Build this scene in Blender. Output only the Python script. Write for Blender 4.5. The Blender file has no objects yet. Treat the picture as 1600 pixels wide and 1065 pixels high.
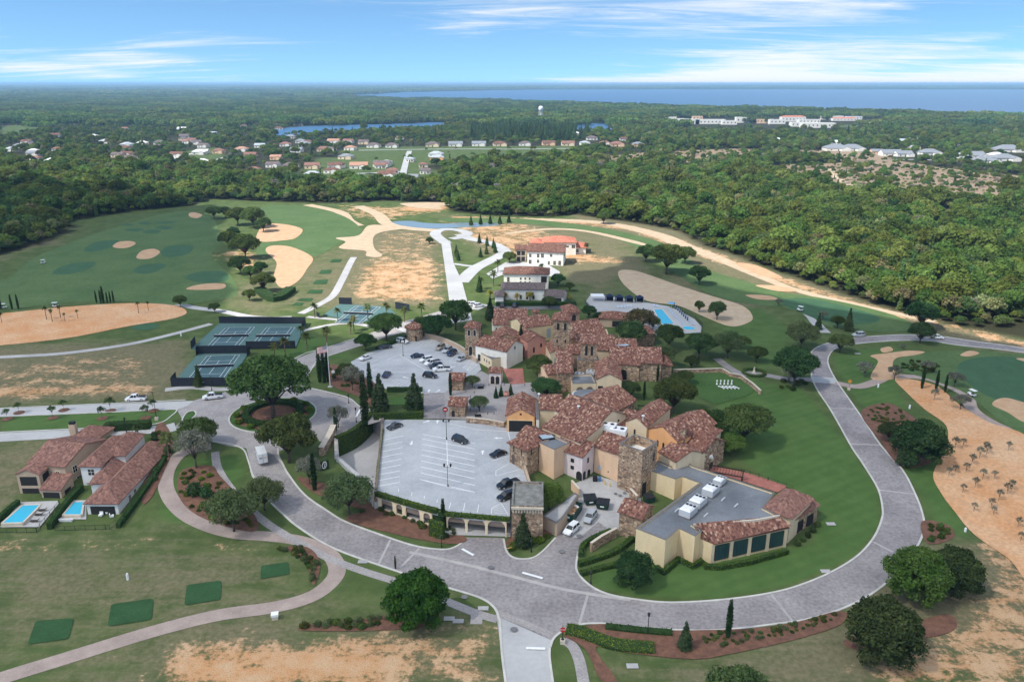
import bpy, bmesh, math, random
import numpy as np
from mathutils import Vector, Matrix
from mathutils.geometry import delaunay_2d_cdt
R = math.radians
random.seed(7)
rng = np.random.default_rng(11)
S = bpy.context.scene
C = S.collection

# ------------------------------------------------------------------ camera
CAM_Z, F_PX, TILT = 94.0, 1208.0, math.atan(402.5 / 1208.0)
cam_d = bpy.data.cameras.new('camera')
cam_d.sensor_width = 36.0
cam_d.lens = 36.0 * F_PX / 1600.0
cam_d.clip_start, cam_d.clip_end = 1.0, 90000.0
cam = bpy.data.objects.new('camera', cam_d)
cam.location = (0, 0, CAM_Z)
cam.rotation_euler = (math.pi / 2 - TILT, 0, 0)
C.objects.link(cam)
S.camera = cam

# ------------------------------------------------------------------ sky and sun
SUN_ELEV, SUN_DIR = R(52), Vector((-0.80, -0.46, 0)).normalized()      # horizontal direction towards the sun
world = bpy.data.worlds.new('World'); S.world = world
world.use_nodes = True
def build_world():
    nt = world.node_tree; nt.nodes.clear(); N = nt.nodes.new; L = nt.links.new
    out = N('ShaderNodeOutputWorld'); bg = N('ShaderNodeBackground')
    tc = N('ShaderNodeTexCoord')
    sky = N('ShaderNodeTexSky'); sky.sky_type = 'NISHITA'; sky.sun_disc = False
    sky.sun_elevation = SUN_ELEV; sky.sun_rotation = math.atan2(SUN_DIR.x, SUN_DIR.y)
    sky.air_density = 1.0; sky.dust_density = 0.3; sky.ozone_density = 2.5; sky.altitude = 100
    # look a little higher into the sky than the horizon glow
    sep = N('ShaderNodeSeparateXYZ'); L(tc.outputs['Generated'], sep.inputs[0])
    up = N('ShaderNodeMath'); up.operation = 'MULTIPLY_ADD'; up.inputs[1].default_value = 1.6; up.inputs[2].default_value = 0.12
    ab = N('ShaderNodeMath'); ab.operation = 'MAXIMUM'; ab.inputs[1].default_value = 0.0
    L(sep.outputs['Z'], ab.inputs[0]); L(ab.outputs[0], up.inputs[0])
    cmb = N('ShaderNodeCombineXYZ'); L(sep.outputs['X'], cmb.inputs[0]); L(sep.outputs['Y'], cmb.inputs[1]); L(up.outputs[0], cmb.inputs[2])
    nrm = N('ShaderNodeVectorMath'); nrm.operation = 'NORMALIZE'; L(cmb.outputs[0], nrm.inputs[0]); L(nrm.outputs[0], sky.inputs['Vector'])
    # high thin clouds: the view direction projected on a layer overhead
    den = N('ShaderNodeMath'); den.operation = 'ADD'; den.inputs[1].default_value = 0.085; L(ab.outputs[0], den.inputs[0])
    dx = N('ShaderNodeMath'); dx.operation = 'DIVIDE'; L(sep.outputs['X'], dx.inputs[0]); L(den.outputs[0], dx.inputs[1])
    dy = N('ShaderNodeMath'); dy.operation = 'DIVIDE'; L(sep.outputs['Y'], dy.inputs[0]); L(den.outputs[0], dy.inputs[1])
    pc = N('ShaderNodeCombineXYZ'); L(dx.outputs[0], pc.inputs[0]); L(dy.outputs[0], pc.inputs[1])
    def layer(loc, rotz, scl, det, rough, dist):
        mp = N('ShaderNodeMapping'); mp.inputs['Rotation'].default_value = (0, 0, R(rotz)); mp.inputs['Scale'].default_value = scl; mp.inputs['Location'].default_value = loc; L(pc.outputs[0], mp.inputs[0])
        n = N('ShaderNodeTexNoise'); n.inputs['Scale'].default_value = 1.0; n.inputs['Detail'].default_value = det; n.inputs['Roughness'].default_value = rough; n.inputs['Distortion'].default_value = dist
        L(mp.outputs[0], n.inputs['Vector']); return n.outputs['Fac']
    def madd(x, k, y):
        m = N('ShaderNodeMath'); m.operation = 'MULTIPLY_ADD'; L(x, m.inputs[0]); m.inputs[1].default_value = k
        if isinstance(y, float): m.inputs[2].default_value = y
        else: L(y, m.inputs[2])
        return m.outputs[0]
    big = layer((CLOUD_X, CLOUD_Y, 0), 6, (.30, .34, 1), 3, .5, .3); wisp = layer((1.3, 2.2, 0), 22, (.55, 1.5, 1), 10, .66, 1.3); fine = layer((7.3, 5.2, 0), -8, (2.2, 5.0, 1), 6, .7, .8)
    low = N('ShaderNodeMapRange'); low.inputs[1].default_value = .0; low.inputs[2].default_value = .035; low.inputs[3].default_value = .26; low.inputs[4].default_value = 0.0; L(sep.outputs['Z'], low.inputs[0])
    rightw = N('ShaderNodeMapRange'); rightw.interpolation_type = 'SMOOTHSTEP'; rightw.inputs[1].default_value = -.15; rightw.inputs[2].default_value = .5; L(sep.outputs['X'], rightw.inputs[0])
    bank = N('ShaderNodeMath'); bank.operation = 'MULTIPLY'; L(low.outputs[0], bank.inputs[0]); L(rightw.outputs[0], bank.inputs[1])
    tot = madd(big, .95, madd(wisp, .62, madd(fine, .16, madd(rightw.outputs[0], .10, bank.outputs[0]))))
    cr = N('ShaderNodeMapRange'); cr.interpolation_type = 'SMOOTHSTEP'; cr.inputs[1].default_value = .865; cr.inputs[2].default_value = 1.17; cr.inputs[4].default_value = .92; L(tot, cr.inputs[0])
    mix = N('ShaderNodeMix'); mix.data_type = 'RGBA'; L(cr.outputs[0], mix.inputs[0]); 
    tint = N('ShaderNodeMix'); tint.data_type = 'RGBA'; tint.blend_type = 'MULTIPLY'; tint.inputs[0].default_value = 1
    L(sky.outputs[0], tint.inputs[6]); tint.inputs[7].default_value = SKY_TINT
    L(tint.outputs[2], mix.inputs[6]); mix.inputs[7].default_value = CLOUD_COL
    L(mix.outputs[2], bg.inputs[0]); bg.inputs[1].default_value = 0.10
    L(bg.outputs[0], out.inputs[0])
CLOUD_X, CLOUD_Y = 3.1, 0.4
CLOUD_COL = (4.2, 4.3, 4.4, 1)
SKY_TINT = (.56, .735, .80, 1)
build_world()
sun_d = bpy.data.lights.new('sun', 'SUN'); sun_d.energy = 3.0; sun_d.angle = R(0.53); sun_d.color = (1, .955, .88)
sun = bpy.data.objects.new('sun', sun_d); C.objects.link(sun)
SUN_VEC = Vector((SUN_DIR.x * math.cos(SUN_ELEV), SUN_DIR.y * math.cos(SUN_ELEV), math.sin(SUN_ELEV)))
sun.rotation_euler = SUN_VEC.to_track_quat('Z', 'Y').to_euler()
S.view_settings.view_transform = 'Standard'; S.view_settings.look = 'None'
S.view_settings.exposure = 1.27; S.view_settings.gamma = 1.0
S.view_settings.use_curve_mapping = False
S.cycles.use_denoising = True
S.cycles.max_bounces = 8; S.cycles.diffuse_bounces = 4; S.cycles.glossy_bounces = 2; S.cycles.transmission_bounces = 2
S.cycles.transparent_max_bounces = 16; S.cycles.volume_bounces = 0
S.cycles.caustics_reflective = False; S.cycles.caustics_refractive = False
S.cycles.use_adaptive_sampling = True; S.cycles.adaptive_threshold = 0.02

# ------------------------------------------------------------------ the lie of the land
KY = np.array([-1e5, 146, 152, 160, 170, 178, 186, 194, 1e6]); KZ = np.array([0, 0, .25, 1.0, 2.2, 3.1, 3.75, 4.0, 4.0])
def hgt(Y): return float(np.interp(Y, KY, KZ))
ST, CT = math.sin(TILT), math.cos(TILT)
def ray(px, py):
    u, v = (px - 800) / F_PX, (py - 532.5) / F_PX
    return u, CT - v * ST, -ST - v * CT
def W(px, py, z):                      # the point of the place at height z that this line of sight meets
    dx, dy, dz = ray(px, py); s = (z - CAM_Z) / dz
    return Vector((dx * s, dy * s, z))
def G(px, py):                         # the same on the ground
    lo, hi = 0.0, 4.0
    for _ in range(40):
        mid = (lo + hi) / 2
        p = W(px, py, mid)
        if hgt(p.y) > mid: lo = mid
        else: hi = mid
    p = W(px, py, lo); p.z = hgt(p.y); return p
def ppm(p):                            # photograph pixels per metre at a point
    return F_PX / (p[1] * CT + (CAM_Z - p[2]) * ST)

# ------------------------------------------------------------------ object helpers
def link(o, parent=None):
    C.objects.link(o)
    if parent is not None: o.parent = parent
    return o
def tag(o, label=None, cat=None, group=None, kind=None):
    if label: o['label'] = label
    if cat: o['category'] = cat
    if group: o['group'] = group
    if kind: o['kind'] = kind
    return o
def thing(name, label, cat, loc=(0, 0, 0), rz=0.0, group=None, scale=1.0):
    o = bpy.data.objects.new(name, None); o.empty_display_size = .5
    o.location = loc; o.rotation_euler = (0, 0, rz)
    o.scale = (scale,) * 3 if not hasattr(scale, '__len__') else scale
    C.objects.link(o); return tag(o, label, cat, group)
def mesh(name, verts, faces, mats, midx=None, smooth=False):
    me = bpy.data.meshes.new(name)
    me.from_pydata([tuple(v) for v in verts], [], [tuple(f) for f in faces])
    for m in (mats if isinstance(mats, (list, tuple)) else [mats]): me.materials.append(m)
    if midx is not None: me.polygons.foreach_set('material_index', midx)
    if smooth: me.polygons.foreach_set('use_smooth', [True] * len(me.polygons))
    me.update(); return me
def obj(name, me, parent=None, loc=None, rz=None):
    o = bpy.data.objects.new(name, me)
    if loc is not None: o.location = loc
    if rz is not None: o.rotation_euler = (0, 0, rz)
    return link(o, parent)
class MB:                              # collects simple solids into one mesh
    def __init__(s): s.v = []; s.f = []; s.m = []
    def add(s, vs, fs, m=0):
        b = len(s.v); s.v += [tuple(p) for p in vs]; s.f += [tuple(i + b for i in f) for f in fs]; s.m += [m] * len(fs); return s
    def box(s, x0, y0, z0, x1, y1, z1, m=0):
        return s.add([(x0, y0, z0), (x1, y0, z0), (x1, y1, z0), (x0, y1, z0), (x0, y0, z1), (x1, y0, z1), (x1, y1, z1), (x0, y1, z1)],
                     [(0, 3, 2, 1), (4, 5, 6, 7), (0, 1, 5, 4), (1, 2, 6, 5), (2, 3, 7, 6), (3, 0, 4, 7)], m)
    def obox(s, c, ex, ey, ez, m=0):   # oriented box: centre and three half-axes
        c, ex, ey, ez = Vector(c), Vector(ex), Vector(ey), Vector(ez)
        vs = [c + a * ex + b * ey + d * ez for d in (-1, 1) for a, b in ((-1, -1), (1, -1), (1, 1), (-1, 1))]
        return s.add(vs, [(0, 3, 2, 1), (4, 5, 6, 7), (0, 1, 5, 4), (1, 2, 6, 5), (2, 3, 7, 6), (3, 0, 4, 7)], m)
    def prism(s, poly, z0, z1, m=0):   # polygon (counter-clockwise) extruded upwards
        n = len(poly)
        return s.add([(p[0], p[1], z0) for p in poly] + [(p[0], p[1], z1) for p in poly],
                     [tuple(range(n - 1, -1, -1)), tuple(range(n, 2 * n))] + [(i, (i + 1) % n, n + (i + 1) % n, n + i) for i in range(n)], m)
    def tube(s, p0, p1, r0, r1=None, n=7, m=0):
        p0, p1 = Vector(p0), Vector(p1); r1 = r0 if r1 is None else r1
        d = (p1 - p0).normalized(); a = d.orthogonal().normalized(); b = d.cross(a)
        vs = [p + (a * math.cos(2 * math.pi * i / n) + b * math.sin(2 * math.pi * i / n)) * r for p, r in ((p0, r0), (p1, r1)) for i in range(n)]
        return s.add(vs, [(i, (i + 1) % n, n + (i + 1) % n, n + i) for i in range(n)] + [tuple(range(n - 1, -1, -1)), tuple(range(n, 2 * n))], m)
    def lathe(s, prof, n=12, c=(0, 0, 0), m=0):
        vs = [(c[0] + r * math.cos(2 * math.pi * i / n), c[1] + r * math.sin(2 * math.pi * i / n), c[2] + z) for r, z in prof for i in range(n)]
        fs = [(k * n + i, k * n + (i + 1) % n, (k + 1) * n + (i + 1) % n, (k + 1) * n + i) for k in range(len(prof) - 1) for i in range(n)]
        fs += [tuple(range(n - 1, -1, -1)), tuple(range((len(prof) - 1) * n, len(prof) * n))]
        return s.add(vs, fs, m)
    def mesh(s, name, mats, smooth=False): return mesh(name, s.v, s.f, mats, s.m, smooth)
    def obj(s, name, mats, parent=None, loc=None, rz=None, smooth=False): return obj(name, s.mesh(name, mats, smooth), parent, loc, rz)
def copy_tree(o, parent=None):
    c = o.copy(); C.objects.link(c); c.parent = parent
    for ch in list(o.children): copy_tree(ch, c)
    return c

# ------------------------------------------------------------------ materials
MAT = {}
def nodes(name):
    m = bpy.data.materials.new(name); m.use_nodes = True; nt = m.node_tree
    b = nt.nodes['Principled BSDF']; MAT[name] = m
    return m, nt, b, nt.nodes.new, nt.links.new
def col4(c): return (c[0], c[1], c[2], 1)
def ramp(N, stops, interp='LINEAR'):
    r = N('ShaderNodeValToRGB'); e = r.color_ramp.elements; r.color_ramp.interpolation = interp
    while len(e) < len(stops): e.new(.5)
    for el, (p, c) in zip(e, stops): el.position = p; el.color = col4(c)
    return r
def plain(name, c, rough=.75, var=.18, scale=1.5, bump=0.0, bscale=8.0, c2=None, metal=0.0, spec=.3, world_pos=False, stretch=None, fine=.0):
    m, nt, b, N, L = nodes(name)
    b.inputs['Roughness'].default_value = rough; b.inputs['Metallic'].default_value = metal
    b.inputs['Specular IOR Level'].default_value = spec
    if world_pos: vec = N('ShaderNodeNewGeometry').outputs['Position']
    else: vec = N('ShaderNodeTexCoord').outputs['Object']
    if stretch:
        mp = N('ShaderNodeMapping'); mp.inputs['Scale'].default_value = stretch; L(vec, mp.inputs[0]); vec = mp.outputs[0]
    n = N('ShaderNodeTexNoise'); n.inputs['Scale'].default_value = scale; n.inputs['Detail'].default_value = 5; n.inputs['Roughness'].default_value = .6
    L(vec, n.inputs['Vector'])
    lo = c2 or tuple(x * (1 - var) for x in c); hi = c if c2 else tuple(min(1, x * (1 + var)) for x in c)
    r = ramp(N, [(.33, lo), (.67, hi)]); L(n.outputs['Fac'], r.inputs[0]); src = r.outputs[0]
    if fine:
        n3 = N('ShaderNodeTexNoise'); n3.inputs['Scale'].default_value = scale * 14; n3.inputs['Detail'].default_value = 2; L(vec, n3.inputs['Vector'])
        mr = N('ShaderNodeMapRange'); mr.inputs[1].default_value = .3; mr.inputs[2].default_value = .7; mr.inputs[3].default_value = 1 - fine; mr.inputs[4].default_value = 1 + fine; L(n3.outputs['Fac'], mr.inputs[0])
        mu = N('ShaderNodeVectorMath'); mu.operation = 'SCALE'; L(src, mu.inputs[0]); L(mr.outputs[0], mu.inputs['Scale']); src = mu.outputs[0]
    L(src, b.inputs['Base Color'])
    if bump:
        n2 = N('ShaderNodeTexNoise'); n2.inputs['Scale'].default_value = bscale; n2.inputs['Detail'].default_value = 4; L(vec, n2.inputs['Vector'])
        bp = N('ShaderNodeBump'); bp.inputs['Strength'].default_value = bump; bp.inputs['Distance'].default_value = .1
        L(n2.outputs['Fac'], bp.inputs['Height']); L(bp.outputs[0], b.inputs['Normal'])
    return m
def leafmat(name, c, c2, transl=.35, hue=.05, val=.3, scale=.35):
    m, nt, b, N, L = nodes(name); nt.nodes.remove(b)
    out = nt.nodes['Material Output']
    oi = N('ShaderNodeObjectInfo'); ge = N('ShaderNodeNewGeometry')
    n = N('ShaderNodeTexNoise'); n.inputs['Scale'].default_value = scale; n.inputs['Detail'].default_value = 3; L(ge.outputs['Position'], n.inputs['Vector'])
    r = ramp(N, [(.35, c), (.68, c2)]); L(n.outputs['Fac'], r.inputs[0])
    hs = N('ShaderNodeHueSaturation'); L(r.outputs[0], hs.inputs['Color'])
    h = N('ShaderNodeMapRange'); h.inputs[3].default_value = .5 - hue; h.inputs[4].default_value = .5 + hue * .5; L(oi.outputs['Random'], h.inputs[0]); L(h.outputs[0], hs.inputs['Hue'])
    wn = N('ShaderNodeMath'); wn.operation = 'MULTIPLY'; wn.inputs[1].default_value = 7.31; L(oi.outputs['Random'], wn.inputs[0])
    fr = N('ShaderNodeMath'); fr.operation = 'FRACT'; L(wn.outputs[0], fr.inputs[0])
    v = N('ShaderNodeMapRange'); v.inputs[3].default_value = 1 - val; v.inputs[4].default_value = 1 + val; L(fr.outputs[0], v.inputs[0])
    ri = N('ShaderNodeMapRange'); ri.inputs[3].default_value = .75; ri.inputs[4].default_value = 1.25; L(ge.outputs['Random Per Island'], ri.inputs[0])
    vv = N('ShaderNodeMath'); vv.operation = 'MULTIPLY'; L(v.outputs[0], vv.inputs[0]); L(ri.outputs[0], vv.inputs[1]); L(vv.outputs[0], hs.inputs['Value'])
    d = N('ShaderNodeBsdfDiffuse'); t = N('ShaderNodeBsdfTranslucent'); L(hs.outputs[0], d.inputs[0]); L(hs.outputs[0], t.inputs[0])
    mx = N('ShaderNodeMixShader'); mx.inputs[0].default_value = transl; L(d.outputs[0], mx.inputs[1]); L(t.outputs[0], mx.inputs[2]); L(mx.outputs[0], out.inputs[0])
    return m
# ------------------------------------------------------------------ geometry on the ground
def catmull(pts, closed=False, n=5):
    P = [Vector((p[0], p[1], 0)) for p in pts]; out = []
    m = len(P); rngk = range(m if closed else m - 1)
    for i in rngk:
        if closed: a, b, c, d = P[i - 1], P[i], P[(i + 1) % m], P[(i + 2) % m]
        else: a, b, c, d = P[max(i - 1, 0)], P[i], P[i + 1], P[min(i + 2, m - 1)]
        for k in range(n):
            t = k / n
            out.append(.5 * ((2 * b) + (c - a) * t + (2 * a - 5 * b + 4 * c - d) * t * t + (3 * b - a - 3 * c + d) * t ** 3))
    if not closed: out.append(P[-1])
    return out
STACK = [0]
def drape(bm, off):                    # cut at the breaks of the slope, then lay on the ground
    STACK[0] += 1; off = off * .3 + STACK[0] * .0012
    ys = [v.co.y for v in bm.verts]
    for k in KY[1:-1]:
        if min(ys) < k < max(ys):
            bmesh.ops.bisect_plane(bm, geom=bm.verts[:] + bm.edges[:] + bm.faces[:], plane_co=(0, k, 0), plane_no=(0, 1, 0), dist=1e-4)
    for v in bm.verts: v.co.z += hgt(v.co.y) + off
def bm_obj(name, bm, mat, parent=None, kind='structure'):
    me = bpy.data.meshes.new(name); bm.to_mesh(me); bm.free()
    for m in (mat if isinstance(mat, (list, tuple)) else [mat]): me.materials.append(m)
    o = bpy.data.objects.new(name, me); link(o, parent)
    if kind and parent is None: o['kind'] = kind
    return o
def wpts(px): return [G(*p) for p in px]
def patch(name, px, mat, off=.02, smooth=True, world_pts=False, n=5, kind='structure', parent=None, flat=None):
    pts = px if world_pts else (wpts(px) if flat is None else [W(p[0], p[1], flat) for p in px])
    if smooth: pts = catmull(pts, True, n)
    vv, _, ff = delaunay_2d_cdt([Vector((p[0], p[1])) for p in pts], [], [list(range(len(pts)))], 1, 1e-4)[:3]
    bm = bmesh.new(); bv = [bm.verts.new((v.x, v.y, 0)) for v in vv]
    for f in ff: bm.faces.new([bv[i] for i in f])
    bm.normal_update()
    for f in bm.faces:
        if f.normal.z < 0: f.normal_flip()
    if flat is None: drape(bm, off)
    else:
        for v in bm.verts: v.co.z = flat + off
    return bm_obj(name, bm, mat, parent, kind)
def ribbon(name, px, width, mat, off=.03, world_pts=False, smooth=True, n=6, closed=False, height=0.0, parent=None, kind='structure', shift=0.0, flat=None):
    pts = px if world_pts else (wpts(px) if flat is None else [W(p[0], p[1], flat) for p in px])
    pts = catmull(pts, closed, n) if smooth else [Vector((p[0], p[1], 0)) for p in pts]
    m = len(pts); bm = bmesh.new(); rows = []
    for i, p in enumerate(pts):
        a = pts[i - 1] if (i or closed) else p; b = pts[(i + 1) % m] if (i < m - 1 or closed) else p
        d = (b - a); d.z = 0; d.normalize(); nrm = Vector((-d.y, d.x, 0))
        w = width if not hasattr(width, '__len__') else np.interp(i / max(1, m - 1), np.linspace(0, 1, len(width)), width)
        l, r = p + nrm * (shift + w / 2), p + nrm * (shift - w / 2)
        if height: rows.append([bm.verts.new((l.x, l.y, -.05)), bm.verts.new((l.x, l.y, height)), bm.verts.new((r.x, r.y, height)), bm.verts.new((r.x, r.y, -.05))])
        else: rows.append([bm.verts.new((l.x, l.y, 0)), bm.verts.new((r.x, r.y, 0))])
    for i in range(m if closed else m - 1):
        A, B = rows[i], rows[(i + 1) % m]
        for k in range(len(A) - 1): bm.faces.new((A[k], A[k + 1], B[k + 1], B[k]))
    if height and not closed:
        bm.faces.new(rows[0][::-1]); bm.faces.new(rows[-1])
    bmesh.ops.recalc_face_normals(bm, faces=bm.faces) if height else bm.normal_update()
    if flat is None: drape(bm, off)
    else:
        for v in bm.verts: v.co.z += flat + off
    return bm_obj(name, bm, mat, parent, kind)
def inside(P, poly):
    x, y = P[:, 0], P[:, 1]; r = np.zeros(len(P), bool); n = len(poly)
    for i in range(n):
        x1, y1 = poly[i][0], poly[i][1]; x2, y2 = poly[(i + 1) % n][0], poly[(i + 1) % n][1]
        if y1 == y2: continue
        c = ((y1 > y) != (y2 > y)) & (x < (x2 - x1) * (y - y1) / (y2 - y1) + x1); r ^= c
    return r
def sdist(P, poly):                    # signed distance, positive inside
    d = np.full(len(P), 1e9); n = len(poly)
    for i in range(n):
        a = np.array(poly[i][:2]); b = np.array(poly[(i + 1) % n][:2]); ab = b - a
        t = np.clip(((P - a) @ ab) / max(1e-9, ab @ ab), 0, 1)
        d = np.minimum(d, np.linalg.norm(P - a - t[:, None] * ab, axis=1))
    return np.where(inside(P, poly), d, -d)
def gp(px): return [tuple(G(*p))[:2] for p in px]

# ------------------------------------------------------------------ ground materials
def ground_material():
    m, nt, b, N, L = nodes('ground_mixed')
    b.inputs['Roughness'].default_value = .95; b.inputs['Specular IOR Level'].default_value = .1
    pos = N('ShaderNodeNewGeometry').outputs['Position']
    def noise(s, det=4, ro=.6, vec=None, dist=0):
        n = N('ShaderNodeTexNoise'); n.inputs['Scale'].default_value = s; n.inputs['Detail'].default_value = det; n.inputs['Roughness'].default_value = ro; n.inputs['Distortion'].default_value = dist
        L(vec or pos, n.inputs['Vector']); return n.outputs['Fac']
    def mix(f, a, c):
        x = N('ShaderNodeMix'); x.data_type = 'RGBA'
        if isinstance(f, float): x.inputs[0].default_value = f
        else: L(f, x.inputs[0])
        for s, val in ((6, a), (7, c)):
            if isinstance(val, tuple): x.inputs[s].default_value = col4(val)
            else: L(val, x.inputs[s])
        return x.outputs[2]
    def math_(op, a, c, d=None):
        x = N('ShaderNodeMath'); x.operation = op
        for i, val in enumerate((a, c, d)):
            if val is None: continue
            if isinstance(val, (int, float)): x.inputs[i].default_value = val
            else: L(val, x.inputs[i])
        return x.outputs[0]
    def rng_(v, a, c, lo=0., hi=1., sm=True):
        x = N('ShaderNodeMapRange'); x.interpolation_type = 'SMOOTHSTEP' if sm else 'LINEAR'
        for i, val in enumerate((a, c, lo, hi)): x.inputs[i + 1].default_value = val
        L(v, x.inputs[0]); return x.outputs[0]
    def attr(n):
        a = N('ShaderNodeAttribute'); a.attribute_name = n; return a.outputs['Fac']
    big, mid, fine, vfine = noise(.035, 3), noise(.18, 4), noise(.9, 5, .7), noise(4.5, 3, .7)
    # mown-line streaks, stretched
    mp = N('ShaderNodeMapping'); mp.inputs['Scale'].default_value = (.05, .5, 1); mp.inputs['Rotation'].default_value = (0, 0, R(8)); L(pos, mp.inputs[0])
    streak = noise(1.0, 4, .65, mp.outputs[0])
    grass = mix(rng_(mid, .35, .65), (.064, .098, .030), (.098, .136, .046))
    grass = mix(rng_(vfine, .3, .7, 0., .4), grass, (.052, .068, .022))
    dry = mix(rng_(fine, .3, .7), (.125, .112, .062), (.20, .17, .105))
    dsum = math_('ADD', math_('MULTIPLY_ADD', big, .55, math_('MULTIPLY_ADD', streak, .60, math_('MULTIPLY_ADD', fine, .35, math_('MULTIPLY_ADD', mid, .4, -.36)))), math_('MULTIPLY_ADD', attr('dry'), .75, -.62))
    base = mix(rng_(dsum, .02, .42, 0., .85), grass, dry)
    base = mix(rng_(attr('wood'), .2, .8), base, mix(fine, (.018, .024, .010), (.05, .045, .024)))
    scrub = mix(rng_(fine, .35, .65), (.20, .15, .10), (.34, .255, .175))
    base = mix(rng_(math_('ADD', attr('scrub'), math_('MULTIPLY_ADD', mid, .5, -.25)), .35, .7), base, scrub)
    sand = mix(rng_(mid, .35, .7), (.49, .25, .11), (.51, .345, .205))
    sand = mix(rng_(fine, .5, .75, 0., .5), sand, (.52, .42, .31))
    sand = mix(rng_(vfine, .5, .68, 0., .75), sand, (.17, .115, .06))
    sf = math_('ADD', attr('sand'), math_('MULTIPLY_ADD', fine, 1.0, math_('MULTIPLY_ADD', streak, .55, math_('MULTIPLY_ADD', vfine, .45, math_('MULTIPLY_ADD', mid, 1.1, -1.52)))))
    base = mix(rng_(sf, .38, .62), base, sand)
    lush = mix(rng_(mid, .3, .7), (.062, .118, .030), (.086, .146, .042))
    lush = mix(rng_(vfine, .3, .7, 0., .35), lush, (.042, .088, .022))
    base = mix(rng_(math_('ADD', attr('lush'), math_('MULTIPLY_ADD', mid, .3, -.15)), .3, .7), base, lush)
    wv = N('ShaderNodeTexWave'); wv.inputs['Scale'].default_value = .11; wv.inputs['Distortion'].default_value = 1.5; wv.inputs['Detail'].default_value = 2; wr = N('ShaderNodeMapping'); wr.inputs['Rotation'].default_value = (0, 0, R(62)); L(pos, wr.inputs[0]); L(wr.outputs[0], wv.inputs['Vector'])
    ms = N('ShaderNodeVectorMath'); ms.operation = 'SCALE'; L(base, ms.inputs[0]); L(math_('MULTIPLY_ADD', math_('MULTIPLY', rng_(wv.outputs['Fac'], .2, .8, -.5, .5), rng_(attr('lush'), .2, .8)), .07, 1.0), ms.inputs['Scale']); base = ms.outputs[0]
    L(base, b.inputs['Base Color'])
    bp = N('ShaderNodeBump'); bp.inputs['Strength'].default_value = .5; bp.inputs['Distance'].default_value = .12; L(vfine, bp.inputs['Height']); L(bp.outputs[0], b.inputs['Normal'])
    return m
ground_material()
plain('sand', (.52, .355, .225), .95, .1, .25, .4, 3, c2=(.45, .285, .165), world_pos=True, spec=.05, fine=.12)
plain('pale_sand', (.50, .40, .285), .95, .1, .25, .3, 3, c2=(.43, .32, .21), world_pos=True, spec=.05, fine=.1)
plain('waste_sand', (.58, .375, .225), .95, .1, .09, .5, 1.5, c2=(.53, .265, .12), world_pos=True, spec=.05, fine=.14)
plain('pavers', (.30, .278, .275), .8, .15, .10, .3, 9, c2=(.20, .182, .185), world_pos=True, fine=.2)
plain('light_pavers', (.35, .325, .315), .8, .15, .2, .3, 9, c2=(.265, .245, .24), world_pos=True, fine=.18)
plain('concrete', (.44, .43, .42), .85, .1, .12, .15, 6, c2=(.34, .335, .33), world_pos=True, fine=.07)
plain('road_concrete', (.43, .43, .425), .85, .1, .07, .15, 6, c2=(.355, .355, .355), world_pos=True, fine=.05)
plain('deck_concrete', (.44, .455, .47), .85, .1, .10, .15, 6, c2=(.325, .34, .36), world_pos=True, fine=.06)
plain('paver_band', (.38, .36, .345), .85, .12, .4, 0, world_pos=True)
plain('path_concrete', (.375, .305, .265), .9, .1, .25, .2, 6, c2=(.28, .22, .195), world_pos=True, fine=.1)
plain('asphalt', (.15, .15, .155), .85, .1, .3, .3, 9, world_pos=True, fine=.1)
plain('curb', (.50, .485, .45), .85, .12, .4, 0, world_pos=True)
plain('mulch', (.19, .095, .06), .95, .3, .7, .6, 5, c2=(.11, .056, .038), world_pos=True, fine=.25)
plain('lawn', (.062, .120, .034), .95, .15, .12, .4, 6, c2=(.046, .094, .025), world_pos=True, spec=.1, fine=.22)
plain('fairway', (.098, .150, .058), .95, .15, .06, .2, 6, c2=(.070, .120, .044), world_pos=True, spec=.1, fine=.12)
plain('tee_grass', (.036, .090, .036), .95, .12, .3, .3, 8, c2=(.026, .068, .026), world_pos=True, spec=.1, fine=.15)
plain('green_grass', (.056, .118, .062), .95, .1, .2, .1, 8, c2=(.044, .098, .050), world_pos=True, spec=.1, fine=.08)
plain('court_green', (.075, .145, .135), .8, .06, .4, 0, world_pos=True)
plain('court_blue', (.055, .11, .125), .8, .06, .4, 0, world_pos=True)
plain('white_paint', (.74, .75, .76), .7, .06, 2, 0, world_pos=True)
plain('brick_red', (.36, .14, .11), .85, .18, .8, .3, 9, world_pos=True, fine=.15)
def water_material(name, c, rough, bump, scale):
    m, nt, b, N, L = nodes(name)
    b.inputs['Base Color'].default_value = col4(c); b.inputs['Roughness'].default_value = rough; b.inputs['IOR'].default_value = 1.33
    ge = N('ShaderNodeNewGeometry'); mp = N('ShaderNodeMapping'); mp.inputs['Scale'].default_value = (scale, scale * 2, scale); L(ge.outputs['Position'], mp.inputs[0])
    n = N('ShaderNodeTexNoise'); n.inputs['Scale'].default_value = 1; n.inputs['Detail'].default_value = 4; L(mp.outputs[0], n.inputs['Vector'])
    bp = N('ShaderNodeBump'); bp.inputs['Strength'].default_value = bump; bp.inputs['Distance'].default_value = .3; L(n.outputs['Fac'], bp.inputs['Height']); L(bp.outputs[0], b.inputs['Normal'])
    return m
water_material('lake_water', (.05, .125, .235), .4, .35, .02)
water_material('pond_water', (.18, .24, .27), .12, .1, .2)
water_material('pool_water', (.055, .42, .60), .08, .15, 1.2)

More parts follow.
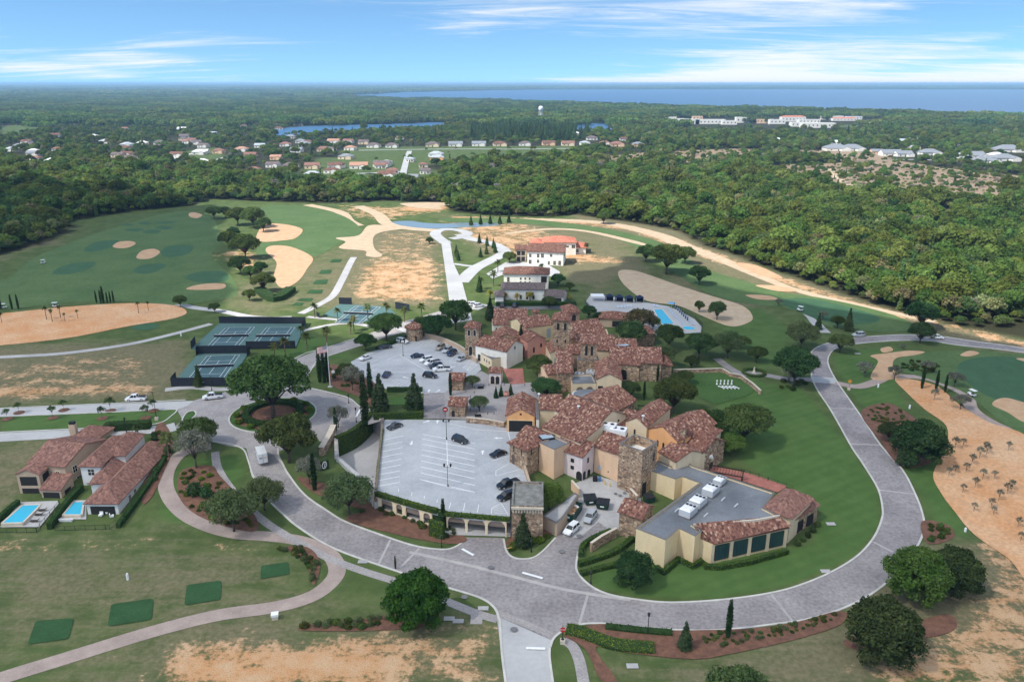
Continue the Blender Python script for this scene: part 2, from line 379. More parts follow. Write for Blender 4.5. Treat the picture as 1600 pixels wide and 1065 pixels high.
# ------------------------------------------------------------------ regions of the land
SAND = [
 ([(190, 1080), (250, 1015), (330, 992), (470, 998), (560, 985), (660, 980), (765, 975), (784, 1000), (790, 1080)], 4, .44),
 ([(250, 1080), (300, 1022), (420, 1010), (560, 1000), (620, 1030), (600, 1080)], 4, .24),
 ([(1370, 1020), (1440, 985), (1500, 950), (1525, 890), (1500, 840), (1530, 825), (1700, 900), (1700, 1100), (1330, 1100)], 6, .52),
 ([(-60, 572), (60, 565), (120, 552), (230, 553), (262, 570), (235, 590), (240, 612), (120, 616), (-60, 630)], 5, .36),
 ([(-60, 608), (70, 606), (250, 602), (255, 616), (120, 622), (-60, 629)], 3, .22),
 ([(592, 362), (690, 360), (692, 472), (600, 474), (532, 466), (560, 420)], 8, .38),
 ([(560, 412), (690, 408), (692, 472), (560, 468)], 8, .18),
 ([(690, 345), (820, 348), (900, 378), (900, 398), (790, 400), (740, 380)], 10, .52),
 ([(860, 392), (930, 398), (985, 405), (980, 412), (900, 412)], 6, .55),
 ([(520, 318), (620, 322), (700, 322), (705, 330), (600, 345), (540, 338)], 12, .48),
 ([(640, 318), (690, 317), (692, 327), (640, 328)], 6, .6),
 ([(700, 336), (880, 342), (990, 352), (1060, 372), (1130, 397), (1250, 440), (1340, 470), (1420, 490), (1520, 512), (1700, 555), (1700, 575), (1500, 520), (1340, 482), (1200, 437), (1080, 398), (980, 360), (880, 348), (700, 345)], 6, .6),
 ([(-60, 842), (120, 846), (240, 842), (260, 826), (200, 858), (-60, 868)], 3, .42),
 ([(300, 838), (400, 850), (480, 852), (470, 862), (330, 862)], 3, .35),
 ([(420, 280), (520, 292), (640, 292), (640, 300), (520, 300)], 20, .1),
 ([(330, 395), (395, 385), (420, 415), (405, 440), (380, 430)], 6, .5),
]
DRY = [
 ([(-60, 850), (200, 845), (420, 850), (500, 880), (480, 930), (240, 980), (-60, 1040)], 12, .46),
 ([(100, 1065), (350, 975), (600, 960), (790, 960), (790, 1090), (100, 1090)], 10, .55),
 ([(-60, 545), (300, 530), (300, 625), (-60, 640)], 8, .62),
 ([(-60, 690), (90, 690), (30, 800), (-60, 830)], 6, .5),
 ([(560, 360), (695, 355), (700, 480), (520, 480)], 10, .6),
 ([(690, 335), (950, 350), (1010, 420), (900, 440), (860, 400), (740, 400)], 10, .55),
 ([(880, 400), (960, 405), (960, 470), (920, 470)], 10, .5),
 ([(980, 420), (1090, 430), (1200, 470), (1180, 490), (1050, 440)], 8, .5),
 ([(900, 330), (1060, 355), (1200, 420), (1420, 487), (1700, 560), (1700, 590), (1400, 505), (1180, 445), (1040, 400), (900, 350)], 8, .75),
 ([(-100, 430), (100, 380), (120, 350), (-100, 390)], 12, .5),
 ([(1330, 900), (1500, 830), (1700, 860), (1700, 1100), (950, 1100), (960, 1040), (1150, 1010)], 10, .6),
 ([(430, 370), (550, 390), (540, 470), (390, 500), (330, 470)], 10, .35),
]
LUSH = [
 ([(1062, 585), (1150, 583), (1200, 600), (1245, 600), (1280, 640), (1330, 705), (1372, 770), (1374, 820), (1335, 868), (1240, 912), (1120, 934), (1000, 932), (930, 915), (925, 880), (1100, 880), (1270, 850), (1285, 800), (1160, 720), (1130, 640)], 2, 1.0),
 ([(1100, 470), (1200, 480), (1250, 520), (1240, 560), (1190, 590), (1160, 560), (1120, 520)], 5, .6),
 ([(1300, 555), (1350, 545), (1410, 545), (1400, 600), (1420, 640), (1360, 650), (1320, 600)], 2, .9),
 ([(1352, 660), (1400, 650), (1440, 660), (1480, 700), (1500, 800), (1540, 850), (1460, 830), (1440, 780), (1400, 720)], 3, .8),
 ([(240, 800), (280, 715), (380, 706), (390, 740), (320, 830), (250, 815)], 3, .7),
 ([(0, 640), (290, 628), (280, 652), (255, 664), (0, 678)], 2, .7),
 ([(1000, 985), (1200, 978), (1330, 955), (1330, 1000), (1180, 1020), (950, 1060)], 5, .35),
 ([(400, 500), (520, 530), (560, 560), (400, 570), (480, 590), (300, 600), (420, 545)], 4, .7),
]
WOOD_EDGE = [(-900, 470), (-300, 440), (0, 398), (60, 382), (105, 362), (112, 345), (200, 331), (300, 321), (330, 311), (420, 315), (520, 318), (600, 314), (690, 317), (706, 331), (760, 336), (860, 339), (900, 335), (960, 344), (1010, 351), (1060, 361), (1100, 384), (1150, 399), (1200, 419), (1260, 439), (1320, 461), (1400, 486), (1500, 511), (1600, 529), (1900, 600), (2700, 790)]
WOOD = [(-3500, 1600)] + gp(WOOD_EDGE) + [(3500, 1600)]
SCRUB = [[(1050, 236), (1150, 232), (1330, 236), (1400, 240), (1390, 250), (1300, 252), (1200, 246), (1070, 262), (1040, 250)],
         [(1270, 256), (1400, 250), (1470, 262), (1600, 275), (1700, 290), (1700, 320), (1600, 300), (1520, 322), (1420, 312), (1330, 308), (1280, 290)],
         [(1180, 262), (1240, 256), (1285, 262), (1280, 288), (1220, 282)], [(1420, 330), (1480, 326), (1500, 345), (1440, 348)], [(1500, 310), (1560, 305), (1580, 325), (1520, 330)], [(940, 244), (1010, 238), (1020, 262), (960, 268)]]
MEADOW = [[(530, 236), (560, 230), (640, 229), (905, 228), (905, 250), (800, 252), (700, 253), (640, 262), (560, 256)], [(498, 246), (560, 246), (640, 258), (690, 268), (690, 292), (600, 290), (500, 286), (470, 268)],
          [(285, 236), (340, 230), (360, 252), (300, 262)], [(0, 198), (60, 192), (62, 206), (0, 216)], [(1290, 188), (1390, 184), (1400, 194), (1310, 200)]]
LAKE = [(523, 152), (560, 148), (640, 144), (760, 141.5), (900, 140), (1250, 140), (2600, 140.5), (2600, 215), (1900, 194), (1700, 189), (1600, 185.5), (1500, 181.5), (1400, 178), (1300, 175.5), (1200, 173), (1100, 170.5), (1000, 167.5), (900, 163.5), (815, 161), (790, 159), (700, 157), (620, 155.5)]
SMALL_LAKE = [(424, 206), (455, 199), (520, 196), (600, 194), (690, 191), (702, 194), (650, 199), (560, 203), (500, 207), (440, 212)]
SMALL_LAKE_2 = [(900, 194), (955, 193), (960, 202), (905, 203)]

PIT = [tuple(W(*p)) for p in ((527, 712, -1), (541, 706, -1), (556, 698, -1), (570, 686, -1), (583, 672, -1), (596, 656, 4), (587, 774, 4), (560, 762, 0), (528, 738, -1))]   # the sunken court west of the deck
def build_ground():
    ys = [30.0]
    while ys[-1] < 1250: ys.append(ys[-1] + max(1.1, ys[-1] * .0062))
    while ys[-1] < 42000: ys.append(ys[-1] * 1.06)
    ys = np.array(sorted(set(ys) | set(KY[1:-1].tolist())))
    us = np.linspace(-1, 1, 331); us = np.sign(us) * (np.abs(us) * .75 + np.abs(us) ** 3 * .25)
    X = us[None, :] * (ys[:, None] * 1.15 + 90); Y = np.repeat(ys[:, None], len(us), 1)
    P = np.stack([X.ravel(), Y.ravel()], 1); Z = np.interp(P[:, 1], KY, KZ)
    nr, nc = len(ys), len(us)
    i = np.arange((nr - 1) * nc).reshape(nr - 1, nc)[:, :-1].ravel()
    me = bpy.data.meshes.new('ground')
    me.vertices.add(len(P)); me.vertices.foreach_set('co', np.column_stack([P, Z]).ravel())
    q = np.stack([i, i + 1, i + nc + 1, i + nc], 1)
    q = q[~inside(P[q].mean(1), [p[:2] for p in PIT])]
    me.loops.add(q.size); me.loops.foreach_set('vertex_index', q.ravel())
    me.polygons.add(len(q)); me.polygons.foreach_set('loop_start', np.arange(0, q.size, 4)); me.polygons.foreach_set('loop_total', np.full(len(q), 4))
    me.update(); me.validate()
    near = P[:, 1] < 1800
    def acc(regs, mode='add'):
        a = np.zeros(len(P))
        for px, soft, s in regs:
            d = sdist(P[near], gp(px)); a[near] = np.maximum(a[near], 0) + s * np.clip(d / (2 * soft) + .5, 0, 1)
        return np.clip(a, 0, 1.3)
    A = {'sand': acc(SAND), 'dry': acc(DRY), 'lush': acc(LUSH), 'scrub': acc([(s, 14, 1.0) for s in SCRUB])}
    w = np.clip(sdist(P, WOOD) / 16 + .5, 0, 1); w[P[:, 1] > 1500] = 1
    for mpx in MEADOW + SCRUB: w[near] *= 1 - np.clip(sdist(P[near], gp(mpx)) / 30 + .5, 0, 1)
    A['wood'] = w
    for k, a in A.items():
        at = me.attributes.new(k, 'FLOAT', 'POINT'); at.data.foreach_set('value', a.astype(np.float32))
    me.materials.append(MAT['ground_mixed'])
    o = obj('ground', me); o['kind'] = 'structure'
build_ground()
patch('lake', LAKE, MAT['lake_water'], .6, smooth=True, n=4)
patch('lake', SMALL_LAKE, MAT['lake_water'], .5)
patch('lake', SMALL_LAKE_2, MAT['lake_water'], .5)
for px in ([(628, 278), (632, 262), (636, 246), (640, 236)], [(240, 259), (262, 250), (300, 240), (318, 236)], [(560, 235), (620, 234), (700, 233), (800, 233), (900, 232)], [(545, 272), (590, 270), (630, 268)], [(300, 258), (330, 252), (352, 246)], [(1395, 249), (1450, 250), (1510, 254)]): ribbon('street', px, 7, MAT['road_concrete'], .3)
patch('pond', [(612, 347), (640, 345), (662, 348), (700, 349.5), (740, 346), (780, 349), (772, 353), (705, 356), (650, 357.5), (625, 354)], MAT['pond_water'], .06)

# ------------------------------------------------------------------ roads and paths
ring_out = [(392, 735), (398, 748), (415, 775), (437, 798), (470, 826), (525, 858), (605, 887), (660, 905), (700, 918), (751, 934), (773, 950), (780, 968)]
ring_in_w = [(434, 700), (436, 715), (442, 725), (450, 740), (475, 772), (510, 797), (540, 815), (608, 840), (650, 853), (684, 858), (704, 857), (720, 849), (727, 839)]
ring_in_e = [(905, 858), (901, 875), (902, 893), (920, 913), (950, 928), (1000, 937), (1050, 941), (1126, 937), (1200, 927), (1250, 914), (1300, 893), (1340, 868), (1365, 840), (1377, 813), (1379, 795), (1372, 764), (1350, 727), (1327, 692), (1297, 639), (1277, 609), (1269, 590), (1264, 565), (1268, 550), (1280, 541), (1305, 533), (1332, 528), (1370, 525), (1416, 523), (1469, 525.5), (1521, 533), (1600, 544), (1760, 572)]
ring_out_e = [(860, 1010), (866, 996), (884, 983), (910, 975), (943, 974), (1000, 980), (1088, 985), (1150, 982), (1200, 976), (1263, 967), (1320, 949), (1370, 922), (1410, 886), (1435, 850), (1444, 822), (1440, 798), (1430, 772), (1410, 734), (1375, 694), (1350, 657), (1322, 617), (1305, 592), (1295, 572), (1294, 559), (1302, 547), (1318, 541), (1348, 536), (1408, 532), (1456, 533), (1495, 539), (1600, 551), (1760, 580)]
outs = [p for p in catmull(wpts(ring_out))]; inw = catmull(wpts(ring_in_w)); ine = catmull(wpts(ring_in_e)); oute = catmull(wpts(ring_out_e))
yard_edge = wpts([(788, 840), (792, 862), (806, 872), (830, 872), (847, 862), (868, 840), (882, 818), (905, 775), (893, 758), (930, 745), (1000, 762), (1000, 800), (960, 830)])
road_poly = outs + oute + ine[::-1] + yard_edge[::-1] + inw[::-1]
patch('road', road_poly, MAT['pavers'], .02, smooth=False, world_pts=True)
patch('road', [(776, 962), (862, 1000), (860, 1020), (866, 1080), (793, 1080), (783, 1018)], MAT['road_concrete'], .035, smooth=False)
for e in (outs, inw, ine, oute): ribbon('curb', e, .42, MAT['curb'], .02, world_pts=True, smooth=False, height=.13)
ribbon('curb', [(781, 968), (784, 1018), (792, 1080)], .4, MAT['curb'], .03, height=.13)
ribbon('curb', [(859, 1012), (859, 1030), (866, 1080)], .4, MAT['curb'], .03, height=.13)
ribbon('curb', [(787, 842), (792, 862), (806, 872), (830, 872), (847, 862), (868, 840)], .4, MAT['curb'], .03, height=.13)
patch('service_yard', [(882, 818), (906, 772), (893, 757), (930, 742), (1000, 762), (1003, 798), (960, 832), (935, 815), (905, 840), (880, 838)], MAT['concrete'], .04, smooth=False)
# pale bands of concrete across the pavers
for a, b in (((610, 843), (592, 880)), ((655, 856), (625, 887)), ((905, 975), (918, 930)), ((1205, 928), (1240, 972)), ((1364, 846), (1395, 862)), ((1373, 765), (1431, 772)), ((1328, 693), (1375, 695)), ((1298, 637), (1335, 639))):
    ribbon('paver_band', [a, b], .5, MAT['paver_band'], .045, smooth=False)
ribbon('paver_band', [(640, 862), (720, 880), (800, 900), (870, 918), (925, 928), (985, 937)], .9, MAT['paver_band'], .045)
ribbon('paver_band', [(776, 958), (815, 972), (862, 992)], 1.6, MAT['light_pavers'], .045)
patch('crosswalk', [(1268, 597), (1308, 600), (1304, 590), (1266, 588)], MAT['road_concrete'], .05, smooth=False)
# roundabout
RC = G(427, 647); RIN, ROUT = 12.0, 20.5
def circle(c, r, n=48, a0=0, a1=360): return [Vector((c.x + r * math.cos(R(a0 + (a1 - a0) * i / n)), c.y + r * math.sin(R(a0 + (a1 - a0) * i / n)), 0)) for i in range(n)]
patch('roundabout', circle(RC, ROUT), MAT['light_pavers'], .024, smooth=False, world_pts=True)
patch('road', [(340, 625), (420, 600), (455, 563), (500, 546), (555, 530), (610, 508), (650, 497), (690, 485), (700, 470), (735, 470), (730, 486), (690, 500), (655, 512), (600, 528), (550, 545), (503, 560), (480, 585), (480, 605), (500, 630)], MAT['light_pavers'], .028, smooth=False)
patch('road', [(490, 610), (540, 618), (570, 640), (610, 646), (662, 640), (662, 652), (600, 656), (560, 668), (500, 690), (480, 660)], MAT['light_pavers'], .032, smooth=False)
patch('road', [(330, 690), (385, 700), (394, 738), (452, 742), (434, 706), (470, 690), (440, 660)], MAT['light_pavers'], .036, smooth=False)
patch('road', [(277, 641), (305, 625), (352, 612), (392, 640), (385, 695), (333, 690), (300, 674), (272, 668), (285, 655)], MAT['light_pavers'], .038, smooth=False)
patch('road', [(-120, 643), (0, 638.5), (150, 632), (303, 626), (292, 634), (277, 640), (150, 644), (0, 650), (-120, 655)], MAT['road_concrete'], .040, smooth=False)
patch('road', [(-120, 684), (0, 676.5), (140, 670), (258, 664), (272, 660), (276, 672), (262, 676), (140, 682), (0, 690), (-120, 697)], MAT['road_concrete'], .044, smooth=False)
patch('traffic_islet', [(285, 655), (292, 645), (303, 642), (306, 648), (297, 656), (288, 659)], MAT['lawn'], .16)
ribbon('curb', [(285, 655), (292, 645), (303, 642), (306, 648), (297, 656), (288, 659)], .35, MAT['curb'], .03, closed=True, height=.14)
ribbon('curb', circle(RC, RIN), .4, MAT['curb'], .03, world_pts=True, smooth=False, closed=True, height=.14)
patch('roundabout_lawn', circle(RC, RIN - .1), MAT['lawn'], .12, smooth=False, world_pts=True)
patch('flower_bed', circle(RC, 10.2), MAT['mulch'], .14, smooth=False, world_pts=True)
for px in ([(333, 690), (360, 694), (380, 702), (388, 720), (395, 745)], [(477, 592), (486, 578), (499, 562), (540, 547), (600, 527)], [(455, 563), (478, 552), (500, 546), (555, 529)],
           [(487, 607), (510, 612), (545, 622), (566, 637), (600, 641)], [(0, 651), (150, 645), (262, 640), (277, 640)], [(0, 675.5), (140, 669), (240, 663), (270, 648), (277, 640)], [(0, 638), (150, 631.5), (290, 625)]):
    ribbon('curb', px, .35, MAT['curb'], .04, height=.12)
# paths
ribbon('cart_path', [(-60, 1082), (0, 1060), (100, 1029), (240, 986), (340, 961), (430, 948), (490, 930), (523, 902), (524, 878), (503, 857), (465, 844), (420, 838), (370, 834), (325, 822), (285, 800), (262, 770), (260, 742), (273, 718), (292, 705), (330, 697)], 3.5, MAT['path_concrete'], .05)
ribbon('sidewalk', [(336, 706), (342, 735), (370, 775), (410, 812), (450, 838), (510, 870), (570, 893), (640, 915), (700, 940), (745, 958), (778, 968)], 2.0, MAT['light_pavers'], .055)
ribbon('sidewalk', [(745, 958), (744, 975)], 2.2, MAT['light_pavers'], .06, smooth=False)
ribbon('sidewalk', [(880, 1000), (895, 1010), (906, 1035), (914, 1080)], 2.0, MAT['light_pavers'], .05)
ribbon('cart_path', [(-80, 563), (0, 558), (100, 552), (200, 538), (270, 522), (330, 506)], 3.0, MAT['concrete'], .03)
ribbon('cart_path', [(262, 470), (300, 480), (345, 486), (385, 494), (420, 497), (455, 496)], 4.0, MAT['concrete'], .035)
ribbon('cart_path', [(470, 490), (500, 475), (520, 462), (533, 440), (548, 410), (553, 402)], 3.5, MAT['concrete'], .03)
ribbon('cart_path', [(258, 609), (300, 605), (350, 608), (400, 598)], 3.0, MAT['concrete'], .03)
ribbon('cart_path', [(430, 530), (480, 515), (540, 505), (590, 512)], 2.5, MAT['concrete'], .03)
ribbon('cart_path', [(480, 495), (540, 500), (580, 498), (640, 520)], 2.5, MAT['concrete'], .03)
ribbon('cart_path', [(1075, 432), (1100, 445), (1150, 458), (1190, 468), (1240, 480), (1262, 490), (1275, 505), (1290, 520)], 4.0, MAT['concrete'], .03)
ribbon('cart_path', [(1305, 598), (1340, 604), (1370, 596), (1390, 588), (1440, 590), (1475, 600), (1510, 618), (1520, 640), (1560, 665), (1640, 695)], 3.6, MAT['path_concrete'], .05)
ribbon('cart_path', [(1160, 583), (1190, 585), (1230, 592), (1268, 593)], 3.4, MAT['pavers'], .03)
ribbon('cart_path', [(1120, 560), (1140, 575), (1165, 588)], 3.0, MAT['pavers'], .035)
# the road running north
patch('road', [(706, 505), (700, 455), (694, 410), (689, 376), (703, 376), (709, 412), (722, 440), (730, 470), (738, 500)], MAT['road_concrete'], .045, smooth=False)
ribbon('road', [(720, 441), (740, 421), (760, 410), (782, 399), (788, 392), (770, 381), (735, 373), (718, 366)], 7.5, MAT['road_concrete'], .045)
ribbon('road', [(697, 380), (680, 366), (690, 359), (712, 359), (730, 364), (722, 370), (705, 373)], 7.0, MAT['road_concrete'], .045)
ribbon('road', [(708, 412), (728, 415), (742, 416)], 3.2, MAT['road_concrete'], .05)
ribbon('dirt_track', [(560, 322), (590, 335), (606, 350), (640, 357), (680, 360)], 9, MAT['pale_sand'], .02)
ribbon('dirt_track', [(480, 320), (530, 331), (545, 345), (560, 353)], 8, MAT['pale_sand'], .02)
ribbon('dirt_track', [(700, 343), (800, 343), (900, 345), (965, 352), (1030, 368), (1070, 385), (1120, 403), (1200, 437), (1240, 452), (1300, 468), (1400, 490), (1460, 503)], [9, 9, 10, 11, 12, 12, 9, 6, 5, 6, 5, 5], MAT['pale_sand'], .03)
ribbon('dirt_track', [(1298, 262), (1305, 276), (1330, 290), (1350, 298)], 7, MAT['pale_sand'], .1)
ribbon('dirt_track', [(790, 365), (860, 358), (920, 362), (990, 378), (1010, 384)], [4, 6, 5, 6, 3], MAT['pale_sand'], .03)

# ------------------------------------------------------------------ golf course
def bunker(px, mat='sand'): patch('sand_bunker', px, MAT[mat], .035)
def green(px, mat='green_grass', name='putting_green', off=.03): patch(name, px, MAT[mat], off)
patch('fairway', [(410, 322), (470, 322), (530, 335), (562, 355), (560, 368), (530, 380), (500, 398), (470, 402), (420, 400), (400, 395), (418, 370), (440, 360), (420, 340)], MAT['fairway'], .02)
patch('fairway', [(700, 341), (800, 341), (880, 348), (960, 360), (1030, 378), (1070, 400), (1100, 420), (1200, 450), (1250, 470), (1200, 478), (1100, 455), (1000, 390), (930, 365), (820, 350), (700, 347)], MAT['fairway'], .02)
patch('fairway', [(1200, 458), (1260, 462), (1330, 475), (1395, 492), (1430, 510), (1400, 518), (1300, 512), (1260, 490), (1210, 476)], MAT['fairway'], .025)
patch('fairway', [(1390, 572), (1430, 552), (1500, 548), (1580, 552), (1700, 570), (1700, 720), (1600, 680), (1560, 655), (1530, 630), (1500, 610), (1450, 592)], MAT['fairway'], .02)
patch('fairway', [(0, 440), (60, 400), (150, 365), (250, 335), (290, 330), (330, 340), (345, 375), (330, 400), (360, 430), (370, 460), (330, 470), (270, 476), (150, 470), (0, 485), (-120, 500), (-120, 460)], MAT['fairway'], .018)
green([(1495, 575), (1520, 560), (1580, 558), (1640, 575), (1640, 640), (1560, 625), (1520, 605)])
green([(1220, 470), (1260, 466), (1320, 478), (1372, 495), (1360, 505), (1300, 505), (1250, 488)])
for px in ([(130, 392), (145, 380), (165, 376), (186, 376), (175, 386), (150, 393)], [(252, 398), (258, 387), (280, 383), (302, 385), (295, 396), (270, 402)], [(82, 428), (95, 417), (120, 411), (149, 410), (140, 420), (110, 428)],
           [(208, 424), (220, 415), (245, 412), (260, 414), (245, 424), (225, 428)], [(193, 360), (205, 357), (225, 358), (215, 362)], [(222, 363), (235, 359), (252, 361), (240, 365)], [(242, 356), (255, 353), (271, 356), (258, 359)],
           [(187, 351), (200, 349), (210, 352), (198, 353)], [(215, 349), (228, 347), (238, 350), (226, 351)], [(240, 349), (255, 346), (275, 347), (262, 350)], [(290, 435), (310, 425), (350, 425), (355, 438), (320, 442)], [(205, 512), (225, 506), (248, 507), (240, 515), (215, 516)]):
    green(px)
for px in ([(176, 385), (186, 378), (205, 377), (212, 381), (200, 387), (185, 388)], [(213, 402), (222, 392), (240, 389), (250, 394), (238, 403), (222, 405)], [(295, 334), (303, 332), (316, 336), (308, 341), (297, 339)], [(291, 452), (305, 446), (330, 443), (351, 444), (349, 451), (320, 453)],
           [(347, 330), (360, 326), (376, 327), (368, 332)], [(1550, 632), (1565, 622), (1590, 626), (1640, 645), (1640, 670), (1600, 660), (1575, 645)], [(1590, 562), (1600, 560), (1640, 566), (1640, 574)], [(1500, 555), (1515, 548), (1530, 552), (1515, 557)],
           [(400, 372), (412, 352), (440, 350), (472, 358), (462, 372), (440, 376), (412, 378)], [(415, 392), (425, 384), (455, 386), (488, 402), (480, 420), (465, 440), (440, 450), (428, 432), (432, 410)],
           [(1360, 590), (1372, 565), (1360, 556), (1385, 552), (1420, 548), (1445, 550), (1430, 555), (1400, 560), (1395, 575), (1405, 588), (1385, 594)], [(1376, 545), (1390, 542), (1395, 548), (1380, 551)], [(1150, 412), (1180, 414), (1220, 432), (1215, 436), (1180, 428)], [(1180, 446), (1220, 447), (1245, 455), (1215, 455)], [(1165, 461), (1200, 462), (1215, 468), (1185, 468)]):
    bunker(px)
bunker([(525, 372), (560, 368), (575, 353), (600, 352), (640, 356), (600, 362), (584, 370), (585, 388), (597, 398), (590, 402), (572, 400), (570, 392), (530, 388), (540, 378)], 'pale_sand')
bunker([(690, 322), (735, 318), (690, 316), (640, 317), (625, 319), (650, 325), (688, 327)], 'pale_sand')
patch('waste_area', [(-120, 498), (0, 490), (100, 480), (200, 474), (270, 477), (292, 488), (270, 498), (200, 510), (120, 526), (60, 534), (0, 540), (-120, 552)], MAT['waste_sand'], .03)
patch('waste_area', [(966, 425), (985, 422), (1015, 430), (1060, 446), (1110, 462), (1160, 478), (1176, 495), (1168, 505), (1140, 510), (1100, 495), (1060, 478), (1010, 470), (975, 445)], MAT['pale_sand'], .035)
patch('waste_area', [(1398, 592), (1430, 594), (1465, 604), (1490, 625), (1510, 640), (1545, 660), (1620, 700), (1620, 905), (1575, 872), (1522, 835), (1492, 800), (1470, 770), (1458, 740), (1478, 700), (1478, 665), (1445, 640), (1418, 615)], MAT['waste_sand'], .035)
for px in ([(43, 1007), (56, 970), (116, 966), (107, 998)], [(168, 979), (174, 944), (240, 935), (237, 968)], [(288, 946), (292, 914), (346, 907), (345, 937)], [(407, 905), (408, 884), (451, 878), (452, 897)],
           [(1085, 0), (0, 0)] and [(456, 477), (462, 473), (475, 473), (471, 478)], [(463, 470), (470, 466), (490, 466), (486, 471)], [(479, 459), (484, 453), (505, 453), (502, 459)], [(488, 444), (494, 438), (513, 437), (510, 444)], [(498, 428), (502, 422), (519, 422), (516, 428)], [(515, 410), (520, 405), (535, 405), (531, 410)]):
    tp = wpts(px); patch('tee_box', [q for a, b in zip(tp, tp[1:] + tp[:1]) for q in (a.lerp(b, .06), a.lerp(b, .94))], MAT['tee_grass'], .04, smooth=False, world_pts=True)
patch('lawn', [(1055, 586), (1130, 583), (1155, 592), (1178, 610), (1170, 618), (1120, 632), (1100, 625), (1075, 612), (1058, 600)], MAT['lawn'], .05, smooth=False)
# planting beds with red mulch
for px in ([(285, 735), (330, 728), (345, 745), (395, 800), (400, 830), (350, 822), (300, 800), (278, 770)], [(465, 745), (490, 770), (560, 795), (680, 838), (700, 828), (600, 790), (520, 760)], [(540, 812), (600, 800), (720, 835), (712, 850), (640, 840)], [(470, 985), (500, 972), (560, 968), (620, 960), (680, 975), (600, 985)],
           [(945, 975), (1000, 985), (1200, 980), (1310, 955), (1315, 975), (1240, 1000), (1140, 1022), (1080, 1030), (980, 1020), (930, 1012), (965, 1065), (940, 1065), (915, 1015), (880, 992), (910, 980)],
           [(1345, 645), (1380, 630), (1410, 640), (1470, 690), (1460, 720), (1410, 730), (1375, 690)], [(1440, 815), (1480, 820), (1490, 840), (1450, 850)], [(1320, 1000), (1400, 980), (1480, 960), (1490, 985), (1410, 1005), (1340, 1015)],
           [(795, 855), (850, 845), (870, 815), (848, 808), (800, 835)], [(430, 855), (480, 855), (500, 880), (490, 915), (478, 880), (455, 862)], [(510, 570), (560, 580), (590, 600), (590, 640), (560, 620), (515, 600)], [(245, 665), (262, 668), (270, 700), (255, 740), (235, 780), (222, 775)]):
    patch('planting_bed', px, MAT['mulch'], .045)
# ------------------------------------------------------------------ vegetation
plain('bark', (.085, .068, .052), .95, .3, 3, .5, 12)
plain('palm_bark', (.15, .115, .08), .95, .3, 4, .5, 12)
leafmat('leaf_oak', (.044, .082, .024), (.092, .148, .044), .25)
leafmat('leaf_bright', (.055, .115, .020), (.11, .185, .045), .3)
leafmat('leaf_dark', (.034, .070, .025), (.072, .124, .042), .2)
leafmat('leaf_olive', (.16, .17, .125), (.28, .29, .22), .45, .02, .15)
leafmat('leaf_willow', (.070, .105, .040), (.125, .165, .070), .3, .03, .15)
leafmat('leaf_magnolia', (.026, .052, .020), (.070, .100, .048), .15, .03, .2)
leafmat('leaf_cypress', (.016, .038, .014), (.034, .066, .022), .15, .03, .2)
leafmat('leaf_palm', (.050, .078, .022), (.12, .14, .05), .3, .05, .25)
leafmat('leaf_gold', (.20, .19, .03), (.34, .30, .05), .3, .03, .2)
leafmat('leaf_hedge', (.065, .115, .014), (.12, .185, .028), .25, .03, .2, .8)
leafmat('leaf_hedge_dark', (.020, .052, .012), (.042, .090, .020), .2, .03, .2, .8)
leafmat('leaf_shrub', (.042, .075, .018), (.09, .13, .035), .25, .07, .35, .6)
leafmat('leaf_bare', (.21, .20, .17), (.33, .31, .27), .3, .02, .2)
leafmat('leaf_russet', (.075, .085, .03), (.17, .13, .06), .3, .04, .2)
leafmat('forest_leaf', (.098, .160, .034), (.175, .258, .066), .45, .05, .32, .05)
leafmat('forest_dark', (.062, .118, .038), (.105, .175, .058), .4, .04, .3, .05)
leafmat('forest_pale', (.13, .155, .06), (.25, .26, .115), .3, .06, .3, .05)

def leaves(puffs, n, size, up=.25, shell=.55, seed=0, aspect=.62):
    r = np.random.default_rng(seed)
    c = np.array([p[0] for p in puffs], float); rad = np.array([p[1] if hasattr(p[1], '__len__') else (p[1],) * 3 for p in puffs], float)
    w = rad.prod(1) ** (2 / 3); k = r.choice(len(puffs), n, p=w / w.sum())
    d = r.normal(size=(n, 3)); d[:, 2] += up; d /= np.linalg.norm(d, axis=1)[:, None]
    rr = (shell + (1 - shell) * r.random(n) ** .6)[:, None] * (1 + .10 * r.normal(size=(n, 1)))
    P = c[k] + d * rad[k] * rr
    nn = d + .75 * r.normal(size=(n, 3)); nn[:, 2] += .35; nn /= np.linalg.norm(nn, axis=1)[:, None]
    a = np.cross(nn, r.normal(size=(n, 3))); a /= np.linalg.norm(a, axis=1)[:, None]; b = np.cross(nn, a)
    s = (size * (.55 + .9 * r.random(n)))[:, None]
    V = np.stack([P - a * s, P + b * s * aspect, P + a * s, P - b * s * aspect], 1).reshape(-1, 3)
    return V
def leaf_mesh(name, V, mat):
    n = len(V) // 4; me = bpy.data.meshes.new(name)
    me.vertices.add(len(V)); me.vertices.foreach_set('co', V.astype(np.float32).ravel())
    me.loops.add(len(V)); me.loops.foreach_set('vertex_index', np.arange(len(V)))
    me.polygons.add(n); me.polygons.foreach_set('loop_start', np.arange(0, len(V), 4)); me.polygons.foreach_set('loop_total', np.full(n, 4))
    me.materials.append(mat); me.update(); return me
PROTO = {}                              # kind -> (crown mesh, trunk mesh, crown width)
def dome(r, h, base, k, seed, pr=(.30, .42)):
    q = random.Random(seed); out = []
    for i in range(k):
        a = 2.39996 * i + q.uniform(-.3, .3); t = (i + .5) / k
        rr = r * math.sqrt(t) * .78; z = base + (h - base) * (.30 + .52 * math.sqrt(max(0, 1 - t * .93)) * q.uniform(.85, 1.1))
        s = r * q.uniform(*pr); out.append(((rr * math.cos(a), rr * math.sin(a), z), (s, s, s * q.uniform(.62, .85))))
    return out
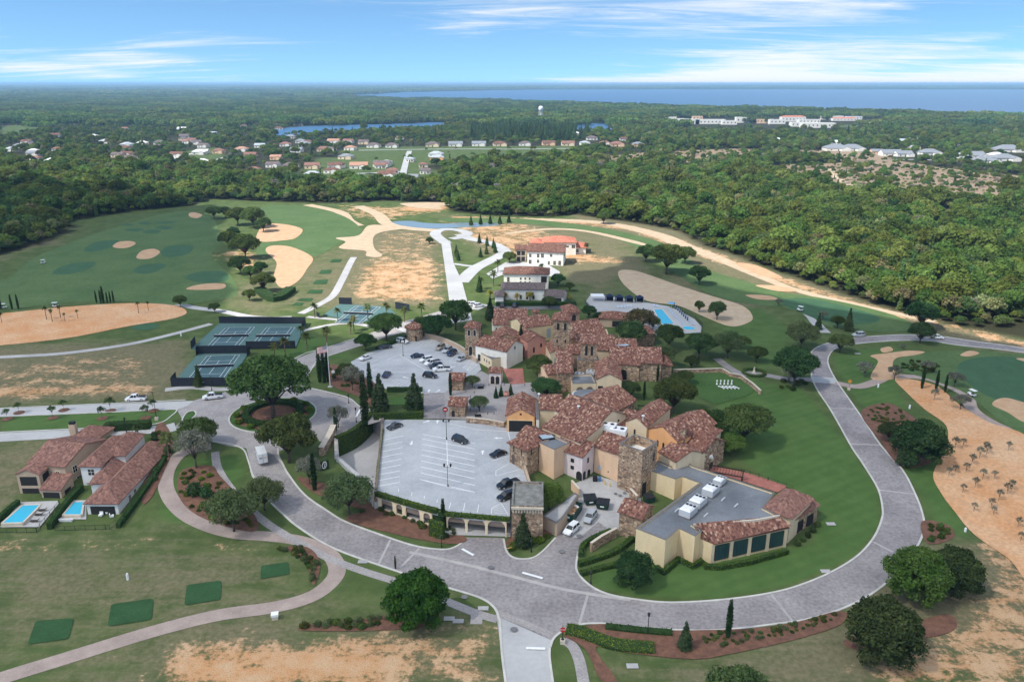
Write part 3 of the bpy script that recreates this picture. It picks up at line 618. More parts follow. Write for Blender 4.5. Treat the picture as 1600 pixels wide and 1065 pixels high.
def trunk(puffs, base, r0, lean=0, forks=None):
    mb = MB(); top = Vector((lean, 0, base)); mb.tube((0, 0, -.3), top, r0, r0 * .72, 8)
    for p, s in (puffs if forks is None else puffs[:forks]):
        e = Vector(p); m = top.lerp(e, .5) + Vector((0, 0, .1 * (e - top).length))
        mb.tube(top, m, r0 * .42, r0 * .25, 5); mb.tube(m, e, r0 * .25, r0 * .08, 5)
    return mb
def make(kind, puffs, n, size, leaf, base, r0, width, seed, **kw):
    cm = leaf_mesh(kind + '_crown', leaves(puffs, n, size, seed=seed, **kw), MAT[leaf]); tm = trunk(puffs, base, r0).mesh(kind + '_trunk', MAT['bark'], True)
    PROTO[kind] = (cm, tm, width)
make('oak', dome(7, 10.5, 2.4, 36, 1, (.17, .33)), 14000, .25, 'leaf_oak', 2.4, .42, 14, 1)
make('oak_b', dome(7, 11.5, 1.8, 34, 2, (.18, .35)), 14000, .25, 'leaf_oak', 2.4, .42, 14.5, 2)
make('dark_oak', dome(7, 11.5, 1.2, 36, 3, (.17, .34)), 14000, .25, 'leaf_dark', 2.2, .42, 14, 3)
make('bright_tree', dome(6, 10.5, 1.2, 24, 4, (.30, .44)), 13000, .24, 'leaf_bright', 2, .3, 12.5, 4)
leafmat('leaf_dense', (.026, .066, .012), (.056, .120, .020), .25, .02, .12)
make('dense_tree', dome(6, 12.0, .5, 44, 5, (.17, .33)) + dome(5.6, 7.0, -.8, 26, 29, (.17, .3)) + [((0, 0, 6.0), (3.6, 3.6, 3.6))], 19000, .27, 'leaf_dense', 2, .35, 12.3, 5)
make('bush_tree', dome(7, 12.5, .3, 46, 23, (.17, .33)) + dome(6.6, 7.0, -.8, 26, 27, (.16, .3)), 21000, .26, 'leaf_dark', 2, .4, 14, 23)
make('bush_bright', dome(7, 12.5, .3, 46, 24, (.17, .33)) + dome(6.4, 7.0, -.8, 26, 28, (.16, .3)), 21000, .26, 'leaf_bright', 2, .4, 14, 24)
make('olive_tree', dome(3.2, 5.2, 1.4, 11, 6, (.24, .36)), 1900, .17, 'leaf_olive', 1.3, .16, 6.4, 6, shell=.3)
make('olive_sapling', dome(2.6, 5.4, 1.9, 9, 36, (.26, .4)), 1000, .15, 'leaf_olive', 1.9, .1, 5.4, 36, shell=.1)
make('willow_tree', dome(5, 8.5, 1.2, 20, 7, (.30, .42)), 10000, .19, 'leaf_willow', 1.8, .24, 10.3, 7, shell=.4)
make('sapling', dome(1.7, 4.4, 1.7, 8, 8, (.36, .5)), 420, .19, 'leaf_oak', 1.8, .06, 3.6, 8, shell=.3)
make('bare_tree', dome(3, 7, 1.5, 14, 9, (.3, .4)), 900, .12, 'leaf_bare', 1.6, .12, 6, 9, shell=.1)
make('russet_tree', dome(6, 9, 2, 18, 10, (.32, .44)), 4200, .32, 'leaf_russet', 2, .3, 12, 10, shell=.35)
cone = [((q_.uniform(-.3, .3), q_.uniform(-.3, .3), 1.2 + i * .62), (max(.5, 3.1 * (1 - i / 17.5)) * q_.uniform(.85, 1.1),) * 2 + (.75,)) for q_ in [random.Random(3)] for i in range(17)]
make('magnolia', cone, 4200, .30, 'leaf_magnolia', 1.0, .16, 6.3, 11, shell=.6)
con2 = [((0, 0, .7 + i * .45), (max(.3, 1.6 * (1 - i / 14.5)),) * 2 + (.5,)) for i in range(14)]
make('conifer', con2, 2200, .2, 'leaf_dark', .6, .12, 3.2, 12, shell=.5)
col = [((0, 0, .5 + i * .6), ((.30 + .55 * math.sin(math.pi * min(.93, (i + 2.2) / 19.5)) ** .8),) * 2 + (.55,)) for i in range(18)]
make('cypress', col, 2600, .17, 'leaf_cypress', .5, .14, 1.75, 13, shell=.6, up=.4)
sh = [((0, 0, .45), (.9, .9, .55)), ((.35, .2, .55), (.5, .5, .4)), ((-.3, -.3, .5), (.55, .5, .45))]
make('shrub', sh, 620, .13, 'leaf_shrub', .2, .04, 1.9, 14)
make('grass_clump', [((0, 0, .4), (.7, .7, .6))], 420, .2, 'leaf_willow', .2, .04, 1.5, 15, shell=.2, aspect=.18)
make('round_bush', [((0, 0, .95), (1.1, 1.1, 1.15))], 1500, .13, 'leaf_dark', .3, .06, 2.3, 16)
make('yellow_bush', [((0, 0, .5), (1.0, 1.0, .6))], 900, .13, 'leaf_hedge', .2, .05, 2.1, 17)
def make_palm(kind, leaf, th, nf, fl, seed, droop=1.0, wid=.5):
    q = random.Random(seed); mb = MB()
    for i in range(nf):
        a = 2.39996 * i; el = R(q.uniform(-25, 72)); p = Vector((0, 0, th)); d0 = Vector((math.cos(a) * math.cos(el), math.sin(a) * math.cos(el), math.sin(el)))
        side = Vector((-math.sin(a), math.cos(a), 0)); pts = []
        for k in range(7):
            t = k / 6; pts.append(p + d0 * fl * t + Vector((0, 0, -droop * fl * .42 * t * t)))
        for k in range(6):
            w0, w1 = (math.sin(math.pi * min(1, t + .12)) * wid for t in (k / 6, (k + 1) / 6))
            dn = Vector((0, 0, -1))
            for sg in (-1, 1):
                o0 = side * sg * w0 + dn * w0 * .45; o1 = side * sg * w1 + dn * w1 * .45
                mb.add([pts[k], pts[k + 1], pts[k + 1].lerp(pts[k], .25) + o1, pts[k] + o0 * .9], [(0, 1, 2, 3)])
    tm = MB().lathe([(.30, -.3), (.24, .5), (.2, th * .6), (.22, th - .3), (.36, th), (.2, th + .4)], 9)
    PROTO[kind] = (mb.mesh(kind + '_crown', MAT[leaf]), tm.mesh(kind + '_trunk', MAT['palm_bark'], True), fl * 1.75)
make_palm('palm', 'leaf_palm', 6.0, 30, 2.9, 1)
make_palm('tall_palm', 'leaf_palm', 8.0, 26, 2.4, 2)
make_palm('gold_palm', 'leaf_gold', 3.0, 22, 2.3, 3)

NAME = dict(oak='oak_tree', oak_b='oak_tree', dark_oak='oak_tree', bright_tree='leafy_tree', dense_tree='leafy_tree', bush_tree='leafy_tree', bush_bright='leafy_tree', olive_tree='olive_tree', olive_sapling='olive_tree', willow_tree='leafy_tree', sapling='young_tree', bare_tree='bare_tree', russet_tree='leafy_tree', magnolia='magnolia_tree', conifer='conifer_tree', cypress='cypress_tree', shrub='shrub', grass_clump='ornamental_grass', round_bush='round_bush', yellow_bush='low_bush', palm='palm_tree', tall_palm='palm_tree', gold_palm='palm_tree')
def plant(kind, p, scale, rz, label, cat, group=None, hs=1.0, parts=True):
    cm, tm, w = PROTO[kind]
    if parts:
        t = thing(NAME[kind], label, cat, p, rz, group, (scale, scale, scale * hs))
        obj('crown', cm, t); obj('trunk', tm, t)
    else:
        t = obj(NAME[kind], cm, None, p, rz); t.scale = (scale, scale, scale * hs); tag(t, label, cat, group)
    return t
qq = random.Random(21)
def tree(kind, bx, by, wpx, label, group=None, hs=1.0, cat='tree', z=None, parts=True):
    p = G(bx, by) if z is None else W(bx, by, z)
    return plant(kind, p, wpx / ppm(p) / PROTO[kind][2], qq.uniform(0, 6.28), label, cat, group, hs, parts)

tree('oak', 428, 653, 134, 'huge spreading oak in the middle of the roundabout')
tree('oak_b', 452, 722, 100, 'large dark oak beside the road just south of the roundabout')
tree('oak', 312, 700, 66, 'rounded oak beside the cart path opposite the roundabout')
tree('olive_tree', 307, 731, 64, 'grey green olive tree at the top of the curving cart path', hs=1.25)
tree('willow_tree', 366, 830, 88, 'pale green feathery tree in the bed between cart path and road')
tree('willow_tree', 414, 797, 66, 'smaller pale green tree beside the stone sidewalk')
tree('willow_tree', 546, 803, 82, 'broad grey green tree by the corner of the ivy covered garage')
tree('olive_tree', 484, 756, 46, 'grey olive tree beside the road near the ivy wall sign', hs=1.25)
tree('olive_tree', 529, 668, 38, 'olive tree beside a cypress at the roundabout edge', hs=1.2)
tree('olive_tree', 551, 610, 38, 'grey olive tree near the flagpole', hs=1.3)
tree('dark_oak', 542, 595, 36, 'round dark green tree behind the flagpole')
tree('oak', 604, 532, 58, 'oak beside the upper parking lot entrance near the round tower')
tree('oak_b', 712, 515, 62, 'large green tree north of the upper parking lot wall')
tree('dark_oak', 684, 531, 52, 'dark tree behind the upper parking lot wall')
tree('oak', 742, 525, 26, 'small tree beside the bell tower')
tree('oak_b', 572, 548, 36, 'green tree at the corner hedge of the upper lot')
tree('willow_tree', 738, 606, 26, 'pale tree beside the little arched gate building', z=4)
tree('dark_oak', 660, 520, 34, 'dark tree right behind the round stone tower')
tree('oak', 1070, 600, 30, 'green tree at the near corner of the croquet lawn')
tree('oak_b', 1098, 668, 40, 'oak behind the roofs of the east wing')
tree('bright_tree', 1020, 515, 26, 'light green tree between pool and pool house')
tree('dark_oak', 935, 505, 22, 'dark tree at the end of the red roofed pool bar')
tree('oak', 858, 482, 26, 'green tree behind the north edge roofs')
tree('oak_b', 1160, 545, 28, 'rounded tree on the slope above the circular hedge')
tree('dark_oak', 1080, 575, 26, 'dark tree behind the terrace wall of the croquet lawn')
tree('oak_b', 842, 592, 50, 'tall tree in the courtyard below the pink gable', z=4)
tree('dark_oak', 853, 622, 52, 'dark bushy tree in front of the rubble stone tower', z=4, hs=.8)
tree('willow_tree', 749, 643, 33, 'rounded courtyard tree among the bollards', z=4)
tree('bright_tree', 858, 797, 50, 'bright leafy tree behind the square flat topped stone tower', hs=1.15)
tree('magnolia', 817, 853, 32, 'young magnolia standing in front of the flat topped stone tower')
tree('dense_tree', 653, 976, 104, 'big dense round tree on the grass south of the main road')
tree('bush_tree', 990, 914, 68, 'dark tree at the corner hedge of the flat roofed building')
tree('bush_tree', 1376, 1028, 122, 'very large dark green tree, the biggest of the group outside the road bend')
tree('bush_bright', 1425, 937, 104, 'light green tree in the middle of the group outside the road bend')
tree('bush_tree', 1486, 925, 90, 'dark tree at the sandy end of the group outside the road bend')
tree('dark_oak', 1148, 1150, 140, 'dark tree whose top rises into the south edge of the lawn')
tree('magnolia', 1070, 1013, 27, 'young magnolia in the mulch bed along the south kerb')
tree('bush_tree', 1432, 724, 86, 'dense oak between the road and the sandy waste area')
tree('dark_oak', 1388, 690, 40, 'smaller dark tree beside the oak in the mulch bed east of the road')
tree('magnolia', 1412, 727, 28, 'magnolia in front of the oak at the edge of the sandy waste area')
tree('oak_b', 1052, 645, 74, 'green tree in front of the pergola beside the croquet lawn')
tree('oak', 1162, 695, 88, 'large oak on the lawn slope beside the east wing')
tree('oak_b', 1118, 690, 66, 'oak next to the stone walled east wing')
tree('bright_tree', 1142, 712, 46, 'lighter tree at the foot of the east wing oaks')
tree('dark_oak', 1240, 603, 78, 'large dark oak beside the crossing on the ring road')
tree('bare_tree', 1231, 606, 30, 'leafless pale grey tree in front of the oak at the crossing', hs=1.2)
tree('willow_tree', 1136, 560, 54, 'pale green tree on the slope below the swimming pool')
tree('willow_tree', 1251, 545, 54, 'pale green tree beside the bend of the cart path')
tree('oak', 1312, 551, 40, 'oak at the inside of the road corner')
tree('dark_oak', 1437, 536, 42, 'dark tree between the lawn and the far road')
tree('dark_oak', 1438, 513, 54, 'dark tree on the far side of the road')
tree('oak', 1182, 566, 34, 'small rounded tree near the circular planting bed')
tree('conifer', 1325, 517, 17, 'small dark conifer beside the golf green')
tree('conifer', 1278, 515, 13, 'slim dark conifer beside the cart path')
tree('oak', 1308, 512, 26, 'low rounded tree beside the golf green')
tree('dark_oak', 1092, 560, 52, 'dark tree behind the pool terrace wall')
tree('oak_b', 1044, 545, 52, 'green tree at the near end of the swimming pool')
tree('dark_oak', 984, 543, 54, 'dark spreading tree over the clubhouse roofs')
tree('russet_tree', 1000, 520, 50, 'tree with russet leaves beside the pool pavilion')
tree('willow_tree', 1033, 575, 48, 'grey green tree against the long clubhouse roof')
tree('dark_oak', 985, 622, 34, 'dark tree in the walled garden beside the cream gable')
tree('dark_oak', 1120, 500, 30, 'dark cone of foliage at the corner of the pool deck', hs=1.3)
tree('dark_oak', 1092, 488, 18, 'small dark tree beside the pool loungers', hs=1.3)
tree('dark_oak', 920, 497, 26, 'palm green shrubbery tree beside the pool gate')
tree('oak_b', 1041, 428, 62, 'broad oak on the golf slope above the pool')
tree('dark_oak', 1009, 409, 34, 'smaller dark oak at the end of the golf slope group')
tree('oak', 1070, 412, 36, 'oak at the fairway side of the golf slope group')
tree('dark_oak', 1092, 445, 38, 'lone round oak beside the golf cart path')
tree('oak', 943, 350, 25, 'lone oak on the sandy track by the wood')
tree('dark_oak', 671, 381, 13, 'lone small tree on the bare grassy lot')
tree('oak', 796, 411, 24, 'rounded tree at the end of the driveway by the white house')
tree('oak', 282, 479, 24, 'lone tree beside the practice range path')
tree('dark_oak', 336, 488, 20, 'small round tree at the path junction')
for i, (x, y, w) in enumerate([(352, 340, 20), (372, 352, 34), (397, 356, 38), (412, 362, 26), (358, 388, 32), (384, 404, 46), (376, 428, 34), (392, 436, 26), (412, 456, 36), (408, 428, 22), (335, 342, 24), (390, 470, 22), (365, 372, 20)]):
    tree(['dark_oak', 'oak', 'oak_b'][i % 3], x, y, w * 1.1, ['dark green tree', 'flat topped spreading tree', 'tall rounded tree'][i % 3] + ' in the belt between the practice range and the fairway', ['dark', 'spreading', 'rounded'][i % 3] + ' trees between range and fairway')
for i, (x, y, h) in enumerate([(151, 473, 20), (158, 474, 22), (162, 474, 28), (168, 473, 18), (173, 473, 19), (178, 473, 20), (2, 484, 22), (19, 483, 24), (29, 483, 24)]):
    p = G(x, y); k = h / ppm(p) / .97 / 11.5
    plant('cypress', p, k, 0, 'dark cypress in the row behind the orange sand', 'tree', 'cypresses behind the sand')
for x, y, h, lab in ((571, 668, 82, 'tallest cypress beside the start of the ivy wall'), (579, 622, 56, 'cypress beside the magnolias of the upper lot'), (500, 597, 50, 'cypress beside the flagpole, next to the olive tree'), (507, 598, 50, 'middle cypress of the three beside the flagpole'), (513, 596, 46, 'cypress closest to the flagpole'),
                     (525, 674, 38, 'short cypress in front of the olive at the roundabout'), (492, 766, 60, 'cypress in the mulch beside the olive tree by the road'), (693, 828, 52, 'cypress against the arches of the garage'), (1137, 996, 66, 'tall slim cypress in the mulch bed along the south kerb'), (618, 888, 22, 'thin cypress tip behind the big round tree'),
                     (1440, 607, 34, 'double cypress at the edge of the waste sand'), (1462, 610, 32, 'middle cypress on the waste sand'), (1476, 613, 28, 'cypress nearest the cart on the waste sand'), (704, 618, 36, 'cypress in front of the upper gatehouse'), (1006, 625, 30, 'cypress beside the garden stair'), (814, 552, 44, 'tall cypress beside the white gabled chapel'), (1027, 596, 26, 'small cypress in front of the long stone wall')):
    p = G(x, y); k = h / ppm(p) / .93 / 11.2; plant('cypress', p, k, 0, lab, 'tree')
tree('magnolia', 594, 643, 34, 'tall magnolia beside the cypress below the upper lot'); tree('magnolia', 648, 643, 34, 'tall magnolia beside the lane to the upper lot')
tree('magnolia', 766, 500, 20, 'dark conical tree behind the stone bell tower')
for x, y, w in [(12, 655, 13), (30, 645, 13), (83, 653, 15), (100, 641, 13), (160, 654, 15), (173, 642, 17), (228, 653, 16), (240, 642, 14)]:
    tree('sapling', x, y, w, 'young street tree with a mulch ring in the verge', 'young street trees', hs=1.15)
    c = G(x, y); patch('mulch_ring', circle(c, 1.5, 14), MAT['mulch'], .06, smooth=False, world_pts=True)
for x, y, w in [(1492, 697, 15), (1484, 705, 12), (1504, 695, 12), (1509, 734, 13), (1482, 740, 12), (1492, 735, 11), (1518, 722, 14), (1530, 712, 15), (1541, 706, 14), (1553, 745, 12), (1535, 745, 14), (1523, 758, 14), (1504, 766, 12), (1548, 790, 14), (1560, 778, 15), (1573, 768, 15), (1580, 762, 14), (1521, 795, 12), (1590, 820, 14), (1552, 800, 11), (1540, 700, 12), (1575, 700, 12), (1594, 842, 13), (1459, 622, 15)]:
    tree('olive_sapling', x, y + 4, w, 'small grey olive sapling planted in the bare orange sand', 'olive saplings on the sand', hs=1.35)
for x, y, w, lab in ((1350, 588, 30, 'round grey olive bush on the corner lawn'), (1397, 592, 26, 'olive bush where the path meets the sand'), (1500, 640, 32, 'olive tree at the end of the cart path bend'), (1491, 604, 30, 'grey olive beside the three cypresses'), (1448, 582, 24, 'olive bush at the green side of the scrub'), (1216, 478, 14, 'small grey olive by the golf cart path'), (1285, 500, 18, 'grey bush beside the golf green'), (1410, 545, 10, 'small grey bush beside the far road')):
    tree('olive_tree', x, y, w, lab)
pl = 'palm tree on the lawn around the tennis courts'
for x, y, w in [(480, 546, 20), (511, 540, 22), (446, 556, 22), (430, 562, 20), (492, 496, 17), (528, 502, 16), (553, 517, 18), (575, 500, 19), (604, 497, 18), (632, 503, 18), (659, 500, 20), (548, 522, 15), (471, 530, 16)]:
    tree('palm', x, y, w, pl, 'palms around the courts')
for x, y, w in [(73, 499, 10), (82, 503, 10), (95, 497, 10), (102, 503, 7), (122, 498, 7), (217, 490, 9), (232, 485, 7), (3, 504, 8)]:
    tree('tall_palm', x, y, w, 'small palm standing in the orange waste sand', 'palms on the orange sand')
tree('palm', 264, 714, 30, 'palm at the corner of the white villa'); tree('palm', 218, 690, 22, 'palm behind the roof of the white villa')
for x, y, w in [(771, 447, 18), (752, 452, 14), (778, 425, 14), (846, 428, 12), (916, 396, 12)]: tree('palm', x, y, w, 'palm in the gardens of the northern houses', 'palms by the northern houses')
for x, y, w in [(766, 468, 16), (789, 470, 14), (808, 471, 14), (828, 470, 15), (848, 468, 14), (868, 468, 13), (888, 470, 12)]: tree('gold_palm', x, y, w, 'yellowish palm along the hedge below the grey roofed house', 'yellowish palms by the grey house')
tree('dark_oak', 872, 448, 26, 'large tropical bush beside the brown roofed house'); tree('dark_oak', 890, 455, 18, 'dark bush at the garden corner of the grey roofed house')
for x, y in [(713, 398), (714, 402), (716, 407), (749, 380), (761, 384), (771, 388), (774, 395), (760, 397), (751, 402), (736, 352), (751, 351), (766, 350), (781, 350), (795, 348)]: tree('conifer', x, y, 7.5, 'small conifer planted beside the northern road', 'young conifers by the northern road')
tree('conifer', 749, 456, 12, 'dark conifer in front of the grey roofed house'); tree('conifer', 311, 604, 17, 'conifer in front of the tennis fence')

# ------------------------------------------------------------------ hedges
def hedge(px, w, h, label, mat='leaf_hedge', z=None, name='clipped_hedge', closed=False, smooth=True, top_only=False, dens=26, world_pts=False, group=None):
    pts = px if world_pts else [G(*p) if z is None else W(p[0], p[1], z) for p in px]
    zz = [p[2] for p in pts]
    P = catmull(pts, closed, 6) if smooth else [Vector((p[0], p[1], 0)) for p in pts]
    ZZ = np.interp(np.linspace(0, 1, len(P)), np.linspace(0, 1, len(zz)), zz); o = P[0].copy(); o.z = ZZ[0]
    bm = bmesh.new(); rows = []; m = len(P); r = np.random.default_rng(len(px) * 7 + int(abs(o.x))); V = []
    for i, p in enumerate(P):
        a = P[i - 1] if (i or closed) else p; b = P[(i + 1) % m] if (i < m - 1 or closed) else p
        d = (b - a).normalized(); n = Vector((-d.y, d.x, 0)); zb = ZZ[i] - o.z
        q = p - Vector((o.x, o.y, 0))
        rows.append([bm.verts.new((q + n * w * .45 * s) + Vector((0, 0, zb + zz_))) for s, zz_ in ((1, -.1), (1, h * .93), (-1, h * .93), (-1, -.1))])
    for i in range(m if closed else m - 1):
        A, B = rows[i], rows[(i + 1) % m]; L_ = (B[0].co - A[0].co).length
        for k in range(3): bm.faces.new((A[k], A[k + 1], B[k + 1], B[k]))
        for k, (s0, s1) in enumerate(((0, 1), (1, 2), (2, 3))):
            c = int(dens * L_ * (w if k == 1 else h))
            t, u = r.random((c, 1)), r.random((c, 1))
            a0, a1, b0, b1 = (np.array(v.co) for v in (A[s0], A[s1], B[s0], B[s1]))
            pos = (a0 * (1 - u) + a1 * u) * (1 - t) + (b0 * (1 - u) + b1 * u) * t
            nn = np.cross(a1 - a0, b0 - a0); nn = -nn / max(1e-6, np.linalg.norm(nn)); V.append((pos, np.repeat(nn[None], c, 0)))
    if not closed: bm.faces.new(rows[0][::-1]); bm.faces.new(rows[-1])
    bmesh.ops.recalc_face_normals(bm, faces=bm.faces)
    t = thing(name, label, 'hedge', o, 0, group); bm_obj('hedge_core', bm, MAT['hedge_core'], t, None)
    pos = np.concatenate([v[0] for v in V]); nn = np.concatenate([v[1] for v in V]); n = len(pos)
    nn = nn + .7 * r.normal(size=nn.shape); nn /= np.linalg.norm(nn, axis=1)[:, None]
    a = np.cross(nn, r.normal(size=nn.shape)); a /= np.linalg.norm(a, axis=1)[:, None]; b = np.cross(nn, a); s = .16 * (.6 + .9 * r.random((n, 1)))
    pos = pos + .06 * r.normal(size=pos.shape)
    obj('foliage', leaf_mesh('hedge_foliage', np.stack([pos - a * s, pos + b * s * .6, pos + a * s, pos - b * s * .6], 1).reshape(-1, 3), MAT[mat]), t)
    return t
plain('hedge_core', (.022, .05, .012), .95, .3, 2)
DZ = 4.0
hedge([(526, 713), (541, 706), (556, 698), (570, 686), (583, 671)], 1.4, 6.2, 'tall curved ivy covered wall above the sunken court', z=-1.0)
hedge([(584, 655), (620, 654), (662, 652)], 1.2, 2.0, 'straight clipped hedge along the north end of the parking deck', z=DZ)
hedge([(598, 672), (592, 720), (588, 760)], .5, .7, 'low ivy strip on the west wall of the parking deck', z=DZ)
hedge([(588, 773), (640, 789), (684, 801)], 1.1, 1.0, 'ivy along the top of the arched garage wall, curved part', z=DZ)
hedge([(685, 803), (740, 808), (797, 813)], .9, .8, 'ivy along the top of the garage entrance wall', z=DZ)
hedge([(588, 546), (612, 537), (636, 528)], .9, 1.0, 'hedge along the west side of the upper parking lot', 'leaf_hedge_dark', z=DZ)
hedge([(605, 612), (640, 612), (660, 612)], 1.0, 1.6, 'dark hedge between upper lot and turning lawn', 'leaf_hedge_dark', z=DZ)
hedge([(907, 870), (911, 855), (930, 842), (955, 832)], 1.0, 1.1, 'topmost clipped hedge row beside the delivery drive')
hedge([(904, 884), (930, 876), (965, 862), (992, 840)], 1.2, 1.1, 'middle clipped hedge row beside the delivery drive')
hedge([(907, 899), (935, 891), (965, 884)], 1.1, 1.0, 'lowest clipped hedge row beside the delivery drive')
hedge([(1025, 889), (1037, 897), (1045, 889), (1061, 877), (1083, 888), (1095, 879), (1103, 888), (1125, 889), (1170, 881), (1230, 864)], 1.0, 1.1, 'clipped hedge zigzagging along the front of the flat roofed building', smooth=False)
hedge([tuple(p) [:2] + (hgt(p.y),) for p in circle(RC, 7.6, 30)], 2.2, 1.2, 'dark ring hedge around the roundabout oak', 'leaf_hedge_dark', closed=True, smooth=False, world_pts=True)
hedge([(30, 788), (10, 805), (-8, 822)], 1.0, 1.5, 'dark hedge along the outer side of the beige villa pool', 'leaf_hedge_dark')
hedge([(128, 765), (105, 790), (78, 827)], 1.2, 1.6, 'dark hedge between the two villa pools', 'leaf_hedge_dark')
hedge([(258, 720), (240, 748), (215, 785), (185, 825)], 1.0, 1.2, 'hedge along the long side wall of the white villa', 'leaf_hedge_dark')
hedge([(775, 478), (830, 478), (900, 477)], 2.0, 1.8, 'hedge row in front of the grey roofed house', 'leaf_hedge_dark')
hedge([(165, 672), (200, 670), (236, 668)], 2.6, 2.2, 'tall hedge between the villas and the road', 'leaf_hedge_dark')
hedge([(885, 985), (910, 990), (960, 1008), (1022, 1014)], 3.0, .7, 'broad low yellow green hedge beside the stop sign', 'leaf_hedge')
hedge([(946, 980), (1000, 986), (1050, 990)], 1.6, .6, 'low green hedge strip along the south kerb', 'leaf_hedge_dark')
cp = G(1178, 583)
hedge([tuple(p)[:2] + (cp.z,) for p in circle(cp, 3.4, 20)], 1.2, .7, 'circular hedge around the small fountain statue', 'leaf_hedge', closed=True, smooth=False, world_pts=True)
hedge([(405, 455), (430, 470), (455, 455)], 5.0, 2.4, 'broad hedge mass at the end of the fairway belt', 'leaf_hedge_dark', dens=8)

# ------------------------------------------------------------------ bushes in the beds
gsh = 'bushes in the planting beds'
def bushes(px, n, kinds, w, label, group, seed):
    poly = gp(px); xs = [p[0] for p in poly]; ys = [p[1] for p in poly]; r = random.Random(seed); got = []
    for _ in range(n * 40):
        if len(got) >= n: break
        x, y = r.uniform(min(xs), max(xs)), r.uniform(min(ys), max(ys))
        if not inside(np.array([[x, y]]), poly)[0] or any((x - a) ** 2 + (y - b) ** 2 < (w * .75) ** 2 for a, b in got): continue
        got.append((x, y)); k = r.choice(kinds)
        plant(k, (x, y, hgt(y)), w / PROTO[k][2] * r.uniform(.75, 1.25), r.uniform(0, 6), label, 'bush', group, parts=False)
bushes([(285, 738), (330, 732), (345, 750), (392, 802), (396, 826), (350, 818), (302, 796), (280, 770)], 56, ['shrub', 'yellow_bush'], 1.5, 'low shrub in the mulch bed inside the cart path curve', 'shrubs inside the path curve', 1)
bushes([(432, 858), (470, 855), (498, 878), (490, 912), (480, 880), (455, 864)], 18, ['shrub', 'grass_clump'], 1.5, 'green clump in the crescent bed beside the tee', 'crescent bed shrubs', 2)
bushes([(475, 980), (500, 973), (560, 970), (612, 962), (622, 972), (560, 982)], 22, ['shrub', 'grass_clump'], 1.6, 'shrub in the mulch strip beside the big round tree', 'shrubs by the round tree', 3)
bushes([(1090, 990), (1200, 984), (1305, 960), (1300, 970), (1200, 1000), (1110, 1012)], 46, ['shrub', 'grass_clump'], 1.0, 'small plant in the long mulch bed along the south kerb', 'small plants along the south kerb', 4)
bushes([(1350, 645), (1380, 632), (1405, 640), (1420, 660), (1375, 668)], 30, ['shrub'], 1.2, 'low shrub in the mulch bed east of the ring road', 'shrubs east of the ring road', 5)
bushes([(1442, 818), (1478, 822), (1484, 838), (1452, 846)], 10, ['shrub'], 1.5, 'shrub in the small bed outside the road bend', 'shrubs outside the road bend', 6)
bushes([(560, 800), (600, 805), (690, 838), (712, 842), (720, 830), (680, 822), (610, 795)], 16, ['grass_clump', 'shrub'], 1.7, 'grass clump below the garage arches', 'planting below the garage', 7)
bushes([(798, 858), (845, 850), (862, 835), (845, 838), (806, 846)], 9, ['yellow_bush'], 1.9, 'low rounded bush at the foot of the flat topped tower', 'bushes below the flat tower', 8)
bushes([(515, 575), (555, 585), (585, 603), (585, 635), (560, 615), (520, 600)], 16, ['shrub', 'round_bush'], 1.7, 'bush on the bank between flagpole and magnolias', 'bushes on the flagpole bank', 9)
bushes([(1430, 562), (1470, 572), (1450, 585), (1400, 575)], 30, ['shrub'], 1.6, 'grey green scrub plant beside the golf green', 'scrub beside the golf green', 10)
bushes([(1270, 590), (1215, 598), (1225, 612), (1240, 618)], 8, ['shrub'], 2.0, 'shrub beneath the oak at the crossing', 'shrubs at the crossing', 11)
bushes([(240, 672), (262, 672), (268, 700), (250, 740), (232, 770)], 14, ['shrub', 'round_bush'], 1.7, 'bush along the side of the white villa', 'bushes beside the white villa', 12)
for x, y, w in ((304, 773, 23), (322, 776, 20)): tree('round_bush', x, y, w, 'large rounded dark bush in the bed inside the cart path curve', 'large round bushes', cat='bush')
for x, y in ((1246, 852), (1254, 845), (1262, 839), (1270, 831), (1277, 822)): tree('round_bush', x, y, 10, 'clipped round bush below the red tiled pavilion', 'round bushes below the pavilion', cat='bush')
for k in range(12):
    a = R(30 * k + 10); plant('yellow_bush', (RC.x + 10 * math.cos(a), RC.y + 10 * math.sin(a), 4.1), 1.1, a, 'low yellow green bush on the rim of the roundabout', 'bush', 'bushes on the roundabout rim', parts=False)
# ------------------------------------------------------------------ the woods
fprotos = []
def fp(kind, puffs, n, size, leaf, seed, **kw):
    fprotos.append((leaf_mesh(kind, leaves(puffs, n, size, seed=seed, **kw), MAT[leaf])))
for k in range(4): fp('wood_crown', dome(5.2, 9 + k, 1.0, 17, 40 + k, (.24, .42)), 1500, .52, 'forest_leaf', 40 + k)
for k in range(2): fp('wood_crown', dome(5, 8.5, .8, 15, 50 + k, (.26, .44)), 1400, .52, 'forest_dark', 50 + k)
fp('wood_crown', dome(4.5, 9, 1.2, 11, 60, (.34, .46)), 950, .46, 'forest_pale', 60, shell=.3)
con3 = [((0, 0, 1.5 + i * 1.0), (max(.6, 2.4 * (1 - i / 13.5)),) * 2 + (.9,)) for i in range(12)]
fp('wood_crown', con3, 600, .5, 'forest_dark', 61)
fp('wood_crown', dome(4, 8, 1.2, 10, 62, (.3, .4)), 420, .34, 'leaf_bare', 62, shell=.2)
def lump_patch(seed, size, nt, r0, h0, leaf):
    q = random.Random(seed); V = []
    for i in range(nt):
        x, y, r, h = q.uniform(-.5, .5) * size, q.uniform(-.5, .5) * size, r0 * q.uniform(.7, 1.3), h0 * q.uniform(.8, 1.25)
        V.append(leaves([((x, y, h * .62), (r, r, h * .40))], 90, r * .33, seed=seed * 99 + i, shell=.85, up=.6))
    fprotos.append(leaf_mesh('far_wood', np.concatenate(V), MAT[leaf]))
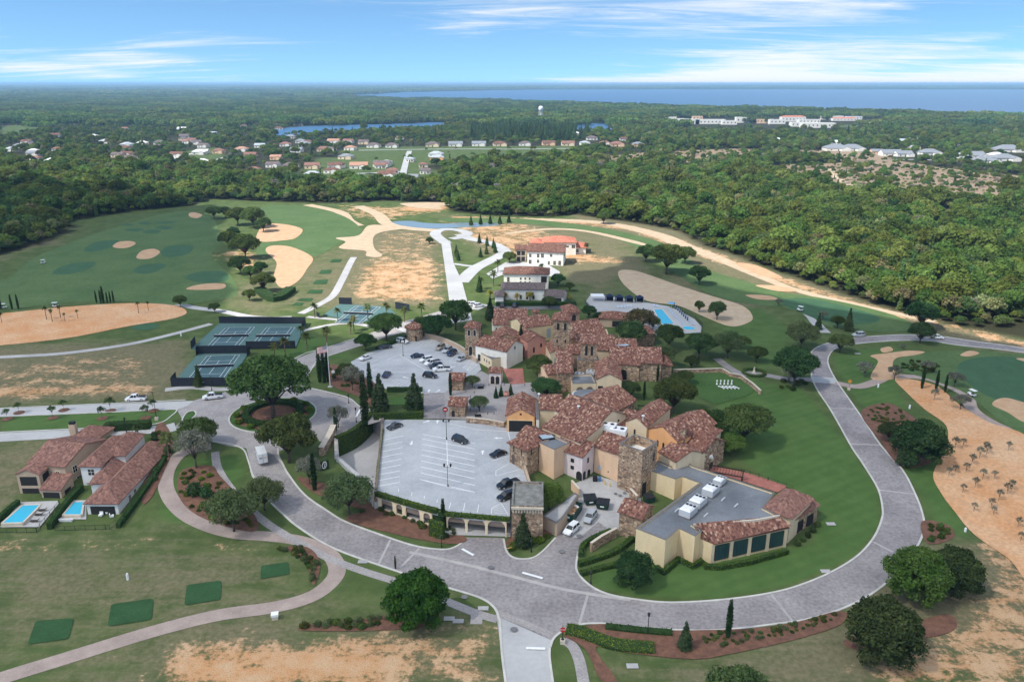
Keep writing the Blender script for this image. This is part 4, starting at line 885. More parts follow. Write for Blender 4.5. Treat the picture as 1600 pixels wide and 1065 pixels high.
for k in range(3): lump_patch(70 + k, 60, 42, 5.4, 11, ['forest_leaf', 'forest_leaf', 'forest_dark'][k])
plain('bark_grey', (.13, .115, .10), .95, .3, 2)
wood_trunk = trunk(dome(5, 9, 2, 6, 77), 3.5, .22).mesh('wood_trunk', MAT['bark'])
fcol = bpy.data.collections.new('wood_library')
for i, me in enumerate(fprotos):
    o = bpy.data.objects.new('wood_part_%02d' % i, me); fcol.objects.link(o)

HOUSES = []      # filled below: px, py, width m, depth m, roof, wall
HOUSES += [(x, y, w, r, c) for x, y, w, r, c in [
 (583, 231, 17, 'g', 'w'), (612, 231, 16, 'g', 'w'), (676, 229.5, 18, 'g', 'c'), (712, 229, 18, 'd', 'w'), (748, 228.5, 18, 'd', 'w'), (782, 228.5, 18, 'b', 'c'), (820, 228, 16, 'g', 'w'), (858, 227.5, 17, 'b', 'p'), (888, 228, 17, 'r', 'c'), (915, 227, 13, 's', 'w'), (965, 229, 18, 'r', 'p'), (998, 229, 14, 'd', 'p'), (945, 227, 14, 'r', 'w'),
 (445, 229, 14, 'r', 'w'), (480, 226, 15, 'b', 'c'), (520, 224, 16, 'o', 'w'), (543, 224, 14, 'r', 'w'), (505, 237, 16, 'r', 'c'), (515, 237, 13, 'g', 'w'), (546, 235, 14, 'o', 'w'), (405, 231, 13, 's', 'w'),
 (525, 263, 15, 'b', 'w'), (560, 264, 17, 'o', 'w'), (595, 261, 16, 'g', 'w'), (603, 258, 10, 's', 'w'), (452, 264, 15, 'g', 'c'), (487, 264, 14, 'r', 'c'), (603, 278, 15, 'b', 'w'), (683, 251, 15, 's', 'o'), (680, 245, 16, 's', 'w'), (664, 272, 10, 'g', 'w'), (640, 253, 9, 's', 'w'), (662, 262, 9, 'r', 'c'),
 (430, 250, 12, 'o', 'p'), (425, 262, 13, 'g', 'w'), (395, 270, 12, 'p', 'p'),
 (200, 251, 15, 'g', 'w'), (212, 255, 12, 's', 'w'), (275, 246, 16, 'b', 'w'), (248, 233, 14, 'g', 'w'), (340, 240, 14, 'r', 'p'), (376, 237, 15, 'o', 'w'), (390, 246, 13, 'r', 'c'), (15, 237, 13, 's', 'w'), (50, 240, 12, 'w', 'w'), (88, 237, 12, 'r', 'w'), (143, 216, 15, 'w', 'w'), (145, 188, 16, 'b', 'p'), (155, 190, 14, 'w', 'w'), (165, 189, 16, 'w', 'w'), (28, 195, 16, 'r', 'p'), (133, 172, 20, 'o', 'w'), (82, 154, 40, 'w', 'w'), (192, 169, 24, 'w', 'w'), (305, 226, 14, 'g', 'w'), (298, 222, 12, 'r', 'w'), (370, 181, 26, 'w', 'w'), (338, 170, 20, 's', 'w'), (365, 168, 14, 'w', 'w'),
 (1310, 236, 28, 'd', 'w'), (1335, 236, 26, 'd', 'w'), (1395, 244, 22, 'd', 'w'), (1415, 245, 18, 'd', 'w'), (1457, 243, 22, 'd', 'w'), (1372, 241, 14, 'd', 'p'), (1525, 248, 24, 'd', 'w'), (1545, 256, 22, 'd', 'w'), (1575, 252, 24, 'd', 'w'), (1580, 238, 30, 'd', 'w'), (1560, 247, 16, 'w', 'w'), (1508, 248, 14, 'd', 'w'), (1408, 224, 16, 's', 'w'), (1430, 234, 12, 's', 'c'), (1305, 226, 14, 'w', 'w'),
 (470, 190, 18, 'w', 'w'), (495, 189, 16, 'w', 'w'), (522, 188, 18, 'b', 'w'), (556, 187, 18, 'w', 'w'), (576, 184, 16, 's', 'w'), (600, 186, 16, 'r', 'w'), (620, 186, 16, 'w', 'w'), (640, 185, 16, 's', 'w'), (698, 178, 26, 'w', 'w'), (710, 178, 20, 'g', 'w'), (740, 182, 22, 'w', 'w'), (768, 183, 18, 'p', 'w'), (795, 183, 20, 'w', 'w'), (812, 187, 26, 'b', 'p'), (862, 184, 30, 'g', 'w'), (880, 182, 18, 'w', 'w'), (953, 190, 16, 'w', 'w'), (1008, 191, 18, 'w', 'w'), (1025, 185, 16, 'w', 'w'), (1022, 190, 14, 'g', 'w'),
 (435, 203, 14, 'b', 'w'), (466, 196.5, 16, 'b', 'w'), (900, 212, 16, 'w', 'w'), (925, 219, 16, 'g', 'w'), (975, 220, 12, 'b', 'w'), (1430, 221, 14, 'w', 'w'), (1215, 221, 10, 'w', 'w')]]
qx = random.Random(31)
for x0, x1, y0, y1, n_ in ((5, 395, 183, 262, 30), (400, 690, 214, 284, 14), (700, 1000, 178, 190, 8), (420, 690, 180, 190, 8)):
    for _ in range(n_): HOUSES.append((round(qx.uniform(x0, x1)), round(qx.uniform(y0, y1), 1), qx.uniform(11, 16), qx.choice('gbdsrw'), qx.choice('wwc')))
CITY = [(1056, 194, 40, 16, 12, 'w'), (1078, 194, 44, 18, 11, 'w'), (1110, 194, 70, 22, 10, 'w'), (1140, 195, 34, 14, 9, 'w'), (1160, 192, 30, 16, 13, 'w'), (1180, 189, 50, 14, 10, 'w'), (1195, 193, 40, 14, 10, 'p'), (1215, 194, 36, 16, 10, 'w'), (1240, 190, 60, 18, 11, 'r'), (1265, 193, 50, 18, 9, 'w'), (1280, 200, 70, 22, 10, 'w'), (1258, 198, 60, 18, 9, 'w'), (1300, 187, 60, 16, 9, 'w'), (1320, 189, 60, 14, 6, 'r'), (1335, 187, 40, 14, 8, 's'), (1090, 188, 26, 12, 10, 'p'), (1048, 188, 30, 12, 8, 'w')]
TOWN = [(395, 222), (560, 214), (900, 220), (1010, 224), (1012, 238), (905, 246), (800, 252), (700, 262), (690, 290), (600, 292), (480, 288), (400, 280), (330, 260), (340, 236)]
TOWN_W = [(-60, 165), (400, 165), (420, 185), (395, 222), (340, 236), (330, 262), (180, 258), (-60, 250)]
def wood_points():
    pts, holes = [], [(G(x, y), w * 1.15 + 7) for x, y, w, *_ in HOUSES] + [(G(x, y), w * .7) for x, y, w, *_ in CITY]
    lakes = [gp(LAKE), gp(SMALL_LAKE), gp(SMALL_LAKE_2)]; mead = [gp(m) for m in MEADOW]; scr = [gp(s) for s in SCRUB]
    tr = [G(1298, 262), G(1305, 276), G(1330, 290), G(1350, 298)]
    def keep(P, z=0):
        k0 = np.ones(len(P), bool)
        for z_, pr in ((gp(TOWN), .30), (gp(TOWN_W), .62)): k0 &= ~inside(P, z_) | (rng.random(len(P)) < pr)
        for z_ in ([(1030, 184), (1345, 182), (1350, 206), (1290, 213), (1040, 206)], [(420, 206), (700, 194), (705, 200), (560, 210), (440, 220)], [(898, 200), (960, 200), (962, 209), (900, 210)]): k0 &= ~inside(P, gp(z_)) | (rng.random(len(P)) < .10)
        k0 &= ~inside(P, gp([(1290, 228), (1620, 232), (1640, 270), (1480, 268), (1300, 250)])) | (rng.random(len(P)) < .35)
        P = P[k0]
        k = inside(P, WOOD) | (P[:, 1] > 1590)
        for l in lakes: k &= ~inside(P, l)
        for m in mead: k &= ~inside(P, m) | (rng.random(len(P)) < .05)
        for m in scr: k &= ~inside(P, m) | (rng.random(len(P)) < .32)
        for h, r in holes: k &= ((P[:, 0] - h.x) / (r * .95)) ** 2 + ((P[:, 1] - h.y + r * .7) / (r * 1.5)) ** 2 > 1
        for t in tr: k &= (P[:, 0] - t.x) ** 2 + (P[:, 1] - t.y) ** 2 > 100
        return P[k]
    # each tree of the nearer wood: jittered grid, spacing grows with distance
    out = []; y = 290.0
    while y < 1750:
        s = 5.2 + max(0, y - 600) * .0034; xs = np.arange(-y * 1.05 - 60, y * 1.05 + 60, s)
        P = np.column_stack([xs, np.full(len(xs), y)]) + rng.uniform(-.46, .46, (len(xs), 2)) * s; out.append(P); y += s
    return keep(np.concatenate(out)), keep
near_wood, keep_fn = wood_points()
d = near_wood[:, 1] + np.abs(near_wood[:, 0]) * .25
vis = np.abs(near_wood[:, 0]) < near_wood[:, 1] * .70
front = np.argsort(np.where(vis, d, 1e9))
ed = sdist(near_wood, WOOD)
cand = [i for i in np.argsort(near_wood[:, 1] + ed * 14) if vis[i] and ed[i] < 26][:290]
is_ind = np.zeros(len(near_wood), bool); is_ind[cand] = True
q2 = random.Random(5)
def dark_zone(p): return p[0] < -170 and p[1] < 640 and p[0] < -.35 * p[1]
for i in cand:
    x, y = near_wood[i]; k = q2.choice([0, 1, 2, 3, 0, 1, 2, 4, 5, 6, 6, 8]); s = q2.uniform(.55, 1.1) * (.7 if ed[i] < 4 else 1.0)
    t = thing('woodland_tree', 'broadleaf tree standing along the front edge of the wood', 'tree', (x, y, 4.0), q2.uniform(0, 6.28), 'trees along the edge of the wood', (s, s, s * q2.uniform(.85, 1.15)))
    obj('crown', fprotos[k], t); obj('trunk', wood_trunk, t)
def instancer(name, P, idx, scl, label, z=4.0):
    n = len(P); me = bpy.data.meshes.new(name); me.vertices.add(n)
    me.vertices.foreach_set('co', np.column_stack([P, np.full(n, z)]).astype(np.float32).ravel())
    me.attributes.new('pick', 'INT', 'POINT').data.foreach_set('value', idx.astype(np.int32))
    me.attributes.new('turn', 'FLOAT_VECTOR', 'POINT').data.foreach_set('vector', np.column_stack([np.zeros(n), np.zeros(n), rng.random(n) * 6.283]).astype(np.float32).ravel())
    me.attributes.new('size', 'FLOAT_VECTOR', 'POINT').data.foreach_set('vector', scl.astype(np.float32).ravel())
    ng = bpy.data.node_groups.new(name, 'GeometryNodeTree'); ng.interface.new_socket('Geometry', in_out='INPUT', socket_type='NodeSocketGeometry'); ng.interface.new_socket('Geometry', in_out='OUTPUT', socket_type='NodeSocketGeometry')
    N, L = ng.nodes.new, ng.links.new
    gi, go = N('NodeGroupInput'), N('NodeGroupOutput'); ip = N('GeometryNodeInstanceOnPoints'); ci = N('GeometryNodeCollectionInfo')
    ci.inputs['Collection'].default_value = fcol; ci.inputs['Separate Children'].default_value = True; ci.inputs['Reset Children'].default_value = True
    def na(nm, ty):
        a = N('GeometryNodeInputNamedAttribute'); a.data_type = ty; a.inputs['Name'].default_value = nm; return a.outputs['Attribute']
    L(gi.outputs[0], ip.inputs['Points']); L(ci.outputs[0], ip.inputs['Instance']); ip.inputs['Pick Instance'].default_value = True
    L(na('pick', 'INT'), ip.inputs['Instance Index']); L(na('turn', 'FLOAT_VECTOR'), ip.inputs['Rotation']); L(na('size', 'FLOAT_VECTOR'), ip.inputs['Scale'])
    L(ip.outputs[0], go.inputs[0])
    o = obj(name, me); md = o.modifiers.new('scatter', 'NODES'); md.node_group = ng
    tag(o, label, 'wood', None, 'stuff'); return o
P = near_wood[~is_ind]; n = len(P); e2 = ed[~is_ind]
idx = rng.choice(9, n, p=[.18, .18, .17, .15, .09, .08, .09, .04, .02])
big = np.where(rng.random(n) < .2, 1.25, 1.0)
s = (.40 + .82 * rng.random(n) ** 1.5) * np.where(e2 < 6, .7, 1) * big
intown = inside(P, gp(TOWN)) | inside(P, gp(TOWN_W)); s[intown] *= .85
inscr = np.zeros(n, bool)
for m in SCRUB: inscr |= inside(P, gp(m))
s[inscr] *= .6
for (x0, x1, y0, y1) in ((735, 920, 187, 222),):       # a stand of dark pines
    a = inside(P, gp([(x0, y0), (x1, y0), (x1, y1), (x0, y1)])); idx[a] = 7; s[a] *= 1.15
instancer('woodland', P, idx, np.column_stack([s, s, s * rng.uniform(.85, 1.2, n)]), 'broad green wood of mixed trees filling the land beyond the golf course')
out = []; y = 1760.0
while y < 5200:
    st = 52; xs = np.arange(-y * .95 - 200, y * .95 + 200, st); out.append(np.column_stack([xs, np.full(len(xs), y)]) + rng.uniform(-.3, .3, (len(xs), 2)) * st); y += st
P = keep_fn(np.concatenate(out)); n = len(P); s = rng.uniform(.9, 1.15, n)
instancer('far_woodland', P, 9 + rng.integers(0, 3, n), np.column_stack([s, s, s * rng.uniform(.8, 1.25, n)]), 'distant wooded country stretching around the lakes')
out = []; y = 5200.0
while y < 30000:
    st = y * .034; xs = np.arange(-y * .9, y * .9, st); out.append(np.column_stack([xs, np.full(len(xs), y)]) + rng.uniform(-.3, .3, (len(xs), 2)) * st); y += st
P = keep_fn(np.concatenate(out)); n = len(P); s = P[:, 1] * .036 / 60
instancer('horizon_woodland', P, 9 + rng.integers(0, 3, n), np.column_stack([s, s, rng.uniform(.9, 1.5, n) * (1 + P[:, 1] / 14000)]), 'wooded horizon beyond the lakes')
# ------------------------------------------------------------------ building materials
def tile_material(name, cols):
    m, nt, b, N, L = nodes(name); b.inputs['Roughness'].default_value = .85; b.inputs['Specular IOR Level'].default_value = .2
    uv = N('ShaderNodeUVMap'); mp = N('ShaderNodeMapping'); mp.inputs['Scale'].default_value = (1 / .42, 1 / .55, 1); L(uv.outputs[0], mp.inputs[0])
    fl = N('ShaderNodeVectorMath'); fl.operation = 'FLOOR'; L(mp.outputs[0], fl.inputs[0])
    wn = N('ShaderNodeTexWhiteNoise'); wn.noise_dimensions = '3D'; L(fl.outputs[0], wn.inputs['Vector'])
    oi = N('ShaderNodeObjectInfo')
    n = N('ShaderNodeTexNoise'); n.inputs['Scale'].default_value = .5; n.inputs['Detail'].default_value = 3; L(uv.outputs[0], n.inputs['Vector'])
    a = N('ShaderNodeMath'); a.operation = 'MULTIPLY_ADD'; a.inputs[1].default_value = .78; L(wn.outputs['Value'], a.inputs[0])
    b2 = N('ShaderNodeMath'); b2.operation = 'MULTIPLY_ADD'; b2.inputs[1].default_value = .34; b2.inputs[2].default_value = -.03; L(n.outputs['Fac'], b2.inputs[0]); L(b2.outputs[0], a.inputs[2])
    r = ramp(N, cols); L(a.outputs[0], r.inputs[0]); L(r.outputs[0], b.inputs['Base Color'])
    return m
tile_material('clay_tile', [(.12, (.085, .036, .029)), (.40, (.165, .075, .056)), (.66, (.235, .115, .082)), (.80, (.30, .165, .118)), (.92, (.46, .325, .24))])
tile_material('brown_tile', [(.15, (.085, .045, .036)), (.5, (.155, .078, .058)), (.8, (.21, .11, .082)), (.95, (.27, .16, .12))])
tile_material('villa_tile', [(.15, (.145, .078, .064)), (.5, (.225, .115, .09)), (.8, (.29, .155, .12)), (.95, (.36, .21, .165))])
tile_material('red_tile', [(.15, (.36, .11, .07)), (.5, (.46, .16, .105)), (.8, (.54, .22, .15)), (.95, (.60, .30, .22))])
tile_material('grey_tile', [(.15, (.10, .075, .075)), (.5, (.14, .11, .108)), (.8, (.175, .14, .135)), (.95, (.22, .18, .17))])
def stone_material():
    m, nt, b, N, L = nodes('rubble_stone'); b.inputs['Roughness'].default_value = .9
    tc = N('ShaderNodeTexCoord'); mp = N('ShaderNodeMapping'); mp.inputs['Scale'].default_value = (1.5, 1.5, 2.3); L(tc.outputs['Object'], mp.inputs[0])
    vo = N('ShaderNodeTexVoronoi'); vo.inputs['Scale'].default_value = 1.0; L(mp.outputs[0], vo.inputs['Vector'])
    ve = N('ShaderNodeTexVoronoi'); ve.feature = 'DISTANCE_TO_EDGE'; ve.inputs['Scale'].default_value = 1.0; L(mp.outputs[0], ve.inputs['Vector'])
    se = N('ShaderNodeSeparateColor'); L(vo.outputs['Color'], se.inputs[0])
    r = ramp(N, [(.05, (.15, .095, .065)), (.3, (.32, .215, .14)), (.55, (.50, .37, .25)), (.8, (.38, .225, .14)), (.97, (.62, .50, .36))]); L(se.outputs[0], r.inputs[0])
    mx = N('ShaderNodeMix'); mx.data_type = 'RGBA'; mx.inputs[6].default_value = (.20, .155, .115, 1)
    mr = N('ShaderNodeMapRange'); mr.inputs[1].default_value = .02; mr.inputs[2].default_value = .09; L(ve.outputs['Distance'], mr.inputs[0]); L(mr.outputs[0], mx.inputs[0]); L(r.outputs[0], mx.inputs[7])
    L(mx.outputs[2], b.inputs['Base Color'])
    bp = N('ShaderNodeBump'); bp.inputs['Strength'].default_value = .8; bp.inputs['Distance'].default_value = .08; L(mr.outputs[0], bp.inputs['Height']); L(bp.outputs[0], b.inputs['Normal'])
stone_material()
def stucco(name, c): plain(name, c, .92, .07, .5, .25, 14, c2=tuple(x * .84 for x in c), fine=.04, stretch=(1, 1, .35))
stucco('stucco_cream', (.76, .62, .43)); stucco('stucco_yellow', (.76, .61, .38)); stucco('stucco_peach', (.76, .52, .34)); stucco('stucco_orange', (.80, .42, .19)); stucco('stucco_lavender', (.70, .61, .61))
stucco('stucco_pink', (.58, .29, .23)); stucco('stucco_white', (.80, .77, .70)); stucco('stucco_beige', (.50, .38, .28)); stucco('villa_white', (.72, .72, .71)); stucco('trim', (.60, .53, .43))
plain('flat_roof', (.20, .215, .235), .7, .2, .12, .2, 3, c2=(.115, .125, .14), fine=.08)
plain('mossy_roof', (.25, .25, .235), .95, .2, .8, .4, 6, c2=(.13, .13, .115), fine=.2)
plain('parapet_cap', (.16, .15, .145), .7, .1); plain('dark_metal', (.018, .018, .020), .5, .1); plain('bronze', (.10, .075, .06), .6, .15)
plain('taupe', (.20, .155, .13), .8, .1); plain('light_metal', (.55, .57, .59), .45, .08, 1, metal=.2); plain('white_metal', (.72, .73, .74), .5, .05)
plain('fence_screen', (.016, .022, .032), .8, .15, .6); plain('wood', (.17, .10, .06), .8, .2); plain('dark_wood', (.045, .03, .022), .8, .2)
def glass(name, c, rough=.08):
    m, nt, b, N, L = nodes(name); b.inputs['Base Color'].default_value = col4(c); b.inputs['Roughness'].default_value = rough; b.inputs['Specular IOR Level'].default_value = .6
glass('window_glass', (.022, .028, .032)); glass('teal_glass', (.03, .075, .075)); glass('opening_shade', (.010, .010, .011), .9); glass('sky_glass', (.35, .42, .47), .2)  # the near-black one paints the shade of open arches and doorways on solid panels

# ------------------------------------------------------------------ roofs, walls and windows
class Roof:
    def __init__(s): s.bm = bmesh.new(); s.uv = s.bm.loops.layers.uv.new('UVMap')
    def plane(s, poly, thick=.16, tiles=True, cw=.42):
        poly = [Vector(p) for p in poly]; n = Vector((0, 0, 0))
        for i in range(len(poly)): n += (poly[i] - poly[0]).cross(poly[(i + 1) % len(poly)] - poly[0])
        n.normalize()
        if n.z < 0: poly.reverse(); n = -n
        u = Vector((0, 0, 1)).cross(n); u = u.normalized() if u.length > 1e-3 else Vector((1, 0, 0)); v = n.cross(u); o = poly[0]
        low = [p - Vector((0, 0, thick)) for p in poly]
        bv = [s.bm.verts.new(p) for p in low]; s.bm.faces.new(bv[::-1])
        tv = [s.bm.verts.new(p) for p in poly]
        for i in range(len(poly)):
            j = (i + 1) % len(poly)
            try: s.bm.faces.new((bv[i], bv[j], tv[j], tv[i]))
            except ValueError: pass
        if not tiles:
            f = s.bm.faces.new([s.bm.verts.new(p) for p in poly])
            for l in f.loops: d_ = l.vert.co - o; l[s.uv].uv = (d_.dot(u), d_.dot(v))
            return
        pu = [(p - o).dot(u) for p in poly]; pv = [(p - o).dot(v) for p in poly]
        t = bmesh.new(); k0, k1 = math.floor(min(pu) / cw), math.ceil(max(pu) / cw); line = []
        for k in range(k0, k1):
            for f, h in ((0, .005), (.22, .07), (.5, .10), (.78, .07)): line.append(((k + f) * cw, h))
        line.append((k1 * cw, .005)); prev = None
        for uu, h in line:
            cur = [t.verts.new(o + u * uu + v * vv + n * h) for vv in (min(pv) - .3, max(pv) + .3)]
            if prev: t.faces.new((prev[0], cur[0], cur[1], prev[1]))
            prev = cur
        for i in range(len(poly)):
            a, b = poly[i], poly[(i + 1) % len(poly)]
            if (b - a).length < 1e-4: continue
            out = (b - a).cross(n).normalized()
            bmesh.ops.bisect_plane(t, geom=t.verts[:] + t.edges[:] + t.faces[:], plane_co=a, plane_no=out, clear_outer=True, dist=1e-5)
        mp = {}
        for f in t.faces:
            vs = []
            for w in f.verts:
                if w not in mp: mp[w] = s.bm.verts.new(w.co)
                vs.append(mp[w])
            g = s.bm.faces.new(vs)
            for l in g.loops: d_ = l.vert.co - o; l[s.uv].uv = (d_.dot(u), d_.dot(v))
        t.free()
def local_obj(name, me, root, frame):
    o = bpy.data.objects.new(name, me); C.objects.link(o); o.parent = root
    o.matrix_basis = root_matrix(root).inverted() @ frame; return o
def root_matrix(r): return Matrix.Translation(r.location) @ Matrix.Rotation(r.rotation_euler[2], 4, 'Z')
def arch_pts(w, h, n=8): return [(-w / 2, 0), (w / 2, 0), (w / 2, h - w / 2)] + [(w / 2 * math.cos(math.pi * i / n), h - w / 2 + w / 2 * math.sin(math.pi * i / n)) for i in range(1, n)] + [(-w / 2, h - w / 2)]
def window(root, frame, origin, ux, kind, w, h, glassm='window_glass', framem='trim'):
    # an upright opening: origin is its bottom centre on the wall, ux runs along the wall, outward is ux x z
    ux = Vector(ux); nz = ux.cross(Vector((0, 0, 1))).normalized(); o = Vector(origin)
    P = arch_pts(w, h) if kind == 'a' else [(-w / 2, 0), (w / 2, 0), (w / 2, h), (-w / 2, h)]
    def ext(mb, pts, d0, d1, m=0):
        k = len(pts); V = [o + ux * x + Vector((0, 0, z)) + nz * d for d in (d0, d1) for x, z in pts]
        mb.add(V, [tuple(range(k))[::-1], tuple(range(k, 2 * k))] + [(i, (i + 1) % k, k + (i + 1) % k, k + i) for i in range(k)], m)
    mb = MB(); ext(mb, P, -.1, .03); pane = local_obj('window', mb.mesh('window', MAT[glassm]), root, frame)
    if framem:
        t = .09 if w < 2 else .14; mb = MB(); k = len(P)
        c = Vector((0, h * .5)); 
        for i in range(k):
            a, b = Vector(P[i]), Vector(P[(i + 1) % k]); d_ = (b - a)
            if d_.length < .02: continue
            nn = Vector((d_.y, -d_.x)).normalized() * t
            ext(mb, [tuple(a), tuple(b), tuple(b + nn), tuple(a + nn)][::-1], -.02, .08)
        if kind == 'r' and w > .9: ext(mb, [(-.035, 0), (.035, 0), (.035, h), (-.035, h)], .0, .06); ext(mb, [(-w / 2, h * .5 - .03), (w / 2, h * .5 - .03), (w / 2, h * .5 + .03), (-w / 2, h * .5 + .03)], .0, .055)
        if kind == 'm':
            for q in range(1, 4): x = -w / 2 + w * q / 4; ext(mb, [(x - .05, 0), (x + .05, 0), (x + .05, h), (x - .05, h)], .0, .06)
            ext(mb, [(-w / 2, h * .72), (w / 2, h * .72), (w / 2, h * .72 + .08), (-w / 2, h * .72 + .08)], .0, .055)
        fr = bpy.data.objects.new('frame', mb.mesh('window_frame', MAT['dark_metal' if kind == 'm' else framem])); C.objects.link(fr); fr.parent = pane
def mass(root, A, B, ze, depth, roof='gable', rise=2.2, wall='stucco_cream', base=None, over=.45, wins=(), tile='clay_tile', tiles=True, name=None, label=None, cat='building', group=None, flip=False, parapet=.9, roofm='flat_roof', world_ab=False, cap='parapet_cap'):
    a = Vector(A) if world_ab else W(A[0], A[1], ze); b = Vector(B) if world_ab else W(B[0], B[1], ze); e1 = (b - a); e1.z = 0; Lr = e1.length; e1.normalize(); e2 = Vector((-e1.y, e1.x, 0))
    if flip: e2 = -e2
    if base is None: base = min(hgt(a.y), hgt(b.y), hgt((a + e2 * depth).y)) - .25
    o = a + e1 * over + e2 * over; o.z = base; ang = math.atan2(e1.y, e1.x)
    frame = Matrix.Translation(o) @ Matrix.Rotation(ang, 4, 'Z')
    if root is None: root = thing(name, label, cat, o, ang, group)
    L, D, Z = Lr - 2 * over, depth, ze - base; mb = MB(); rf = Roof()
    if roof in ('gable', 'gfront', 'hip', 'pyr', 'shed'):
        half = (D / 2 + over) if roof in ('gable', 'hip', 'pyr') else (L / 2 + over) if roof == 'gfront' else (D + over)
        sl = rise / half; zw = Z + over * sl - .05; zr = Z + rise; x0, x1, y0, y1 = -over, L + over, -over, D + over
        if roof == 'hip' and L < D: half = L / 2 + over; sl = rise / half; zw = Z + over * sl - .05
        if roof == 'gable':
            s5 = [(0, 0), (D, 0), (D, zw), (D / 2, zr - .1), (0, zw)]
            mb.add([(x, y, z) for x in (0, L) for y, z in s5], [(4, 3, 2, 1, 0), (5, 6, 7, 8, 9)] + [(i, (i + 1) % 5, 5 + (i + 1) % 5, 5 + i) for i in range(5)])
            rf.plane([(x0, y0, Z), (x1, y0, Z), (x1, D / 2, zr), (x0, D / 2, zr)], tiles=tiles); rf.plane([(x1, y1, Z), (x0, y1, Z), (x0, D / 2, zr), (x1, D / 2, zr)], tiles=tiles)
        elif roof == 'gfront':
            s5 = [(0, 0), (L, 0), (L, zw), (L / 2, zr - .1), (0, zw)]
            mb.add([(x, y, z) for y in (0, D) for x, z in s5], [(0, 1, 2, 3, 4), (9, 8, 7, 6, 5)] + [((i + 1) % 5, i, 5 + i, 5 + (i + 1) % 5) for i in range(5)])
            rf.plane([(x0, y1, Z), (x0, -.15, Z), (L / 2, -.15, zr), (L / 2, y1, zr)], tiles=tiles); rf.plane([(x1, -.15, Z), (x1, y1, Z), (L / 2, y1, zr), (L / 2, -.15, zr)], tiles=tiles)
        elif roof == 'shed':
            s4 = [(0, 0), (D, 0), (D, zr - .1), (0, zw)]
            mb.add([(x, y, z) for x in (0, L) for y, z in s4], [(3, 2, 1, 0), (4, 5, 6, 7)] + [(i, (i + 1) % 4, 4 + (i + 1) % 4, 4 + i) for i in range(4)])
            rf.plane([(x0, y0, Z), (x1, y0, Z), (x1, D, zr), (x0, D, zr)], tiles=tiles)
        else:
            mb.box(0, 0, 0, L, D, zw)
            if roof == 'pyr' or abs(L - D) < .6: r0 = r1 = ((L / 2), D / 2)
            elif L > D: r0, r1 = (x0 + half, D / 2), (x1 - half, D / 2)
            else: r0, r1 = (L / 2, y0 + half), (L / 2, y1 - half)
            q = [(x0, y0, Z), (x1, y0, Z), (x1, y1, Z), (x0, y1, Z)]; R0, R1 = (*r0, zr), (*r1, zr)
            if r0 == r1:
                for i in range(4): rf.plane([q[i], q[(i + 1) % 4], R0], tiles=tiles)
            elif L > D:
                rf.plane([q[0], q[1], R1, R0], tiles=tiles); rf.plane([q[2], q[3], R0, R1], tiles=tiles); rf.plane([q[1], q[2], R1], tiles=tiles); rf.plane([q[3], q[0], R0], tiles=tiles)
            else:
                rf.plane([q[1], q[2], R1, R0], tiles=tiles); rf.plane([q[3], q[0], R0, R1], tiles=tiles); rf.plane([q[0], q[1], R0], tiles=tiles); rf.plane([q[2], q[3], R1], tiles=tiles)
        wo = local_obj('wall', mb.mesh('wall', MAT[wall]), root, frame)
        me = bpy.data.meshes.new('roof'); rf.bm.normal_update(); rf.bm.to_mesh(me); rf.bm.free(); me.materials.append(MAT[tile]); local_obj('roof', me, root, frame)
    else:                              # flat roof behind a parapet
        rf.bm.free(); t = .3
        mb.box(0, 0, 0, L, D, Z - parapet)
        for x0, y0, x1, y1 in ((0, 0, L, t), (0, D - t, L, D), (0, t, t, D - t), (L - t, t, L, D - t)): mb.box(x0, y0, Z - parapet, x1, y1, Z - .06)
        wo = local_obj('wall', mb.mesh('wall', MAT[wall]), root, frame)
        rb = MB(); rb.box(t + .002, t + .002, Z - parapet, L - t - .002, D - t - .002, Z - parapet + .05); local_obj('roof', rb.mesh('roof', MAT[roofm]), root, frame)
        cb = MB()
        for x0, y0, x1, y1 in ((-.06, -.06, L + .06, t + .04), (-.06, D - t - .04, L + .06, D + .06), (-.06, t + .04, t + .04, D - t - .04), (L - t - .04, t + .04, L + .06, D - t - .04)): cb.box(x0, y0, Z - .06, x1, y1, Z + .02)
        local_obj('coping', cb.mesh('coping', MAT[cap]), root, frame)
    for w in wins:
        face, u, zz, ww, hh, kind = w[:6]; gm = w[6] if len(w) > 6 else 'window_glass'; fm = w[7] if len(w) > 7 else 'trim'
        if face == 'f': org, ux = (u * L, 0, zz), (1, 0, 0)
        elif face == 'r': org, ux = (L, u * D, zz), (0, 1, 0)
        elif face == 'l': org, ux = (0, D - u * D, zz), (0, -1, 0)
        window(root, frame, org, ux, kind, ww, hh, gm, fm)
    return root
def local_box(root, name, pts_w, z0, z1, mat):   # upright block from world points
    inv = root_matrix(root).inverted(); mb = MB()
    P = [inv @ Vector((p[0], p[1], 0)) for p in pts_w]; zz = root.location.z
    ar = sum(P[i].x * P[(i + 1) % len(P)].y - P[(i + 1) % len(P)].x * P[i].y for i in range(len(P)))
    if ar < 0: P.reverse()
    mb.prism([(p.x, p.y) for p in P], z0 - zz, z1 - zz); return mb.obj(name, MAT[mat], root)
